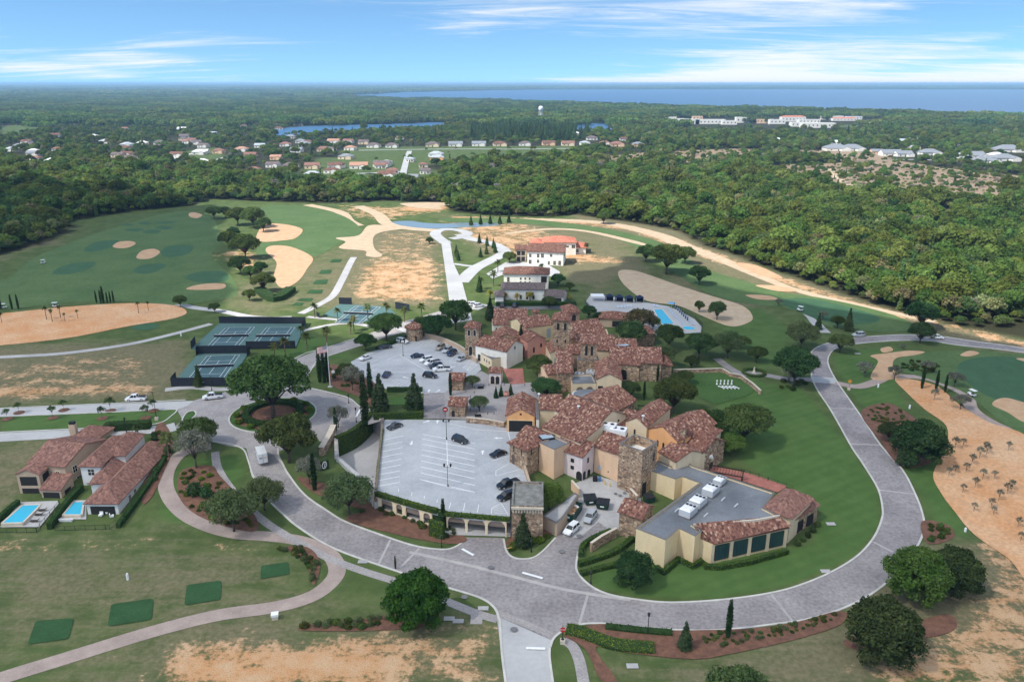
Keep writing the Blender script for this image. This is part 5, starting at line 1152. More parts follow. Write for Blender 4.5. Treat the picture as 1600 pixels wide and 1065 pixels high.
# ------------------------------------------------------------------ the clubhouse village
def bld(label, A, B, ze, d, roof='gable', rise=2.2, wall='stucco_cream', name='clubhouse_wing', **kw): return mass(None, A, B, ze, d, roof, rise, wall, name=name, label=label, **kw)
DK = ('opening_shade', None)
bld('orange gabled porte cochere opening onto the parking deck', (789, 651), (838, 652), 8.6, 12, 'gfront', 2.3, 'stucco_orange', 'porte_cochere', base=4.0, wins=[('f', .5, .1, 6.4, 3.3, 'g', 'opening_shade', 'stucco_cream'), ('f', .5, 5.0, .6, .6, 'a', 'dark_wood', None)])
mass(bpy.data.objects['porte_cochere'], (838, 655), (843, 655), 9.2, 12, 'flat', 0, 'stucco_white', base=4.0, over=.05, parapet=.3)
bld('stone tower with red pyramid roof beside the parking deck', (791, 691), (823, 705), 9.6, 6.0, 'pyr', 2.2, 'rubble_stone', 'stone_tower', base=1.0, over=.6, wins=[('f', .25, 6.6, .35, 1.6, 'r', 'opening_shade', None), ('f', .7, 6.6, .35, 1.6, 'r', 'opening_shade', None), ('r', .3, 6.6, .35, 1.6, 'r', 'opening_shade', None), ('r', .75, 6.6, .35, 1.6, 'r', 'opening_shade', None), ('f', .22, 3.2, 1.0, 2.6, 'a', 'bronze', None)])
bld('low red tiled link roof behind the pyramid roofed tower', (806, 680), (845, 695), 9.0, 6.5, 'gable', 1.6, 'stucco_peach', base=1.5)
bld('tall peach stucco block with a skylight', (842, 691), (866, 702), 10.2, 5.5, 'flat', 0, 'stucco_peach', base=1.0, over=.05, parapet=.4)
r = bld('pale lavender house with tiled lean-to roof above the service yard', (862, 698), (911, 715), 8.6, 5.0, 'shed', 1.9, 'stucco_lavender', base=1.0, over=.4, wins=[('f', .66, 5.3, .8, .8, 'q', 'window_glass', 'dark_wood'), ('f', .66, 3.4, .8, .8, 'q', 'window_glass', 'dark_wood'), ('f', .90, .4, 1.7, 3.0, 'a', 'opening_shade', None), ('r', .2, .4, 1.2, 2.9, 'a', 'opening_shade', None), ('r', .6, .4, 1.2, 2.6, 'a', 'window_glass', None), ('r', .5, 5.0, .8, 1.5, 'a', 'window_glass', None), ('f', .15, 4.0, 2.4, 3.2, 'q', 'stucco_orange', None)])
bld('cream walled hall with tiled roof sloping down behind a parapet', (845, 666), (907, 692), 10.6, 8.5, 'shed', 2.4, 'stucco_cream', base=1.5, over=.3)
bld('peach stucco wing with tiled roof facing the service yard', (926, 697), (968, 711), 9.4, 5.2, 'shed', 2.2, 'stucco_peach', base=1.0, over=.35, wins=[('f', .25, 2.6, 1.2, 1.2, 'q', 'light_metal', None), ('f', .6, 2.6, .3, .4, 'q', 'dark_metal', None)])
bld('square open topped rubble stone tower above the service yard', (967, 692), (1004, 705), 13.4, 6.6, 'flat', 0, 'rubble_stone', 'stone_tower', base=.8, over=.05, parapet=2.4, roofm='stucco_white', wins=[('r', .25, .2, 1.8, 3.6, 'q', 'opening_shade', None), ('r', .8, 8.2, .6, 2.2, 'q', 'dark_wood', None)])
bld('long cream gabled hall with mottled red roof, highest of the main block', (864, 640), (932, 668), 12.2, 11.5, 'gable', 2.9, 'stucco_cream', base=3.0, over=.3, wins=[('r', .75, 8.0, .6, .7, 'a', 'window_glass', None)])
bld('stone walled hall with long tiled roof beside the garden', (955, 648), (996, 625), 9.4, 12.5, 'gable', 3.0, 'rubble_stone', base=3.2, over=.4)
bld('tiled roof range along the courtyard behind the porte cochere', (842, 640), (880, 640), 10.0, 9.0, 'gable', 2.6, 'stucco_cream', base=4.0, over=.3)
bld('cream stepped gable house with one slit window', (976, 659), (1011, 668), 11.6, 15, 'gfront', 2.0, 'stucco_cream', base=2.2, over=.2, wins=[('f', .45, 6.4, .5, 1.6, 'q', 'opening_shade', None)])
bld('low cream annex beside the stepped gable house', (960, 664), (979, 668), 10.2, 8, 'shed', 1.6, 'stucco_cream', base=2.2, over=.2)
bld('orange gable house with three arched windows', (1010, 670), (1058, 690), 10.8, 16, 'gfront', 2.4, 'stucco_orange', base=1.8, over=.3, wins=[('f', .36, 5.4, .6, 1.7, 'a', 'window_glass', None), ('f', .56, 5.4, .6, 1.7, 'a', 'window_glass', None), ('f', .77, 5.4, .6, 1.7, 'a', 'window_glass', None)])
bld('stone east wing with tiled gable roof and shell awning', (1056, 691), (1098, 708), 8.6, 9.5, 'gable', 2.4, 'rubble_stone', base=1.0, over=.35, wins=[('r', .45, .6, 1.4, 2.8, 'q', 'opening_shade', None), ('r', .15, 1.0, .6, 1.6, 'q', 'opening_shade', None)])
bld('tiled roof wing rising behind the stone east wing', (1060, 676), (1105, 690), 10.2, 8, 'hip', 2.4, 'stucco_cream', base=2.5, over=.4)
bld('cream wing with tiled roof beside the open topped tower', (1027, 705), (1056, 722), 8.4, 9.5, 'gable', 1.8, 'stucco_cream', base=.8, over=.3)
bld('stone chimney tower between the east roofs', (1061, 668), (1072, 670), 13.4, 2.4, 'pyr', .5, 'rubble_stone', 'chimney', base=2, over=.2, tiles=False)
# flat roofed building
r = bld('flat topped square stone tower at the delivery drive', (799, 789), (849, 790), 8.4, 10.5, 'flat', 0, 'rubble_stone', 'stone_tower', base=-.3, over=.05, parapet=.45, roofm='mossy_roof', cap='mossy_roof')
fr_ = root_matrix(r); Lx = (W(849, 790, 8.4) - W(799, 789, 8.4)).length - .1
cb = MB()
for k in range(11): cb.box(.2 + k * (Lx - .7) / 10, -.28, 7.0 - .0, .5 + k * (Lx - .7) / 10, .0, 7.9)
cb.obj('corbel', MAT['trim'], r)
mb = MB(); mb.box(-.1, -.45, 7.9, Lx + .1, -.03, 8.35); mb.obj('cornice', MAT['trim'], r)
bld('small rubble stone gatehouse with tiled roof by the delivery drive', (964, 799), (1004, 812), 5.9, 6.0, 'gable', 1.8, 'rubble_stone', 'gatehouse', base=-.3, over=.4)
def flat_block(name, label, px, z, base, wall, roofm, par=.45):
    pts = [W(x, y, z) for x, y in px]; root = thing(name, label, 'building', (pts[0].x, pts[0].y, base))
    local_box(root, 'wall', pts, base, z - par, wall)
    P = [Vector((p.x, p.y, 0)) for p in pts]; ar = sum(P[i].x * P[(i + 1) % len(P)].y - P[(i + 1) % len(P)].x * P[i].y for i in range(len(P)))
    if ar < 0: P.reverse()
    ins = []
    for i in range(len(P)):
        a, b, c = P[i - 1], P[i], P[(i + 1) % len(P)]; d1, d2 = (b - a).normalized(), (c - b).normalized(); n1, n2 = Vector((-d1.y, d1.x, 0)), Vector((-d2.y, d2.x, 0)); m = (n1 + n2).normalized(); ins.append(b + m * (.35 / max(.35, m.dot(n1))))
    for i in range(len(P)):
        j = (i + 1) % len(P); local_box(root, 'parapet', [P[i], P[j], ins[j], ins[i]], z - par, z - .05, wall)
    for i in range(len(P)):
        j = (i + 1) % len(P); local_box(root, 'coping', [P[i] + (P[i] - ins[i]) * .15, P[j] + (P[j] - ins[j]) * .15, ins[j] + (ins[j] - P[j]) * .1, ins[i] + (ins[i] - P[i]) * .1], z - .05, z + .03, 'parapet_cap')
    local_box(root, 'roof', ins, z - par, z - par + .04, roofm); return root
flat_block('bin_store', 'low beige wedge shaped bin store beside the delivery drive', [(848, 806), (870, 817), (882, 805), (904, 773), (898, 769)], 3.4, -.2, 'stucco_beige', 'concrete', .12)
ZB = 6.6
ban = flat_block('banquet_hall', 'large flat roofed yellow building with tiled front roof and tall windows', [(994, 825), (1040, 843), (1061, 825), (1086, 837), (1097, 828), (1084, 820), (1180, 813), (1218, 806), (1193, 793), (1210, 769), (1082, 727), (1067, 715), (1048, 728), (1028, 719), (1017, 735), (1055, 748), (1066, 744), (1093, 754)], ZB, -.3, 'stucco_yellow', 'flat_roof')
# its tiled front roof and window wall
inv = root_matrix(ban).inverted(); rf = Roof(); top = [W(1084, 820, 7.0), W(1180, 813, 7.0), W(1218, 806, 7.0)]; eav = [W(1094, 840, 4.9), W(1117, 850, 4.9), W(1234, 824, 4.9)]
L3 = lambda p: inv @ p
rf.plane([L3(eav[0]), L3(eav[1]), L3(top[0])]); rf.plane([L3(eav[1]), L3(eav[2]), L3(top[2]), L3(top[0])])
me = bpy.data.meshes.new('front_roof'); rf.bm.normal_update(); rf.bm.to_mesh(me); rf.bm.free(); me.materials.append(MAT['clay_tile']); o = obj('front_roof', me, ban)
e0, e1_, e2_ = (Vector((p.x, p.y, 0)) for p in eav); inw_ = (Vector((top[0].x, top[0].y, 0)) - e1_).normalized()
local_box(ban, 'window_wall', [e0 + inw_ * .3, e1_ + inw_ * .5, e2_ + inw_ * .5, Vector((top[2].x, top[2].y, 0)), Vector((top[0].x, top[0].y, 0))], -.3, 4.7, 'stucco_yellow')
d_ = (e2_ - e1_).normalized(); L_ = (e2_ - e1_).length; fr = Matrix.Translation(e1_ + inw_ * .5) @ Matrix.Rotation(math.atan2(d_.y, d_.x), 4, 'Z')
for k in range(4): window(ban, fr, (L_ * (.13 + .245 * k), 0, .7), (1, 0, 0), 'm', L_ * .175, 3.4, 'teal_glass')
for k in range(5): local_box(ban, 'pilaster', [fr @ Vector((L_ * (.008 + .245 * k) + s * .35, t, 0)) for s, t in ((-1, -.12), (1, -.12), (1, .1), (-1, .1))], -.3, 4.6, 'stucco_cream')
cream = MB()
for p, q in ((top[0], top[1]), (top[1], top[2])):
    a, b = L3(p), L3(q); d2 = (b - a); c = (a + b) / 2; cream.obox(c + Vector((0, 0, .0)), d2 / 2, Vector((-d2.y, d2.x, 0)).normalized() * .18, Vector((0, 0, .28)))
cream.obj('ridge_parapet', MAT['trim'], ban)
for i, (x, y) in enumerate(((1075, 803), (1090, 789), (1110, 771), (1124, 755))):
    c = W(x, y, ZB - .4); ang = math.atan2(d_.y, d_.x) + .55
    t = thing('rooftop_unit', ['rooftop air conditioner closest to the windows of the flat roof', 'second rooftop air conditioner of the row, counted from the windows', 'third rooftop air conditioner of the row, counted from the windows', 'smallest rooftop air conditioner at the clubhouse end of the row'][i], 'air conditioner', c, ang, 'rooftop units of the flat roof', .8 if i == 3 else 1.0)
    MB().box(-1.9, -1.3, .25, 1.9, 1.3, 1.7).obj('casing', MAT['light_metal'], t)
    MB().add([(-1.9, -1.3, 1.702), (.4, -1.3, 1.702), (.4, 1.3, 1.702), (-1.9, 1.3, 1.702), (-1.5, -1.0, 2.0), (.2, -1.0, 2.0), (.2, 1.0, 2.0), (-1.5, 1.0, 2.0)], [(4, 5, 6, 7), (0, 1, 5, 4), (1, 2, 6, 5), (2, 3, 7, 6), (3, 0, 4, 7)]).obj('hood', MAT['white_metal'], t)
    MB().box(-2.0, -1.4, .0, 2.0, 1.4, .25).obj('curb_base', MAT['parapet_cap'], t)
    for k in range(3): MB().lathe([(.33, 1.7), (.33, 1.82), (.25, 1.82)], 12, (1.1, -.85 + .85 * k, 0)).obj('fan', MAT['dark_metal'], t)
for x, y in ((1058, 797), (1103, 805), (1150, 790), (1130, 780)):
    c = W(x, y, ZB - .4); t = tag(MB().box(-.9, -.15, 0, .9, .15, .25).obj('roof_pipe', MAT['light_metal'], None, c, .9), 'small grey duct lying on the flat roof', 'duct', 'ducts on the flat roof')
pav = bld('red tiled hipped pavilion at the end of the flat roofed building', (1190, 793), (1238, 811), 6.4, 10.5, 'hip', 2.4, 'stucco_cream', 'pavilion', base=-.2, over=.6, tile='villa_tile')
mass(pav, (1240, 814), (1282, 789), 4.4, 3.0, 'shed', 1.3, 'rubble_stone', base=-.2, over=.3, tile='villa_tile', wins=[('f', .3, .8, 2.4, 2.4, 'm', 'opening_shade'), ('f', .7, .8, 2.4, 2.4, 'm', 'opening_shade')])
# middle of the village
t = bld('stone bell tower of the chapel with white quoins', (724, 512), (749, 513), 15.5, 5.0, 'pyr', 1.9, 'rubble_stone', 'bell_tower', base=4, over=.4, wins=[('f', .3, 8.6, .9, 2.2, 'a', 'opening_shade', 'stucco_white'), ('f', .72, 8.6, .9, 2.2, 'a', 'opening_shade', 'stucco_white'), ('f', .4, 1.5, 1.2, 3.4, 'a', 'opening_shade', 'stucco_white')])
bld('chapel nave with bright red tiled roof and white gable end', (741, 539), (792, 550), 10.2, 10, 'gable', 2.5, 'stucco_white', base=4, over=.3, wins=[('r', .5, 5.6, .7, 1.2, 'a', 'opening_shade', None), ('f', .12, .8, 1.1, 2.4, 'q', 'dark_wood', 'stucco_white')])
bld('low cream block with three small windows beside the upper parking lot', (749, 550), (768, 561), 7.8, 5.5, 'flat', 0, 'stucco_cream', base=4, over=.05, parapet=.5, wins=[('f', .4, 1.6, .6, 1.0, 'q', 'window_glass', None), ('f', .6, 1.6, .6, 1.0, 'q', 'window_glass', None), ('f', .8, 1.6, .6, 1.0, 'q', 'window_glass', None)])
bld('little arched gate building with two dark arches on the plaza', (762, 582), (784, 583), 8.0, 4, 'gable', 1.2, 'stucco_lavender', 'gatehouse', base=4, over=.35, wins=[('f', .3, .1, 1.2, 2.7, 'a', 'opening_shade', 'trim'), ('f', .72, .1, 1.2, 2.7, 'a', 'opening_shade', 'trim')])
bld('upper stone gatehouse beside the lane', (700, 594), (725, 595), 7.6, 5.5, 'gable', 1.5, 'rubble_stone', 'gatehouse', base=4, over=.4)
bld('lower stone gatehouse with an arched door beside the lane', (699, 634), (728, 635), 7.6, 6, 'gable', 1.5, 'rubble_stone', 'gatehouse', base=4, over=.4, wins=[('f', .25, .1, .9, 2.0, 'a', 'opening_shade', None)])
bld('tall stone campanile with tiled hip roof in the middle of the village', (862, 500), (893, 501), 19.5, 6.5, 'pyr', 2.2, 'rubble_stone', 'bell_tower', base=4, over=.5, wins=[('f', .3, 12.0, .9, 2.4, 'a', 'opening_shade', None), ('f', .72, 12.0, .9, 2.4, 'a', 'opening_shade', None), ('f', .25, 7.5, .5, 1.2, 'a', 'opening_shade', None), ('f', .75, 7.5, .5, 1.2, 'a', 'opening_shade', None)])
bld('stone gallery tower with one arched opening behind the campanile', (882, 489), (908, 488), 15.0, 8, 'hip', 1.8, 'rubble_stone', base=4, over=.5, wins=[('f', .6, 7.4, 1.6, 2.8, 'a', 'opening_shade', None)])
bld('square stone tower with two tall dark slits', (906, 537), (935, 538), 15.5, 6.0, 'shed', 1.4, 'rubble_stone', 'stone_tower', base=4, over=.3, wins=[('f', .35, 7.6, .8, 3.2, 'a', 'opening_shade', None), ('f', .68, 7.6, .8, 3.2, 'a', 'opening_shade', None)])
bld('cream gable house with a red awning door', (931, 593), (973, 594), 9.6, 15, 'gfront', 2.0, 'stucco_cream', base=4, over=.3, wins=[('f', .58, 2.0, .8, .9, 'q', 'window_glass', None), ('f', .74, 2.0, .8, .9, 'q', 'window_glass', None), ('f', .16, .1, 1.5, 3.4, 'q', 'opening_shade', None)])
bld('flat roofed cream annex with two blind arches', (895, 599), (932, 598), 8.4, 7.5, 'flat', 0, 'stucco_cream', base=4, over=.05, parapet=.6, wins=[('f', .3, .8, 2.0, 2.4, 'a', 'taupe', 'stucco_beige'), ('f', .72, .8, 2.0, 2.4, 'a', 'taupe', 'stucco_beige')])
bld('rough stone tower with tiled top behind the dark courtyard tree', (871, 583), (897, 582), 10.5, 5.5, 'shed', 1.8, 'rubble_stone', 'stone_tower', base=4, over=.3)
bld('stone base tower below the two slit tower', (903, 562), (936, 562), 10.5, 4.0, 'flat', 0, 'rubble_stone', base=4, over=.05, parapet=.3)
bld('long tiled hall with stone walls facing the croquet lawn, west half', (949, 567), (1001, 571), 9.6, 15, 'gable', 3.4, 'rubble_stone', base=4, over=.4, wins=[('f', .2, .3, 2.0, 3.4, 'a', 'opening_shade', None), ('f', .5, .3, 2.0, 3.4, 'a', 'opening_shade', None)])
bld('long tiled hall with stone walls facing the croquet lawn, east half', (998, 567), (1036, 568), 10.2, 13, 'gable', 3.2, 'rubble_stone', base=4, over=.4)
bld('small tiled bay at the end of the long stone hall', (1033, 571), (1052, 571), 8.8, 7, 'hip', 2.0, 'rubble_stone', base=4, over=.4)
bld('tiled house with a skylight behind the long stone hall', (963, 543), (997, 543), 11.5, 8, 'gable', 1.8, 'stucco_cream', base=4, over=.3)
bld('broad red roofed range between campanile and pool', (896, 545), (960, 548), 9.8, 14, 'gable', 3.2, 'stucco_cream', base=4, over=.3)
bld('red roofed range below the terrace full of cafe tables', (890, 530), (950, 524), 9.0, 8, 'gable', 2.2, 'stucco_peach', base=4, over=.3)
bld('yellow gable house behind the terrace', (898, 518), (944, 512), 9.6, 10, 'gable', 2.2, 'stucco_yellow', base=4, over=.3)
bld('cream building with tiled roof left of the campanile', (818, 513), (866, 506), 10.0, 11, 'gable', 2.4, 'stucco_yellow', base=4, over=.3, wins=[('f', .85, 1.0, 1.6, 3.4, 'q', 'sky_glass', None)])
bld('pink gable house left of the campanile', (824, 534), (854, 529), 10.4, 9, 'gfront', 1.8, 'stucco_pink', base=4, over=.25, wins=[('f', .35, 2.0, .7, 2.0, 'a', 'opening_shade', None), ('f', .75, 3.6, .7, 1.4, 'a', 'opening_shade', None)])
bld('old stone gable house behind the chapel', (771, 531), (812, 530), 9.8, 9, 'gfront', 2.2, 'rubble_stone', base=4, over=.3, wins=[('f', .55, 1.0, 2.6, 3.0, 'a', 'taupe', None), ('f', .15, 1.0, 1.6, 3.0, 'a', 'opening_shade', None)])
bld('white walled house with round windows behind the stone gable house', (770, 508), (795, 507), 7.8, 6, 'gable', 1.6, 'stucco_white', base=4, over=.3, wins=[('f', .2, 1.4, .7, 1.2, 'a', 'opening_shade', None), ('f', .5, 1.4, .7, 1.2, 'a', 'opening_shade', None), ('f', .8, 1.4, .7, 1.2, 'a', 'opening_shade', None)])
bld('long low red roofed house at the north edge of the village', (771, 499), (825, 499), 8.4, 12, 'gable', 2.6, 'stucco_cream', base=4, over=.4)
bld('stone chimney house with a small tiled hat', (831, 488), (844, 488), 12.6, 3.2, 'pyr', .8, 'rubble_stone', 'chimney', base=4, over=.3)
bld('white cottage with a big window below the campanile', (859, 552), (885, 551), 8.6, 10, 'gfront', 1.6, 'stucco_cream', base=4, over=.25, wins=[('f', .5, 1.0, 2.6, 1.9, 'r', 'sky_glass', 'stucco_white')])
bld('tiled courtyard wing with deep shaded eaves', (872, 569), (898, 568), 8.8, 7, 'shed', 2.2, 'stucco_beige', base=4, over=.4, wins=[('f', .5, .4, 3.6, 2.6, 'q', 'opening_shade', None)])  # shade below the eaves is painted as a near-black panel
bld('small red roofed link beside the two slit tower', (884, 552), (908, 553), 9.2, 8, 'gable', 2.0, 'stucco_beige', base=4, over=.3)
bld('tiled link between the chapel and the stone gable house', (795, 546), (818, 540), 8.4, 7, 'gable', 1.6, 'stucco_beige', base=4, over=.3)
bld('tiled courtyard lean-to beside the rough stone tower', (855, 586), (875, 583), 9.0, 7, 'gable', 2.0, 'stucco_peach', base=4, over=.3)
bld('red roofed pool bar', (935, 497), (982, 499), 7.6, 8, 'hip', 1.8, 'stucco_beige', 'pool_bar', base=4, over=.5, wins=[('f', .7, .2, 5.0, 2.4, 'q', 'opening_shade', None)])
bld('red roofed pool house behind the dark trees', (975, 523), (1026, 521), 8.6, 9, 'hip', 2.0, 'rubble_stone', 'pool_house', base=4, over=.5)
# round tower
c = G(648, 530); t = thing('round_tower', 'round stone tower with a conical red roof at the parking lot corner', 'tower', c)
MB().lathe([(3.0, -.3), (3.0, 5.2), (2.9, 5.2)], 24).obj('wall', MAT['rubble_stone'], t)
rf = Roof(); ring = [Vector((3.6 * math.cos(2 * math.pi * i / 12), 3.6 * math.sin(2 * math.pi * i / 12), 5.0)) for i in range(12)]
for i in range(12): rf.plane([ring[i], ring[(i + 1) % 12], Vector((0, 0, 6.9))])
me = bpy.data.meshes.new('roof'); rf.bm.normal_update(); rf.bm.to_mesh(me); rf.bm.free(); me.materials.append(MAT['clay_tile']); obj('roof', me, t)
window(t, Matrix.Translation(c), (.8, -2.9, .1), (1, 0, 0), 'a', .8, 2.2, 'opening_shade', None)
# ------------------------------------------------------------------ villas on the left
v = bld('beige two storey villa with screened porch and brick red roof', (40, 724), (101, 730), 7.0, 15, 'gable', 2.6, 'stucco_beige', 'villa', tile='villa_tile', over=.4, base=-.2, wins=[('r', .2, 4.2, 1.4, 1.7, 'r', 'window_glass', 'stucco_white'), ('r', .72, 4.4, 3.0, 1.7, 'r', 'window_glass', 'stucco_white'), ('r', .25, .9, 1.4, 1.9, 'r', 'window_glass', 'stucco_white'), ('f', .78, 4.6, 1.0, 1.1, 'r', 'window_glass', 'stucco_white')])
mass(v, (22, 742), (61, 742), 6.4, 6.5, 'gfront', 1.3, 'stucco_beige', tile='villa_tile', over=.3, base=-.2, wins=[('f', .5, 3.7, 4.0, 2.3, 'q', 'opening_shade', None), ('f', .5, .25, 4.0, 2.7, 'q', 'opening_shade', None), ('r', .5, 3.7, 4.0, 2.2, 'q', 'opening_shade', None)])
mass(v, (60, 765), (95, 766), 3.4, 5.0, 'shed', 1.7, 'stucco_beige', tile='villa_tile', over=.3, base=-.2, wins=[('f', .5, .25, 4.0, 2.6, 'q', 'opening_shade', None), ('r', .5, .6, 2.4, 2.0, 'q', 'opening_shade', None)])
mass(v, (98, 690), (142, 693), 5.2, 9.5, 'hip', 2.2, 'stucco_beige', tile='villa_tile', over=.4, base=.5)
cc = W(113, 662, 9.0); local_box(v, 'chimney', [(cc.x - .8, cc.y - .6), (cc.x + .8, cc.y - .6), (cc.x + .8, cc.y + .6), (cc.x - .8, cc.y + .6)], 4, 9.0, 'stucco_beige'); local_box(v, 'chimney_cap', [(cc.x - .65, cc.y - .5), (cc.x + .65, cc.y - .5), (cc.x + .65, cc.y + .5), (cc.x - .65, cc.y + .5)], 9.0, 9.7, 'dark_metal')
v = bld('white villa with long brick red hipped roof and covered patio', (129, 787), (185, 787), 3.5, 30, 'hip', 2.7, 'villa_white', 'villa', tile='villa_tile', over=.5, base=-.2, wins=[('f', .5, .2, 5.6, 2.6, 'q', 'opening_shade', None), ('r', .18, 1.0, 1.0, 1.7, 'r', 'window_glass', 'stucco_white'), ('r', .27, 1.0, 1.0, 1.7, 'r', 'window_glass', 'stucco_white'), ('r', .48, 1.0, 1.2, 1.7, 'r', 'window_glass', 'stucco_white'), ('r', .62, 1.4, 1.4, 1.4, 'r', 'window_glass', 'stucco_white'), ('r', .8, 1.4, 1.4, 1.4, 'r', 'window_glass', 'stucco_white')])
mass(v, (120, 729), (158, 729), 7.0, 15, 'hip', 2.1, 'villa_white', tile='villa_tile', over=.5, base=-.1, wins=[('f', .5, 4.6, 1.5, 1.6, 'r', 'window_glass', 'stucco_white'), ('f', .35, .4, 1.8, 2.3, 'r', 'sky_glass', 'stucco_white')])
mass(v, (138, 757), (180, 753), 4.6, 14, 'hip', 2.0, 'villa_white', tile='villa_tile', over=.4, base=-.1)
mass(v, (158, 713), (196, 712), 6.8, 12, 'hip', 2.0, 'villa_white', tile='villa_tile', over=.4, base=.2)
# ------------------------------------------------------------------ houses north of the village
v = bld('white house with bright red hipped roofs beside the fairway', (848, 379), (902, 379), 11.0, 14, 'hip', 2.4, 'stucco_white', 'house', tile='red_tile', over=.6, base=3.8, wins=[('f', .55, 4.4, .9, .9, 'q', 'window_glass', None), ('f', .65, 4.4, .9, .9, 'q', 'window_glass', None), ('f', .75, 4.4, .9, .9, 'q', 'window_glass', None), ('f', .92, 4.0, 1.8, 1.8, 'r', 'window_glass')])
mass(v, (870, 386), (917, 387), 7.6, 12, 'hip', 2.2, 'stucco_white', tile='red_tile', over=.6, base=3.8, wins=[('f', .3, 1.0, 1.4, 1.7, 'r', 'window_glass'), ('f', .7, 1.0, 1.4, 1.7, 'r', 'window_glass')])
mass(v, (828, 381), (852, 381), 7.2, 12, 'hip', 1.8, 'stucco_white', tile='red_tile', over=.6, base=3.8)
v = bld('cream two storey house with dark brown gabled roof', (822, 393), (882, 395), 11.0, 14, 'gable', 3.0, 'stucco_white', 'house', tile='brown_tile', over=.6, base=3.8, wins=[('f', .08, 4.2, 1.2, 1.8, 'r'), ('f', .3, 4.2, 1.2, 1.8, 'r'), ('f', .42, 4.2, 1.4, 2.0, 'r'), ('f', .66, 4.8, 1.1, 1.4, 'r'), ('f', .08, .8, 1.4, 2.0, 'r'), ('f', .30, 1.4, 1.2, 1.6, 'r'), ('f', .6, .6, 1.0, 1.8, 'r'), ('f', .76, .6, 1.2, 2.0, 'r'), ('f', .9, .6, 1.2, 2.2, 'r'), ('r', .5, 4.0, 3.4, 2.4, 'q', 'opening_shade')])
mass(v, (804, 390), (824, 390), 10.6, 10, 'gable', 1.6, 'stucco_beige', tile='brown_tile', over=.5, base=3.8, wins=[('f', .3, 3.6, 2.0, 2.4, 'q', 'opening_shade'), ('f', .7, 3.6, 2.0, 2.4, 'q', 'opening_shade'), ('f', .3, .4, 2.0, 2.6, 'q', 'opening_shade'), ('f', .7, .4, 2.0, 2.6, 'q', 'opening_shade')])
v = bld('cream house with brown hipped roof above a grey roofed wing', (785, 428), (859, 429), 11.2, 12, 'hip', 2.2, 'stucco_white', 'house', tile='brown_tile', over=.6, base=3.8, wins=[('f', .38, 4.8, .7, .9, 'q'), ('f', .48, 4.8, .7, .9, 'q'), ('f', .58, 4.8, .7, .9, 'q'), ('f', .38, 3.0, .7, .9, 'q'), ('f', .48, 3.0, .7, .9, 'q'), ('f', .58, 3.0, .7, .9, 'q'), ('f', .9, 3.6, 2.6, 2.8, 'q', 'opening_shade'), ('f', .1, 3.6, 1.0, 2.2, 'r')])
v = bld('white house with grey tiled roofs behind the clipped hedge', (782, 452), (852, 453), 8.8, 9, 'gable', 2.0, 'villa_white', 'house', tile='grey_tile', over=.5, base=3.8, wins=[('f', .6, 2.4, 1.2, 1.4, 'r'), ('f', .72, 2.4, 1.2, 1.4, 'r'), ('f', .45, .6, .9, 1.9, 'q'), ('f', .6, .6, .9, 1.9, 'q'), ('f', .75, .6, .9, 1.9, 'q')])
mass(v, (850, 462), (881, 464), 6.8, 9, 'gable', 1.8, 'villa_white', tile='grey_tile', over=.4, base=3.8, wins=[('f', .75, .3, 2.6, 2.0, 'q', 'opening_shade')])
mass(v, (772, 463), (788, 463), 6.8, 7, 'gable', 1.6, 'villa_white', tile='grey_tile', over=.4, base=3.8)
patch('paved_court', [(760, 428), (790, 410), (850, 410), (875, 425), (872, 435), (850, 430), (785, 430), (770, 436)], MAT['road_concrete'], .05, smooth=False)
# ------------------------------------------------------------------ far houses and the town
RM = dict(g='grey_tile', d='slate_roof', b='brown_tile', r='villa_tile', o='peach_roof', s='pale_roof', w='white_roof', p='villa_tile'); WM = dict(w='stucco_white', c='stucco_cream', p='stucco_peach', o='stucco_orange')
plain('peach_roof', (.40, .22, .15), .8, .12); plain('slate_roof', (.21, .225, .245), .8, .1); plain('pale_roof', (.36, .39, .41), .7, .1); plain('white_roof', (.66, .66, .65), .7, .06)
qh = random.Random(9); RN = dict(g='grey roofed', d='slate roofed', b='brown roofed', r='dull red roofed', o='peach roofed', s='pale grey roofed', w='white roofed', p='dull red roofed'); WN = dict(w='white', c='cream', p='peach', o='orange')
for x, y, w, rr, wc in HOUSES:
    p = G(x, y); w = w * 1.2; dep = w * qh.uniform(.55, .7); hh = 3.8
    a = Vector((p.x - w / 2, p.y, p.z + hh)); b = Vector((p.x + w / 2, p.y + qh.uniform(-2.5, 2.5), p.z + hh))
    ty = qh.choice(['hip', 'hip', 'gable'])
    area = 'beyond the lake' if y < 205 else 'between wood and scrub on the lake side' if x > 1200 else 'in the neighbourhood behind the wood'
    h = mass(None, a, b, p.z + hh, dep, ty, w * .16, WM[wc], base=p.z - .2, over=.5, tile=RM[rr], tiles=False, world_ab=True, name='distant_house', cat='house', label='%s walled, %s %s house %s' % (WN[wc], RN[rr], 'hipped' if ty == 'hip' else 'gabled', area), group='distant %s %s %s houses %s' % (WN[wc], RN[rr], ty, area), wins=[('f', .2, 1.0, 1.6, 1.4, 'q', 'window_glass', None), ('f', .5, .2, 1.4, 2.2, 'q', 'dark_wood', None), ('f', .8, .6, 3.2, 2.2, 'q', 'stucco_white' if wc != 'w' else 'taupe', None)])
    if w > 14 and y > 222:
        mass(h, Vector((p.x + w * .05, p.y - dep * .35, p.z + hh - .3)), Vector((p.x + w * .45, p.y - dep * .35, p.z + hh - .3)), p.z + hh - .3, dep * .5, 'gfront', w * .09, WM[wc], base=p.z - .2, over=.4, tile=RM[rr], tiles=False, world_ab=True)
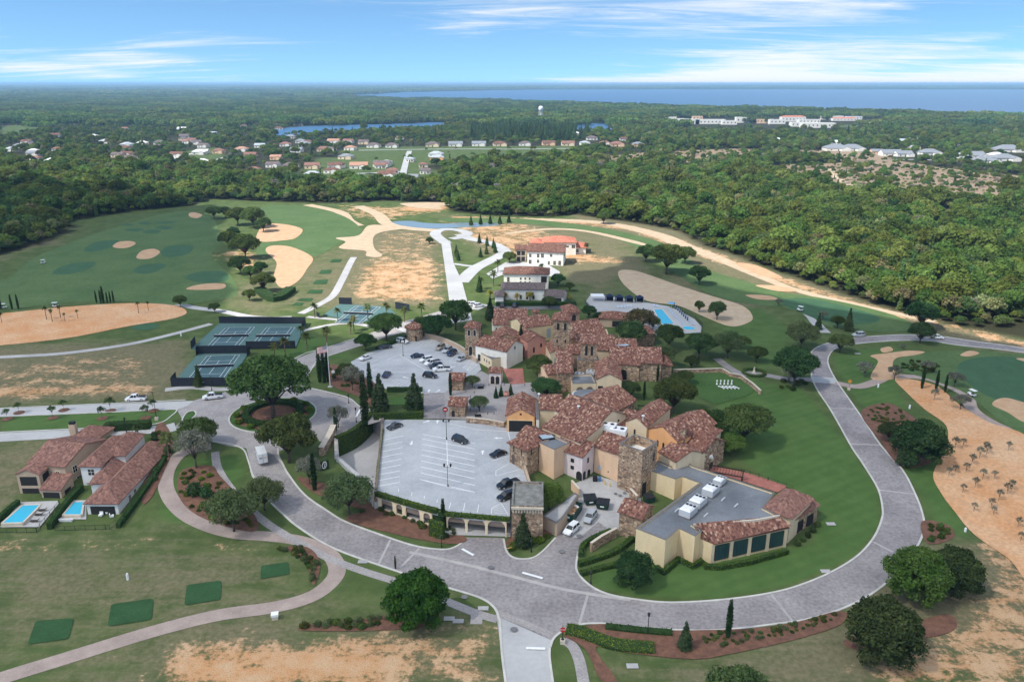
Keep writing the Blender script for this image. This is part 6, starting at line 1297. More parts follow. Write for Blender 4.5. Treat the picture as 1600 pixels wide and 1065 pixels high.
for x, y, w, dep, hh, c in CITY:
    p = G(x, y); a = Vector((p.x - w / 2, p.y, p.z + hh)); b = Vector((p.x + w / 2, p.y, p.z + hh)); n = max(3, int(w / 8))
    mass(None, a, b, p.z + hh, dep, 'flat' if c != 'r' else 'hip', 3, 'stucco_white' if c in 'wr' else 'stucco_peach' if c == 'p' else 'villa_white', base=p.z - .2, over=.1, tile='red_tile', tiles=False, roofm='white_roof', cap='white_roof', world_ab=True, name='town_building', cat='building', label=dict(r='red roofed block', p='peach coloured flat block', s='pale grey flat block', w='white flat roofed block')[c] + ' of the town on the lake shore', group='town blocks ' + c, wins=[('f', (k + .5) / n, hh * .4, 2.4, hh * .28, 'q', 'window_glass', None) for k in range(n)])
# water tower
p = G(845, 190); t = thing('water_tower', 'white water tower on legs rising above the dark pines', 'tower', p)
MB().lathe([(0.2, 24), (4.5, 25.5), (6, 28.5), (6, 33), (4.5, 36), (.3, 37)], 20).obj('tank', MAT['white_metal'], t, smooth=True)
for k in range(6): a = R(60 * k); MB().tube((5.8 * math.cos(a), 5.8 * math.sin(a), -.3), (5 * math.cos(a), 5 * math.sin(a), 28), .35, .3, 6).obj('leg', MAT['white_metal'], t)
MB().tube((0, 0, -.3), (0, 0, 24.5), .9, .9, 10).obj('riser', MAT['white_metal'], t)
# ------------------------------------------------------------------ parking garage and lots
ZD = 4.08
gar = thing('parking_garage', 'two level parking garage with an open deck above ivy covered arches', 'garage', (W(588, 773, 4).x, W(588, 773, 4).y, 0))
deck_px = [(600, 655), (728, 656), (790, 664), (838, 668), (802, 690), (799, 722), (818, 735), (826, 758), (797, 765), (797, 813), (741, 809), (684, 802), (640, 790), (588, 774)]
local_box(gar, 'deck_slab', [W(x, y, ZD) for x, y in deck_px], 3.55, ZD, 'deck_concrete')
local_box(gar, 'west_wall', [W(597, 655, ZD), W(600, 655, ZD), W(589, 774, ZD), W(585, 774, ZD)], -1.4, 4.7, 'taupe')
local_box(gar, 'east_wall', [W(818, 733, ZD), W(821, 733, ZD), W(830, 762, ZD), W(826, 762, ZD)], -.3, 5.3, 'stucco_beige')
def gbox(o_world, pts, name='painted_line', mat='white_paint', z=ZD, dz=.006, parent=gar):
    P = [Vector((p[0], p[1], 0)) for p in pts]; r = parent.location
    o = obj(name, mesh(name, [(p.x - r.x, p.y - r.y, z + dz - r.z) for p in P], [tuple(range(len(P)))], MAT[mat]), parent)
    return o
def pline(a, b, w=.2, z=ZD, parent=gar, dz=.006):
    A, B = W(a[0], a[1], z), W(b[0], b[1], z); d = (B - A).normalized(); n = Vector((-d.y, d.x, 0)) * w / 2
    gbox(None, [A + n, A - n, B - n, B + n], z=z, parent=parent, dz=dz)
def cv(x, y): return 560 + x / 4.84, 640 + y / 4.84
for k in range(9): pline(cv(342 - 4 * k, 195 + 44 * k), cv(192 - 8 * k, 228 + 44 * k))
for k, (y0, y1) in enumerate(((185, 252), (220, 295), (258, 338), (300, 382), (340, 425), (385, 470), (430, 520), (475, 570), (525, 622))): pline(cv(485 - 2 * k, y0), cv(880, y1))
pline(cv(668, 225), cv(679, 572), .16, dz=.012); pline(cv(465, 525), cv(700, 590), .13, dz=.018); pline(cv(700, 590), cv(880, 622), .13, dz=.024)
for a, b in (((1040, 460), (1140, 405)), ((1040, 500), (1205, 455)), ((1040, 460), (1040, 500)), ((1050, 545), (1222, 495)), ((1010, 385), (1120, 355)), ((700, 700), (685, 748)), ((805, 705), (795, 762)), ((910, 715), (900, 775)), ((600, 680), (592, 700)), ((500, 650), (497, 672)), ((405, 625), (402, 648)), ((305, 597), (303, 620)), ((1010, 740), (1080, 705)), ((1080, 705), (1130, 790)), ((1010, 740), (1005, 785)), ((490, 63), (650, 63)), ((690, 105), (900, 150)), ((900, 150), (1130, 165)), ((1130, 165), (1150, 240))): pline(cv(*a), cv(*b), .14, dz=.03)
for k in range(5): pline(cv(1015 + k * 4, 745 + 9 * k), cv(1085 + 9 * k, 718 + 15 * k), .1, dz=.036)
def arrow(x, y, ang, z=ZD, parent=gar, s=1.0):
    c = W(x, y, z); m = Matrix.Rotation(ang, 4, 'Z')
    gbox(None, [c + m @ Vector((a * s, b * s, 0)) for a, b in ((-.18, -1.2), (.18, -1.2), (.18, .2), (.6, .2), (0, 1.2), (-.6, .2), (-.18, .2))], 'painted_arrow', z=z, parent=parent, dz=.01)
arrow(*cv(402, 250), math.pi); arrow(*cv(598, 88), 0); arrow(*cv(515, 88), R(-45)); arrow(*cv(940, 320), 0); arrow(*cv(1058, 213), R(90))
def arch_bay(P0, P1, h, pier, spring, root, thick=.4, infill=.55):
    P0, P1 = Vector((P0.x, P0.y, 0)), Vector((P1.x, P1.y, 0)); d = P1 - P0; w = d.length; d.normalize(); nn = Vector((d.y, -d.x, 0))
    zb = min(hgt(P0.y), hgt(P1.y)) - .3; r = (w - 2 * pier) / 2; c = w / 2
    prof = [(0, 0), (0, h - zb), (w, h - zb), (w, 0), (w - pier, 0), (w - pier, spring)] + [(c + r * math.cos(math.pi * i / 10), spring + r * .9 * math.sin(math.pi * i / 10)) for i in range(1, 10)] + [(pier, spring), (pier, 0)]
    def solid(pr, y0, y1, name, mat):
        k = len(pr); vv, _, ff = delaunay_2d_cdt([Vector(p) for p in pr], [], [list(range(k))], 1, 1e-5)[:3]; mb = MB(); q = len(vv)
        pt = lambda p, y: (P0.x + d.x * p[0] + nn.x * y - root.location.x, P0.y + d.y * p[0] + nn.y * y - root.location.y, zb + p[1] - root.location.z)
        mb.add([pt(v, y1) for v in vv], ff); mb.add([pt(v, y0) for v in vv], [tuple(reversed(f)) for f in ff])
        mb.add([pt(v, y0) for v in pr] + [pt(v, y1) for v in pr], [(i, (i + 1) % k, k + (i + 1) % k, k + i) for i in range(k)]); return mb.obj(name, MAT[mat], root)
    solid(prof, 0, thick, 'arch', 'stucco_cream')
    if infill:
        z0 = spring * (1 - infill) + .9
        solid([(pier, z0), (w - pier, z0), (w - pier, spring)] + [(c + r * math.cos(math.pi * i / 10), spring + r * .9 * math.sin(math.pi * i / 10)) for i in range(1, 10)] + [(pier, spring)], .05, .14, 'arch_screen', 'taupe')
        solid([(pier, .3), (w - pier, .3), (w - pier, .9), (pier, .9)], .05, .2, 'arch_sill', 'stucco_cream') if infill > .5 else None
tops = catmull([W(582, 771, 4), W(610, 780, 4), W(640, 788.5, 4), W(676, 799, 4)], False, 4); seg = [tops[round(i * (len(tops) - 1) / 5)] for i in range(6)]
for i in range(5): arch_bay(seg[i], seg[i + 1], 4.3, .5, 2.75, gar)
b0, b1 = W(696, 803, 4), W(797, 813, 4)
for i in range(3): arch_bay(b0.lerp(b1, i / 3 * .93 + .02), b0.lerp(b1, (i + 1) / 3 * .93 + .02), 4.2, .28, 2.5, gar, infill=.35)
local_box(gar, 'ivy_wall', [W(676, 799, 4), W(697, 803, 4), W(696, 797, 4), W(676, 794, 4)], -.3, 4.2, 'hedge_core')
hedge([(672, 836), (684, 840), (694, 843)], .9, 4.3, 'ivy covered garage wall between the small and the wide arches', smooth=False)
local_box(gar, 'darkening_wall', [W(600, 760, 4), W(800, 790, 4), W(800, 788, 4), W(600, 758, 4)], -.3, 3.5, 'taupe')  # wall added behind the arches to keep the garage interior dark
patch('garage_floor', [(592, 792), (640, 812), (684, 826), (700, 836), (797, 839), (810, 790), (790, 740), (600, 740)], MAT['concrete'], .05, smooth=False)
pcx, pcy = (sum(p[k] for p in PIT) / len(PIT) for k in (0, 1))
sc = patch('sunken_court', [(pcx + (p[0] - pcx) * 1.3, pcy + (p[1] - pcy) * 1.22) for p in PIT], MAT['concrete'], .0, smooth=False, world_pts=True, flat=-1.0)
for i, j in ((4, 5), (6, 7), (7, 8), (8, 0)):
    a, b = Vector(PIT[i]), Vector(PIT[j]); a.z = b.z = 0; d = (b - a).normalized(); n_ = Vector((d.y, -d.x, 0)) * .5; tw = thing('retaining_wall', 'concrete retaining wall closing the sunken court', 'wall', (a.x, a.y, -1.2), 0, 'retaining walls of the sunken court'); local_box(tw, 'wall_body', [a - d * .4 - n_, b + d * .4 - n_, b + d * .4 + n_, a - d * .4 + n_], -1.2, max(hgt(a.y), hgt(b.y)) + .5, 'concrete')
lot = patch('parking_lot', [(548, 566), (575, 551), (600, 545), (640, 529), (664, 526), (690, 531), (720, 545), (748, 566), (752, 578), (724, 602), (698, 614), (655, 615), (608, 611), (588, 600), (560, 585)], MAT['deck_concrete'], .06, smooth=False)
lane = patch('lane', [(662, 613), (694, 614), (700, 655), (662, 655)], MAT['pavers'], .065, smooth=False)
patch('plaza', [(694, 614), (752, 580), (790, 600), (832, 598), (842, 625), (800, 645), (788, 662), (735, 656), (697, 655)], MAT['light_pavers'], .07, smooth=False)
patch('terrace', [(786, 577), (817, 576), (820, 600), (797, 601)], MAT['brick_red'], .075, smooth=False)
patch('turning_lawn', [(604, 625), (620, 621), (636, 624), (640, 632), (605, 633)], MAT['lawn'], .08)
patch('terrace', [(1070, 720), (1170, 740), (1230, 760), (1215, 770), (1090, 730)], MAT['brick_red'], .08, smooth=False)
def cu(x, y): return 560 + x / 6.66, 500 + y / 6.66
ZL = 4.0 + STACK[0] * .0012 + .06
lotr = thing('lot_markings', 'white painted bay lines of the upper parking lot', 'road marking', (W(640, 570, 4).x, W(640, 570, 4).y, ZL)); lotr['kind'] = 'structure'
for a, b in (((470, 385), (760, 558)), ((430, 355), (470, 385)), ((300, 415), (430, 355)), ((440, 355), (545, 352))): pline(cu(*a), cu(*b), .16, ZL, lotr)
for k in range(6): pline(cu(300 - 4 * k + 40, 412 + 42 * k), cu(440 + 20 * k, 415 + 42 * k), .13, ZL, lotr, .012)
for k in range(7): pline(cu(605 + 42 * k, 255 + 0 * k + (k * 4)), cu(690 + 36 * k, 185 + 20 * k), .13, ZL, lotr, .012)
for k in range(6): pline(cu(905 + 45 * k, 400 + 24 * k), cu(985 + 45 * k, 335 + 20 * k), .13, ZL, lotr, .012)
for k in range(5): pline(cu(1085 + 14 * k, 500 + 9 * k), cu(1190 + 12 * k, 430 + 8 * k), .2, ZL, lotr, .018)
for k in range(5): pline(cu(60 + 22 * k, 370 + 38 * k), cu(180 + 10 * k, 330 + 42 * k), .13, ZL, lotr, .012)
for k in range(4): pline(cu(345 + 30 * k, 640 + 12 * k), cu(425 + 30 * k, 600 + 12 * k), .13, ZL, lotr, .018)
pline(cu(685, 760), cu(885, 748), .2, ZL, lotr, .024)
arrow(*cu(490, 597), R(60), ZL, lotr); arrow(*cu(735, 735), 0, ZL, lotr); arrow(*cu(830, 735), R(-30), ZL, lotr); arrow(*cu(975, 487), R(120), ZL, lotr)
for a, b in (((722, 858), (740, 868)), ((816, 895), (848, 904)), ((822, 1013), (852, 1014)), ((556, 652), (563, 640))):
    ribbon('stop_line', [a, b], .6, MAT['white_paint'], .06, smooth=False)

# ------------------------------------------------------------------ walls
def wall(px, w, h, mat, label, z=None, name='garden_wall', smooth=False, cap=None):
    pts = [G(*p) if z is None else W(p[0], p[1], z) for p in px]; t = thing(name, label, 'wall', pts[0])
    P = catmull(pts, False, 4) if smooth else [Vector((p.x, p.y, 0)) for p in pts]; zz = np.interp(np.linspace(0, 1, len(P)), np.linspace(0, 1, len(pts)), [p.z for p in pts])
    for nm, ww, z0, z1, m in (('wall_body', w, -.4, h, mat), ('coping', w + .12, h, h + .08, cap or 'trim')):
        mb = MB()
        for i in range(len(P) - 1):
            a, b = P[i], P[i + 1]; d = (b - a).normalized(); n = Vector((-d.y, d.x, 0)) * ww / 2; o = pts[0]
            v = [Vector((p.x - o.x, p.y - o.y, q - o.z)) for (p, q) in ((a + n, zz[i] + z0), (a - n, zz[i] + z0), (b - n, zz[i + 1] + z0), (b + n, zz[i + 1] + z0), (a + n, zz[i] + z1), (a - n, zz[i] + z1), (b - n, zz[i + 1] + z1), (b + n, zz[i + 1] + z1))]
            mb.add(v, [(0, 3, 2, 1), (4, 5, 6, 7), (0, 1, 5, 4), (1, 2, 6, 5), (2, 3, 7, 6), (3, 0, 4, 7)])
        mb.obj(nm, MAT[m], t)
    return t
wall([(729, 660), (760, 663), (788, 668)], .5, 1.6, 'rubble_stone', 'low stone wall between lower gatehouse and porte cochere', 4, smooth=True)
wall([(664, 528), (690, 534), (720, 548), (745, 568)], .4, 1.8, 'stucco_beige', 'tan stucco wall along the back of the upper parking lot', 4, smooth=True)
wall([(905, 778), (893, 764)], .35, 2.4, 'stucco_peach', 'peach stucco wall bending around the bright tree in the yard')
wall([(923, 862), (940, 850), (963, 838)], .5, 2.2, 'rubble_stone', 'rubble stone wall with gate pier beside the delivery drive')
wall([(984, 778), (995, 790)], .5, 2.6, 'rubble_stone', 'short rubble stone wall beside the yellow block')
wall([(1052, 583), (1090, 582), (1128, 581), (1140, 588), (1158, 592), (1175, 604), (1188, 616)], .5, 1.3, 'rubble_stone', 'stone terrace wall around the croquet lawn')
wall([(503, 712), (517, 688), (522, 676)], 1.4, 2.4, 'rubble_stone', 'thick rubble stone wall end beside the sunken ramp')
wall([(524, 680), (526, 722)], .5, 3.2, 'rubble_stone', 'stone pier wall at the end of the curved ivy wall', 1.2)
em = MB(); n = 20
for k in range(n):
    a, b = 2 * math.pi * k / n, 2 * math.pi * (k + 1) / n
    q = [(math.cos(t) * r * .62 + .12 * math.sin(t), 0, math.sin(t) * r) for t in (a, b) for r in (1.0, .72)]
    em.add([(x, y, z) for y in (0, .08) for x, _, z in q], [(0, 1, 3, 2), (4, 6, 7, 5), (0, 2, 6, 4), (1, 5, 7, 3)])
em.obox((.1, .04, .0), (.09, 0, .0), (0, .04, 0), (.12, 0, .55))
p = G(508, 735)
sgn = thing('emblem_sign', 'white oval monogram on the ivy bank beside the road', 'sign', p, R(35)); MB().box(-1.2, .25, -.3, 1.2, .9, 2.6).obj('ivy_panel', MAT['hedge_core'], sgn)
o = em.obj('monogram', MAT['white_paint'], sgn, (0, .12, 1.5))
p = G(521, 586); sg2 = thing('emblem_sign', 'small round pale emblem on the hedge beside the flagpole', 'sign', p); MB().tube((0, 0, 1.2), (0, -.1, 1.2), .55, .5, 14).obj('disc', MAT['white_paint'], sg2); MB().box(-.1, 0, -.2, .1, .12, 1.4).obj('post', MAT['dark_metal'], sg2)

# ------------------------------------------------------------------ vehicles
def paint(name, c, rough=.25):
    m, nt, b, N, L = nodes(name); b.inputs['Base Color'].default_value = col4(c); b.inputs['Roughness'].default_value = rough; b.inputs['Coat Weight'].default_value = .6; b.inputs['Coat Roughness'].default_value = .08; return m
for nme, c in dict(white=(.75, .76, .77), black=(.012, .013, .015), dark=(.035, .038, .045), navy=(.014, .022, .055), silver=(.38, .40, .42), tan=(.30, .26, .20), blue=(.05, .14, .30)).items(): paint('paint_' + nme, c)
plain('tyre', (.015, .015, .016), .9, .1); glass('car_glass', (.012, .014, .017), .05); glass('headlight', (.6, .62, .65), .1); glass('taillight', (.35, .01, .01), .2)
DIM = dict(sedan=(4.8, 1.86, .95, 1.45, (-.95, -.35, .62, 1.35), .60), suv=(4.8, 1.95, 1.10, 1.74, (-2.15, -1.85, .45, 1.15), .72), pickup=(5.9, 2.02, 1.18, 1.92, (-.55, -.35, .95, 1.7), .75))
def loft(mb, rings, m=0):
    n = len(rings[0])
    for a, b in zip(rings, rings[1:]): mb.add(list(a) + list(b), [(i, (i + 1) % n, n + (i + 1) % n, n + i) for i in range(n)], m)
    mb.add(rings[0], [tuple(range(n))[::-1]], m); mb.add(rings[-1], [tuple(range(n))], m)
CARS = {}
def car_meshes(kind, color):
    if (kind, color) in CARS: return CARS[(kind, color)]
    L, Wd, belt, H, (g0, g1, g2, g3), hood = DIM[kind]; h = L / 2; w = Wd / 2; P = MAT['paint_' + color]
    prof = [(-h, .42, .72, .86), (-h + .12, .30, belt - .16, .95), (-h + .7, .26, belt - .04 if kind != 'pickup' else belt - .1, 1), (g0, .25, belt, 1), (g3, .25, belt - .02, 1), (g3 + .5, .26, belt - .12, .99), (h - .35, .28, belt - .26, .95), (h - .06, .34, belt - .36, .84), (h, .42, belt - .46, .78)]
    body = MB(); loft(body, [[(x, -w * s, zb), (x, -w * s, zb + (zt - zb) * .55), (x, -w * s * .95, zt - .05), (x, -w * s * .82, zt), (x, w * s * .82, zt), (x, w * s * .95, zt - .05), (x, w * s, zb + (zt - zb) * .55), (x, w * s, zb)] for x, zb, zt, s in prof])
    cab = MB(); wb, wt = w * .90, w * .70
    loft(cab, [[(g0, -wb, belt - .06), (g0, wb, belt - .06), (g3, wb, belt - .06), (g3, -wb, belt - .06)], [(g1, -wt, H - .05), (g1, wt, H - .05), (g2, wt, H - .05), (g2, -wt, H - .05)]])
    roof = MB(); roof.box(g1 - .03, -wt - .02, H - .07, g2 + .03, wt + .02, H)
    for sx, (a, b) in enumerate(((g0, g1), (g3, g2))):
        for s in (-1, 1): roof.tube((a, s * wb, belt - .04), (b, s * wt, H - .04), .05, .05, 5)
    for s in (-1, 1): roof.tube(((g0 + g3) / 2 - .1, s * wb, belt - .04), ((g1 + g2) / 2 - .1, s * wt, H - .04), .045, .045, 5)
    r = .34 if kind == 'sedan' else .39; ty = MB(); n = 14
    for a, b in (((0, -.11, 0), (0, .11, 0)),): ty.tube(a, b, r, r, n)
    rim = MB(); rim.tube((0, -.125, 0), (0, .125, 0), r * .62, r * .62, 10)
    hl = MB(); hl.box(-.05, -.22, -.07, .06, .22, .07); tl = MB(); tl.box(-.06, -.2, -.09, .05, .2, .09)
    bed = None
    if kind == 'pickup': bed = MB(); bed.box(-h + .2, -w * .80, belt - .12, g0 - .15, w * .80, belt + .01)
    CARS[(kind, color)] = (body.mesh('body', P, False), cab.mesh('cabin_glass', MAT['car_glass']), roof.mesh('roof', P), ty.mesh('tyre', MAT['tyre'], False), rim.mesh('rim', MAT['light_metal']), hl.mesh('headlight', MAT['headlight']), tl.mesh('taillight', MAT['taillight']), bed and bed.mesh('load_bed', MAT['dark_metal']), r)
    return CARS[(kind, color)]
def car(kind, color, x, y, hx, hy, label, z=None, group=None):
    a, b = (G(x, y), G(x + hx, y + hy)) if z is None else (W(x, y, z), W(x + hx, y + hy, z)); d = b - a
    bo, cb, rf, ty, rm, hl, tl, bed, r = car_meshes(kind, color); L, Wd, belt, *_ = DIM[kind]
    zoff = .03 if z is not None else .05 + STACK[0] * .0012
    t = thing({'sedan': 'parked_car', 'suv': 'parked_car', 'pickup': 'pickup_truck'}[kind], label, 'pickup' if kind == 'pickup' else 'car', (a.x, a.y, a.z + zoff), math.atan2(d.y, d.x), group)
    obj('body', bo, t); obj('cabin_glass', cb, t); obj('roof', rf, t)
    if bed: obj('load_bed', bed, t)
    for sx in (-.30, .31):
        for s in (-1, 1): wh = obj('wheel', ty, t, (sx * L, s * (Wd / 2 - .08), r)); obj('rim', rm, wh)
    for s in (-1, 1): obj('headlight', hl, t, (L / 2 - .06, s * Wd * .33, belt - .50)); obj('taillight', tl, t, (-L / 2 + .10, s * Wd * .36, belt - .32))
    return t
car('sedan', 'dark', 617, 668, 9, -3.5, 'dark grey sedan beside the clipped hedge on the deck', ZD)
car('suv', 'black', 719, 690, 9, 3, 'black crossover parked alone in the middle bays of the deck', ZD)
car('sedan', 'black', 779, 711, 9, -3, 'black sedan parked beside the pyramid roofed stone tower', ZD)
car('pickup', 'black', 794, 759, -9, 3, 'black pickup truck beside the deck east wall', ZD)
car('suv', 'black', 792, 778, -9, 3, 'black car half hidden behind the flat topped stone tower', ZD)
for k, c, x, y, hx, hy, lab in (('sedan', 'dark', 602, 544, -9, 1, 'dark sedan beside the west hedge of the upper lot'), ('suv', 'white', 629, 535, 9, 2, 'white car beside the round stone tower'), ('sedan', 'white', 571, 561, 9, -3, 'white sedan at the entrance end of the upper lot'), ('sedan', 'navy', 604, 587, 5, -5, 'dark blue car behind the tall magnolia'), ('sedan', 'navy', 652, 558, -9, 1, 'navy sedan at the lamp end of the middle row'),
                                ('suv', 'white', 666, 564, -9, 2, 'white crossover next to the navy sedan in the middle row'), ('pickup', 'white', 676, 569, -9, 2, 'white truck in the middle row between white crossover and dark car'), ('suv', 'dark', 681, 574, -9, 1.5, 'dark estate car between two white trucks'), ('pickup', 'white', 690, 579, -9, .5, 'long white pickup truck at the end of the middle row'), ('suv', 'black', 672, 589, 9, 1, 'black large car beside the lane to the upper lot'),
                                ('suv', 'tan', 688, 545, -7, 4, 'tan van by the back wall of the upper lot'), ('suv', 'silver', 699, 549, -7, 4, 'silver crossover between tan van and navy car'), ('suv', 'navy', 706, 554, -7, 4, 'navy car next to the silver crossover by the wall'), ('sedan', 'silver', 721, 562, -7, 3.5, 'silver sedan parked alone near the striped bay')):
    car(k, c, x, y, hx, hy, lab, ZL + .02)
car('suv', 'white', 893, 831, -5, 4.5, 'white car with black roof on the delivery drive'); car('suv', 'silver', 922, 812, -5, 7, 'silver blue estate car behind the white car on the delivery drive')
car('pickup', 'white', 213, 626, -9, .5, 'white pickup truck on the road beside the bare lot'); car('pickup', 'white', 333, 623, -9, 1, 'white service pickup entering the roundabout')
car('sedan', 'white', 1463, 529, 9, 1, 'white car on the far road beyond the ring'); car('suv', 'silver', 1341, 526, -9, .5, 'small silver car at the road corner by the golf green')
for x, y, c in ((741, 478, 'white'), (748, 480, 'white'), (727, 482, 'white')): car('suv', c, x, y, 8, -1, 'white car parked north of the village trees', group='white cars north of the village')
for x, y, c, lb in ((785, 480, 'black', 'black car in the bays behind the north edge roofs'), (804, 480, 'navy', 'blue car in the bays behind the north edge roofs')): car('suv', c, x, y, 2, -8, lb)
ribbon('parking_bays', [(768, 481), (830, 481), (900, 480)], 6, MAT['asphalt'], .06, smooth=False); ribbon('parking_bays', [(730, 477), (756, 481)], 9, MAT['concrete'], .06, smooth=False)
# delivery truck
p = G(409, 719); q = G(405, 707); d = q - p; t = thing('delivery_truck', 'white delivery truck with blue and orange marks on its rear doors', 'truck', (p.x, p.y, p.z + .15), math.atan2(d.y, d.x))
MB().box(-3.4, -1.1, .7, 1.6, 1.1, 3.2).obj('cargo_box', MAT['paint_white'], t)
mb = MB(); loft(mb, [[(1.65, -1.0, .5), (1.65, 1.0, .5), (1.65, 1.0, 2.5), (1.65, -1.0, 2.5)], [(2.6, -1.0, .5), (2.6, 1.0, .5), (2.6, .95, 2.2), (2.6, -.95, 2.2)], [(3.5, -.95, .5), (3.5, .95, .5), (3.5, .9, 1.4), (3.5, -.9, 1.4)]]); mb.obj('cab', MAT['paint_white'], t)
MB().add([(2.62, -.9, 2.15), (2.62, .9, 2.15), (3.25, .85, 1.66), (3.25, -.85, 1.66)], [(0, 1, 2, 3)]).obj('windshield', MAT['car_glass'], t)
MB().box(-3.43, -.85, 2.0, -3.405, -.1, 2.25).obj('orange_mark', MAT['red_awning'] if 'red_awning' in MAT else MAT['stucco_orange'], t); MB().box(-3.43, .2, 2.0, -3.405, .85, 2.25).obj('blue_mark', MAT['paint_blue'], t); MB().box(-3.42, -.03, .8, -3.403, .03, 3.1).obj('door_seam', MAT['dark_metal'], t)
for sx in (-2.2, 2.3):
    for s in (-1, 1): wh = MB().tube((0, -.14, 0), (0, .14, 0), .42, .42, 14).obj('wheel', MAT['tyre'], t, (sx, s * .95, .42)); MB().tube((0, -.15, 0), (0, .15, 0), .24, .24, 10).obj('rim', MAT['light_metal'], wh)
# golf carts
def cart(x, y, ang, label):
    p = G(x, y); t = thing('golf_cart', label, 'golf cart', (p.x, p.y, p.z + .05 + STACK[0] * .0012), ang)
    b = MB(); loft(b, [[(-1.1, -.55, .3), (-1.1, .55, .3), (-1.1, .55, .85), (-1.1, -.55, .85)], [(.3, -.58, .3), (.3, .58, .3), (.3, .58, .5), (.3, -.58, .5)], [(1.2, -.5, .3), (1.2, .5, .3), (1.1, .45, .95), (1.1, -.45, .95)]]); b.obj('body', MAT['paint_white'], t)
    MB().box(-1.2, -.65, 1.85, .9, .65, 1.93).obj('roof', MAT['paint_white'], t); MB().box(-.6, -.5, .6, -.1, .5, .95).obj('seat', MAT['dark_metal'], t)
    for sx in (-1.0, .75):
        for s in (-1, 1): MB().tube((sx, s * .58, .6), (sx, s * .6, 1.86), .025, .025, 5).obj('roof_post', MAT['dark_metal'], t)
    for sx in (-.85, .8):
        for s in (-1, 1): MB().tube((sx, s * .45, .24), (sx, s * .62, .24), .24, .24, 10).obj('wheel', MAT['tyre'], t)
for x, y, a, lab in ((1250, 486, 2.4, 'golf cart driving on the path beside the golf green'), (1518, 619, 1.9, 'golf cart on the path between sand and fairway'), (68, 412, 1.0, 'golf cart parked on the practice range'), (87, 480, 0.2, 'golf cart behind the orange sand'), (6, 482, .3, 'golf cart beside the cypresses behind the orange sand')): cart(x, y, a, lab)

# ------------------------------------------------------------------ tennis courts
def court(pad, nets, label, fences, lettering=False):
    P = [G(*p) for p in pad]; root = thing('tennis_court', label, 'tennis court', P[0])
    o = P[0]; z = .35
    local_box(root, 'court_surface', P, o.z - .3, o.z + z, 'court_green')
    for (nx, ny, fx, fy) in nets:
        c, f = W(nx, ny, o.z + z), W(fx, fy, o.z + z); d = (f - c); d.z = 0; d.normalize(); u = Vector((d.y, -d.x, 0))
        def rect(x0, y0, x1, y1, nm, m, dz): gbox(None, [c + u * x0 + d * y0, c + u * x1 + d * y0, c + u * x1 + d * y1, c + u * x0 + d * y1], nm, m, o.z + z, dz, root)
        rect(-5.6, -12, 5.6, 12, 'playing_area', 'court_blue', .005)
        for x in (-5.485, -4.115, 4.115, 5.485): rect(x - .06, -11.9, x + .06, 11.9, 'court_line', 'white_paint', .010)
        for y in (-11.885, 11.885): rect(-5.485, y - .06, 5.485, y + .06, 'court_line', 'white_paint', .015)
        for y in (-6.4, 6.4): rect(-4.115, y - .06, 4.115, y + .06, 'court_line', 'white_paint', .015)
        rect(-.06, -6.4, .06, 6.4, 'court_line', 'white_paint', .020)
        nt = thing('tennis_net', label.replace('tennis court', 'net of the court') if False else 'tennis net stretched across ' + ('the court with the wind screen sign' if lettering else 'one of the two courts behind'), 'net', c, math.atan2(u.y, u.x), None if lettering else 'nets of the paired courts')
        MB().box(-6.2, -.02, .05, 6.2, .02, .9).obj('netting', MAT['fence_screen'], nt); MB().box(-6.2, -.035, .9, 6.2, .035, 1.0).obj('tape', MAT['white_paint'], nt)
        for s in (-1, 1): MB().tube((s * 6.3, 0, 0), (s * 6.3, 0, 1.1), .05, .05, 6).obj('post', MAT['dark_metal'], nt)
    for a, b, h in fences:
        A, B = G(*a), G(*b); dd = B - A; ft = thing('windscreen_fence', 'dark wind screen fence along ' + ('the single tennis court' if lettering else 'the paired tennis courts'), 'fence', A, math.atan2(dd.y, dd.x), 'tennis fences of ' + ('the single court' if lettering else 'the paired courts'))
        MB().box(0, -.03, .1, dd.length, .03, h).obj('screen', MAT['fence_screen'], ft)
        for k in range(int(dd.length / 3) + 1): MB().tube((k * 3, 0, -.2), (k * 3, 0, h + .1), .045, .045, 6).obj('post', MAT['dark_metal'], ft)
    return root
ct = court([(268, 603), (356, 602), (388, 553), (309, 554)], [(334.8, 573.5, 342.2, 563.8)], 'single blue green tennis court with dark wind screens', [((268, 604), (356, 603), 3.0), ((356, 603), (363, 592), 3.0), ((309, 553.5), (391, 552.5), 3.2), ((268, 604), (276, 594), 3.0), ((386, 557), (391, 552.5), 3.2), ((309, 553.5), (307, 557), 3.2)], True)
court([(299, 546), (462, 544), (478, 507), (343, 506)], [(361.5, 526, 367.5, 519.5), (426.8, 526, 432, 519.5)], 'pair of green tennis courts side by side', [((385, 545.5), (462, 544.5), 3.0), ((343, 505.5), (478, 506.5), 3.0), ((472, 516), (478, 506.5), 3.0), ((299, 546), (306, 537), 3.0), ((343, 505.5), (360, 505.5), 2.0)])
court([(505, 493), (530, 476), (606, 480), (622, 495), (600, 506), (545, 500)], [(560, 491, 566, 486)], 'green tennis court among the palms', [((530, 475), (550, 475.5), 3.0), ((618, 482), (640, 486), 3.0), ((495, 494), (500, 497), 2.0)])
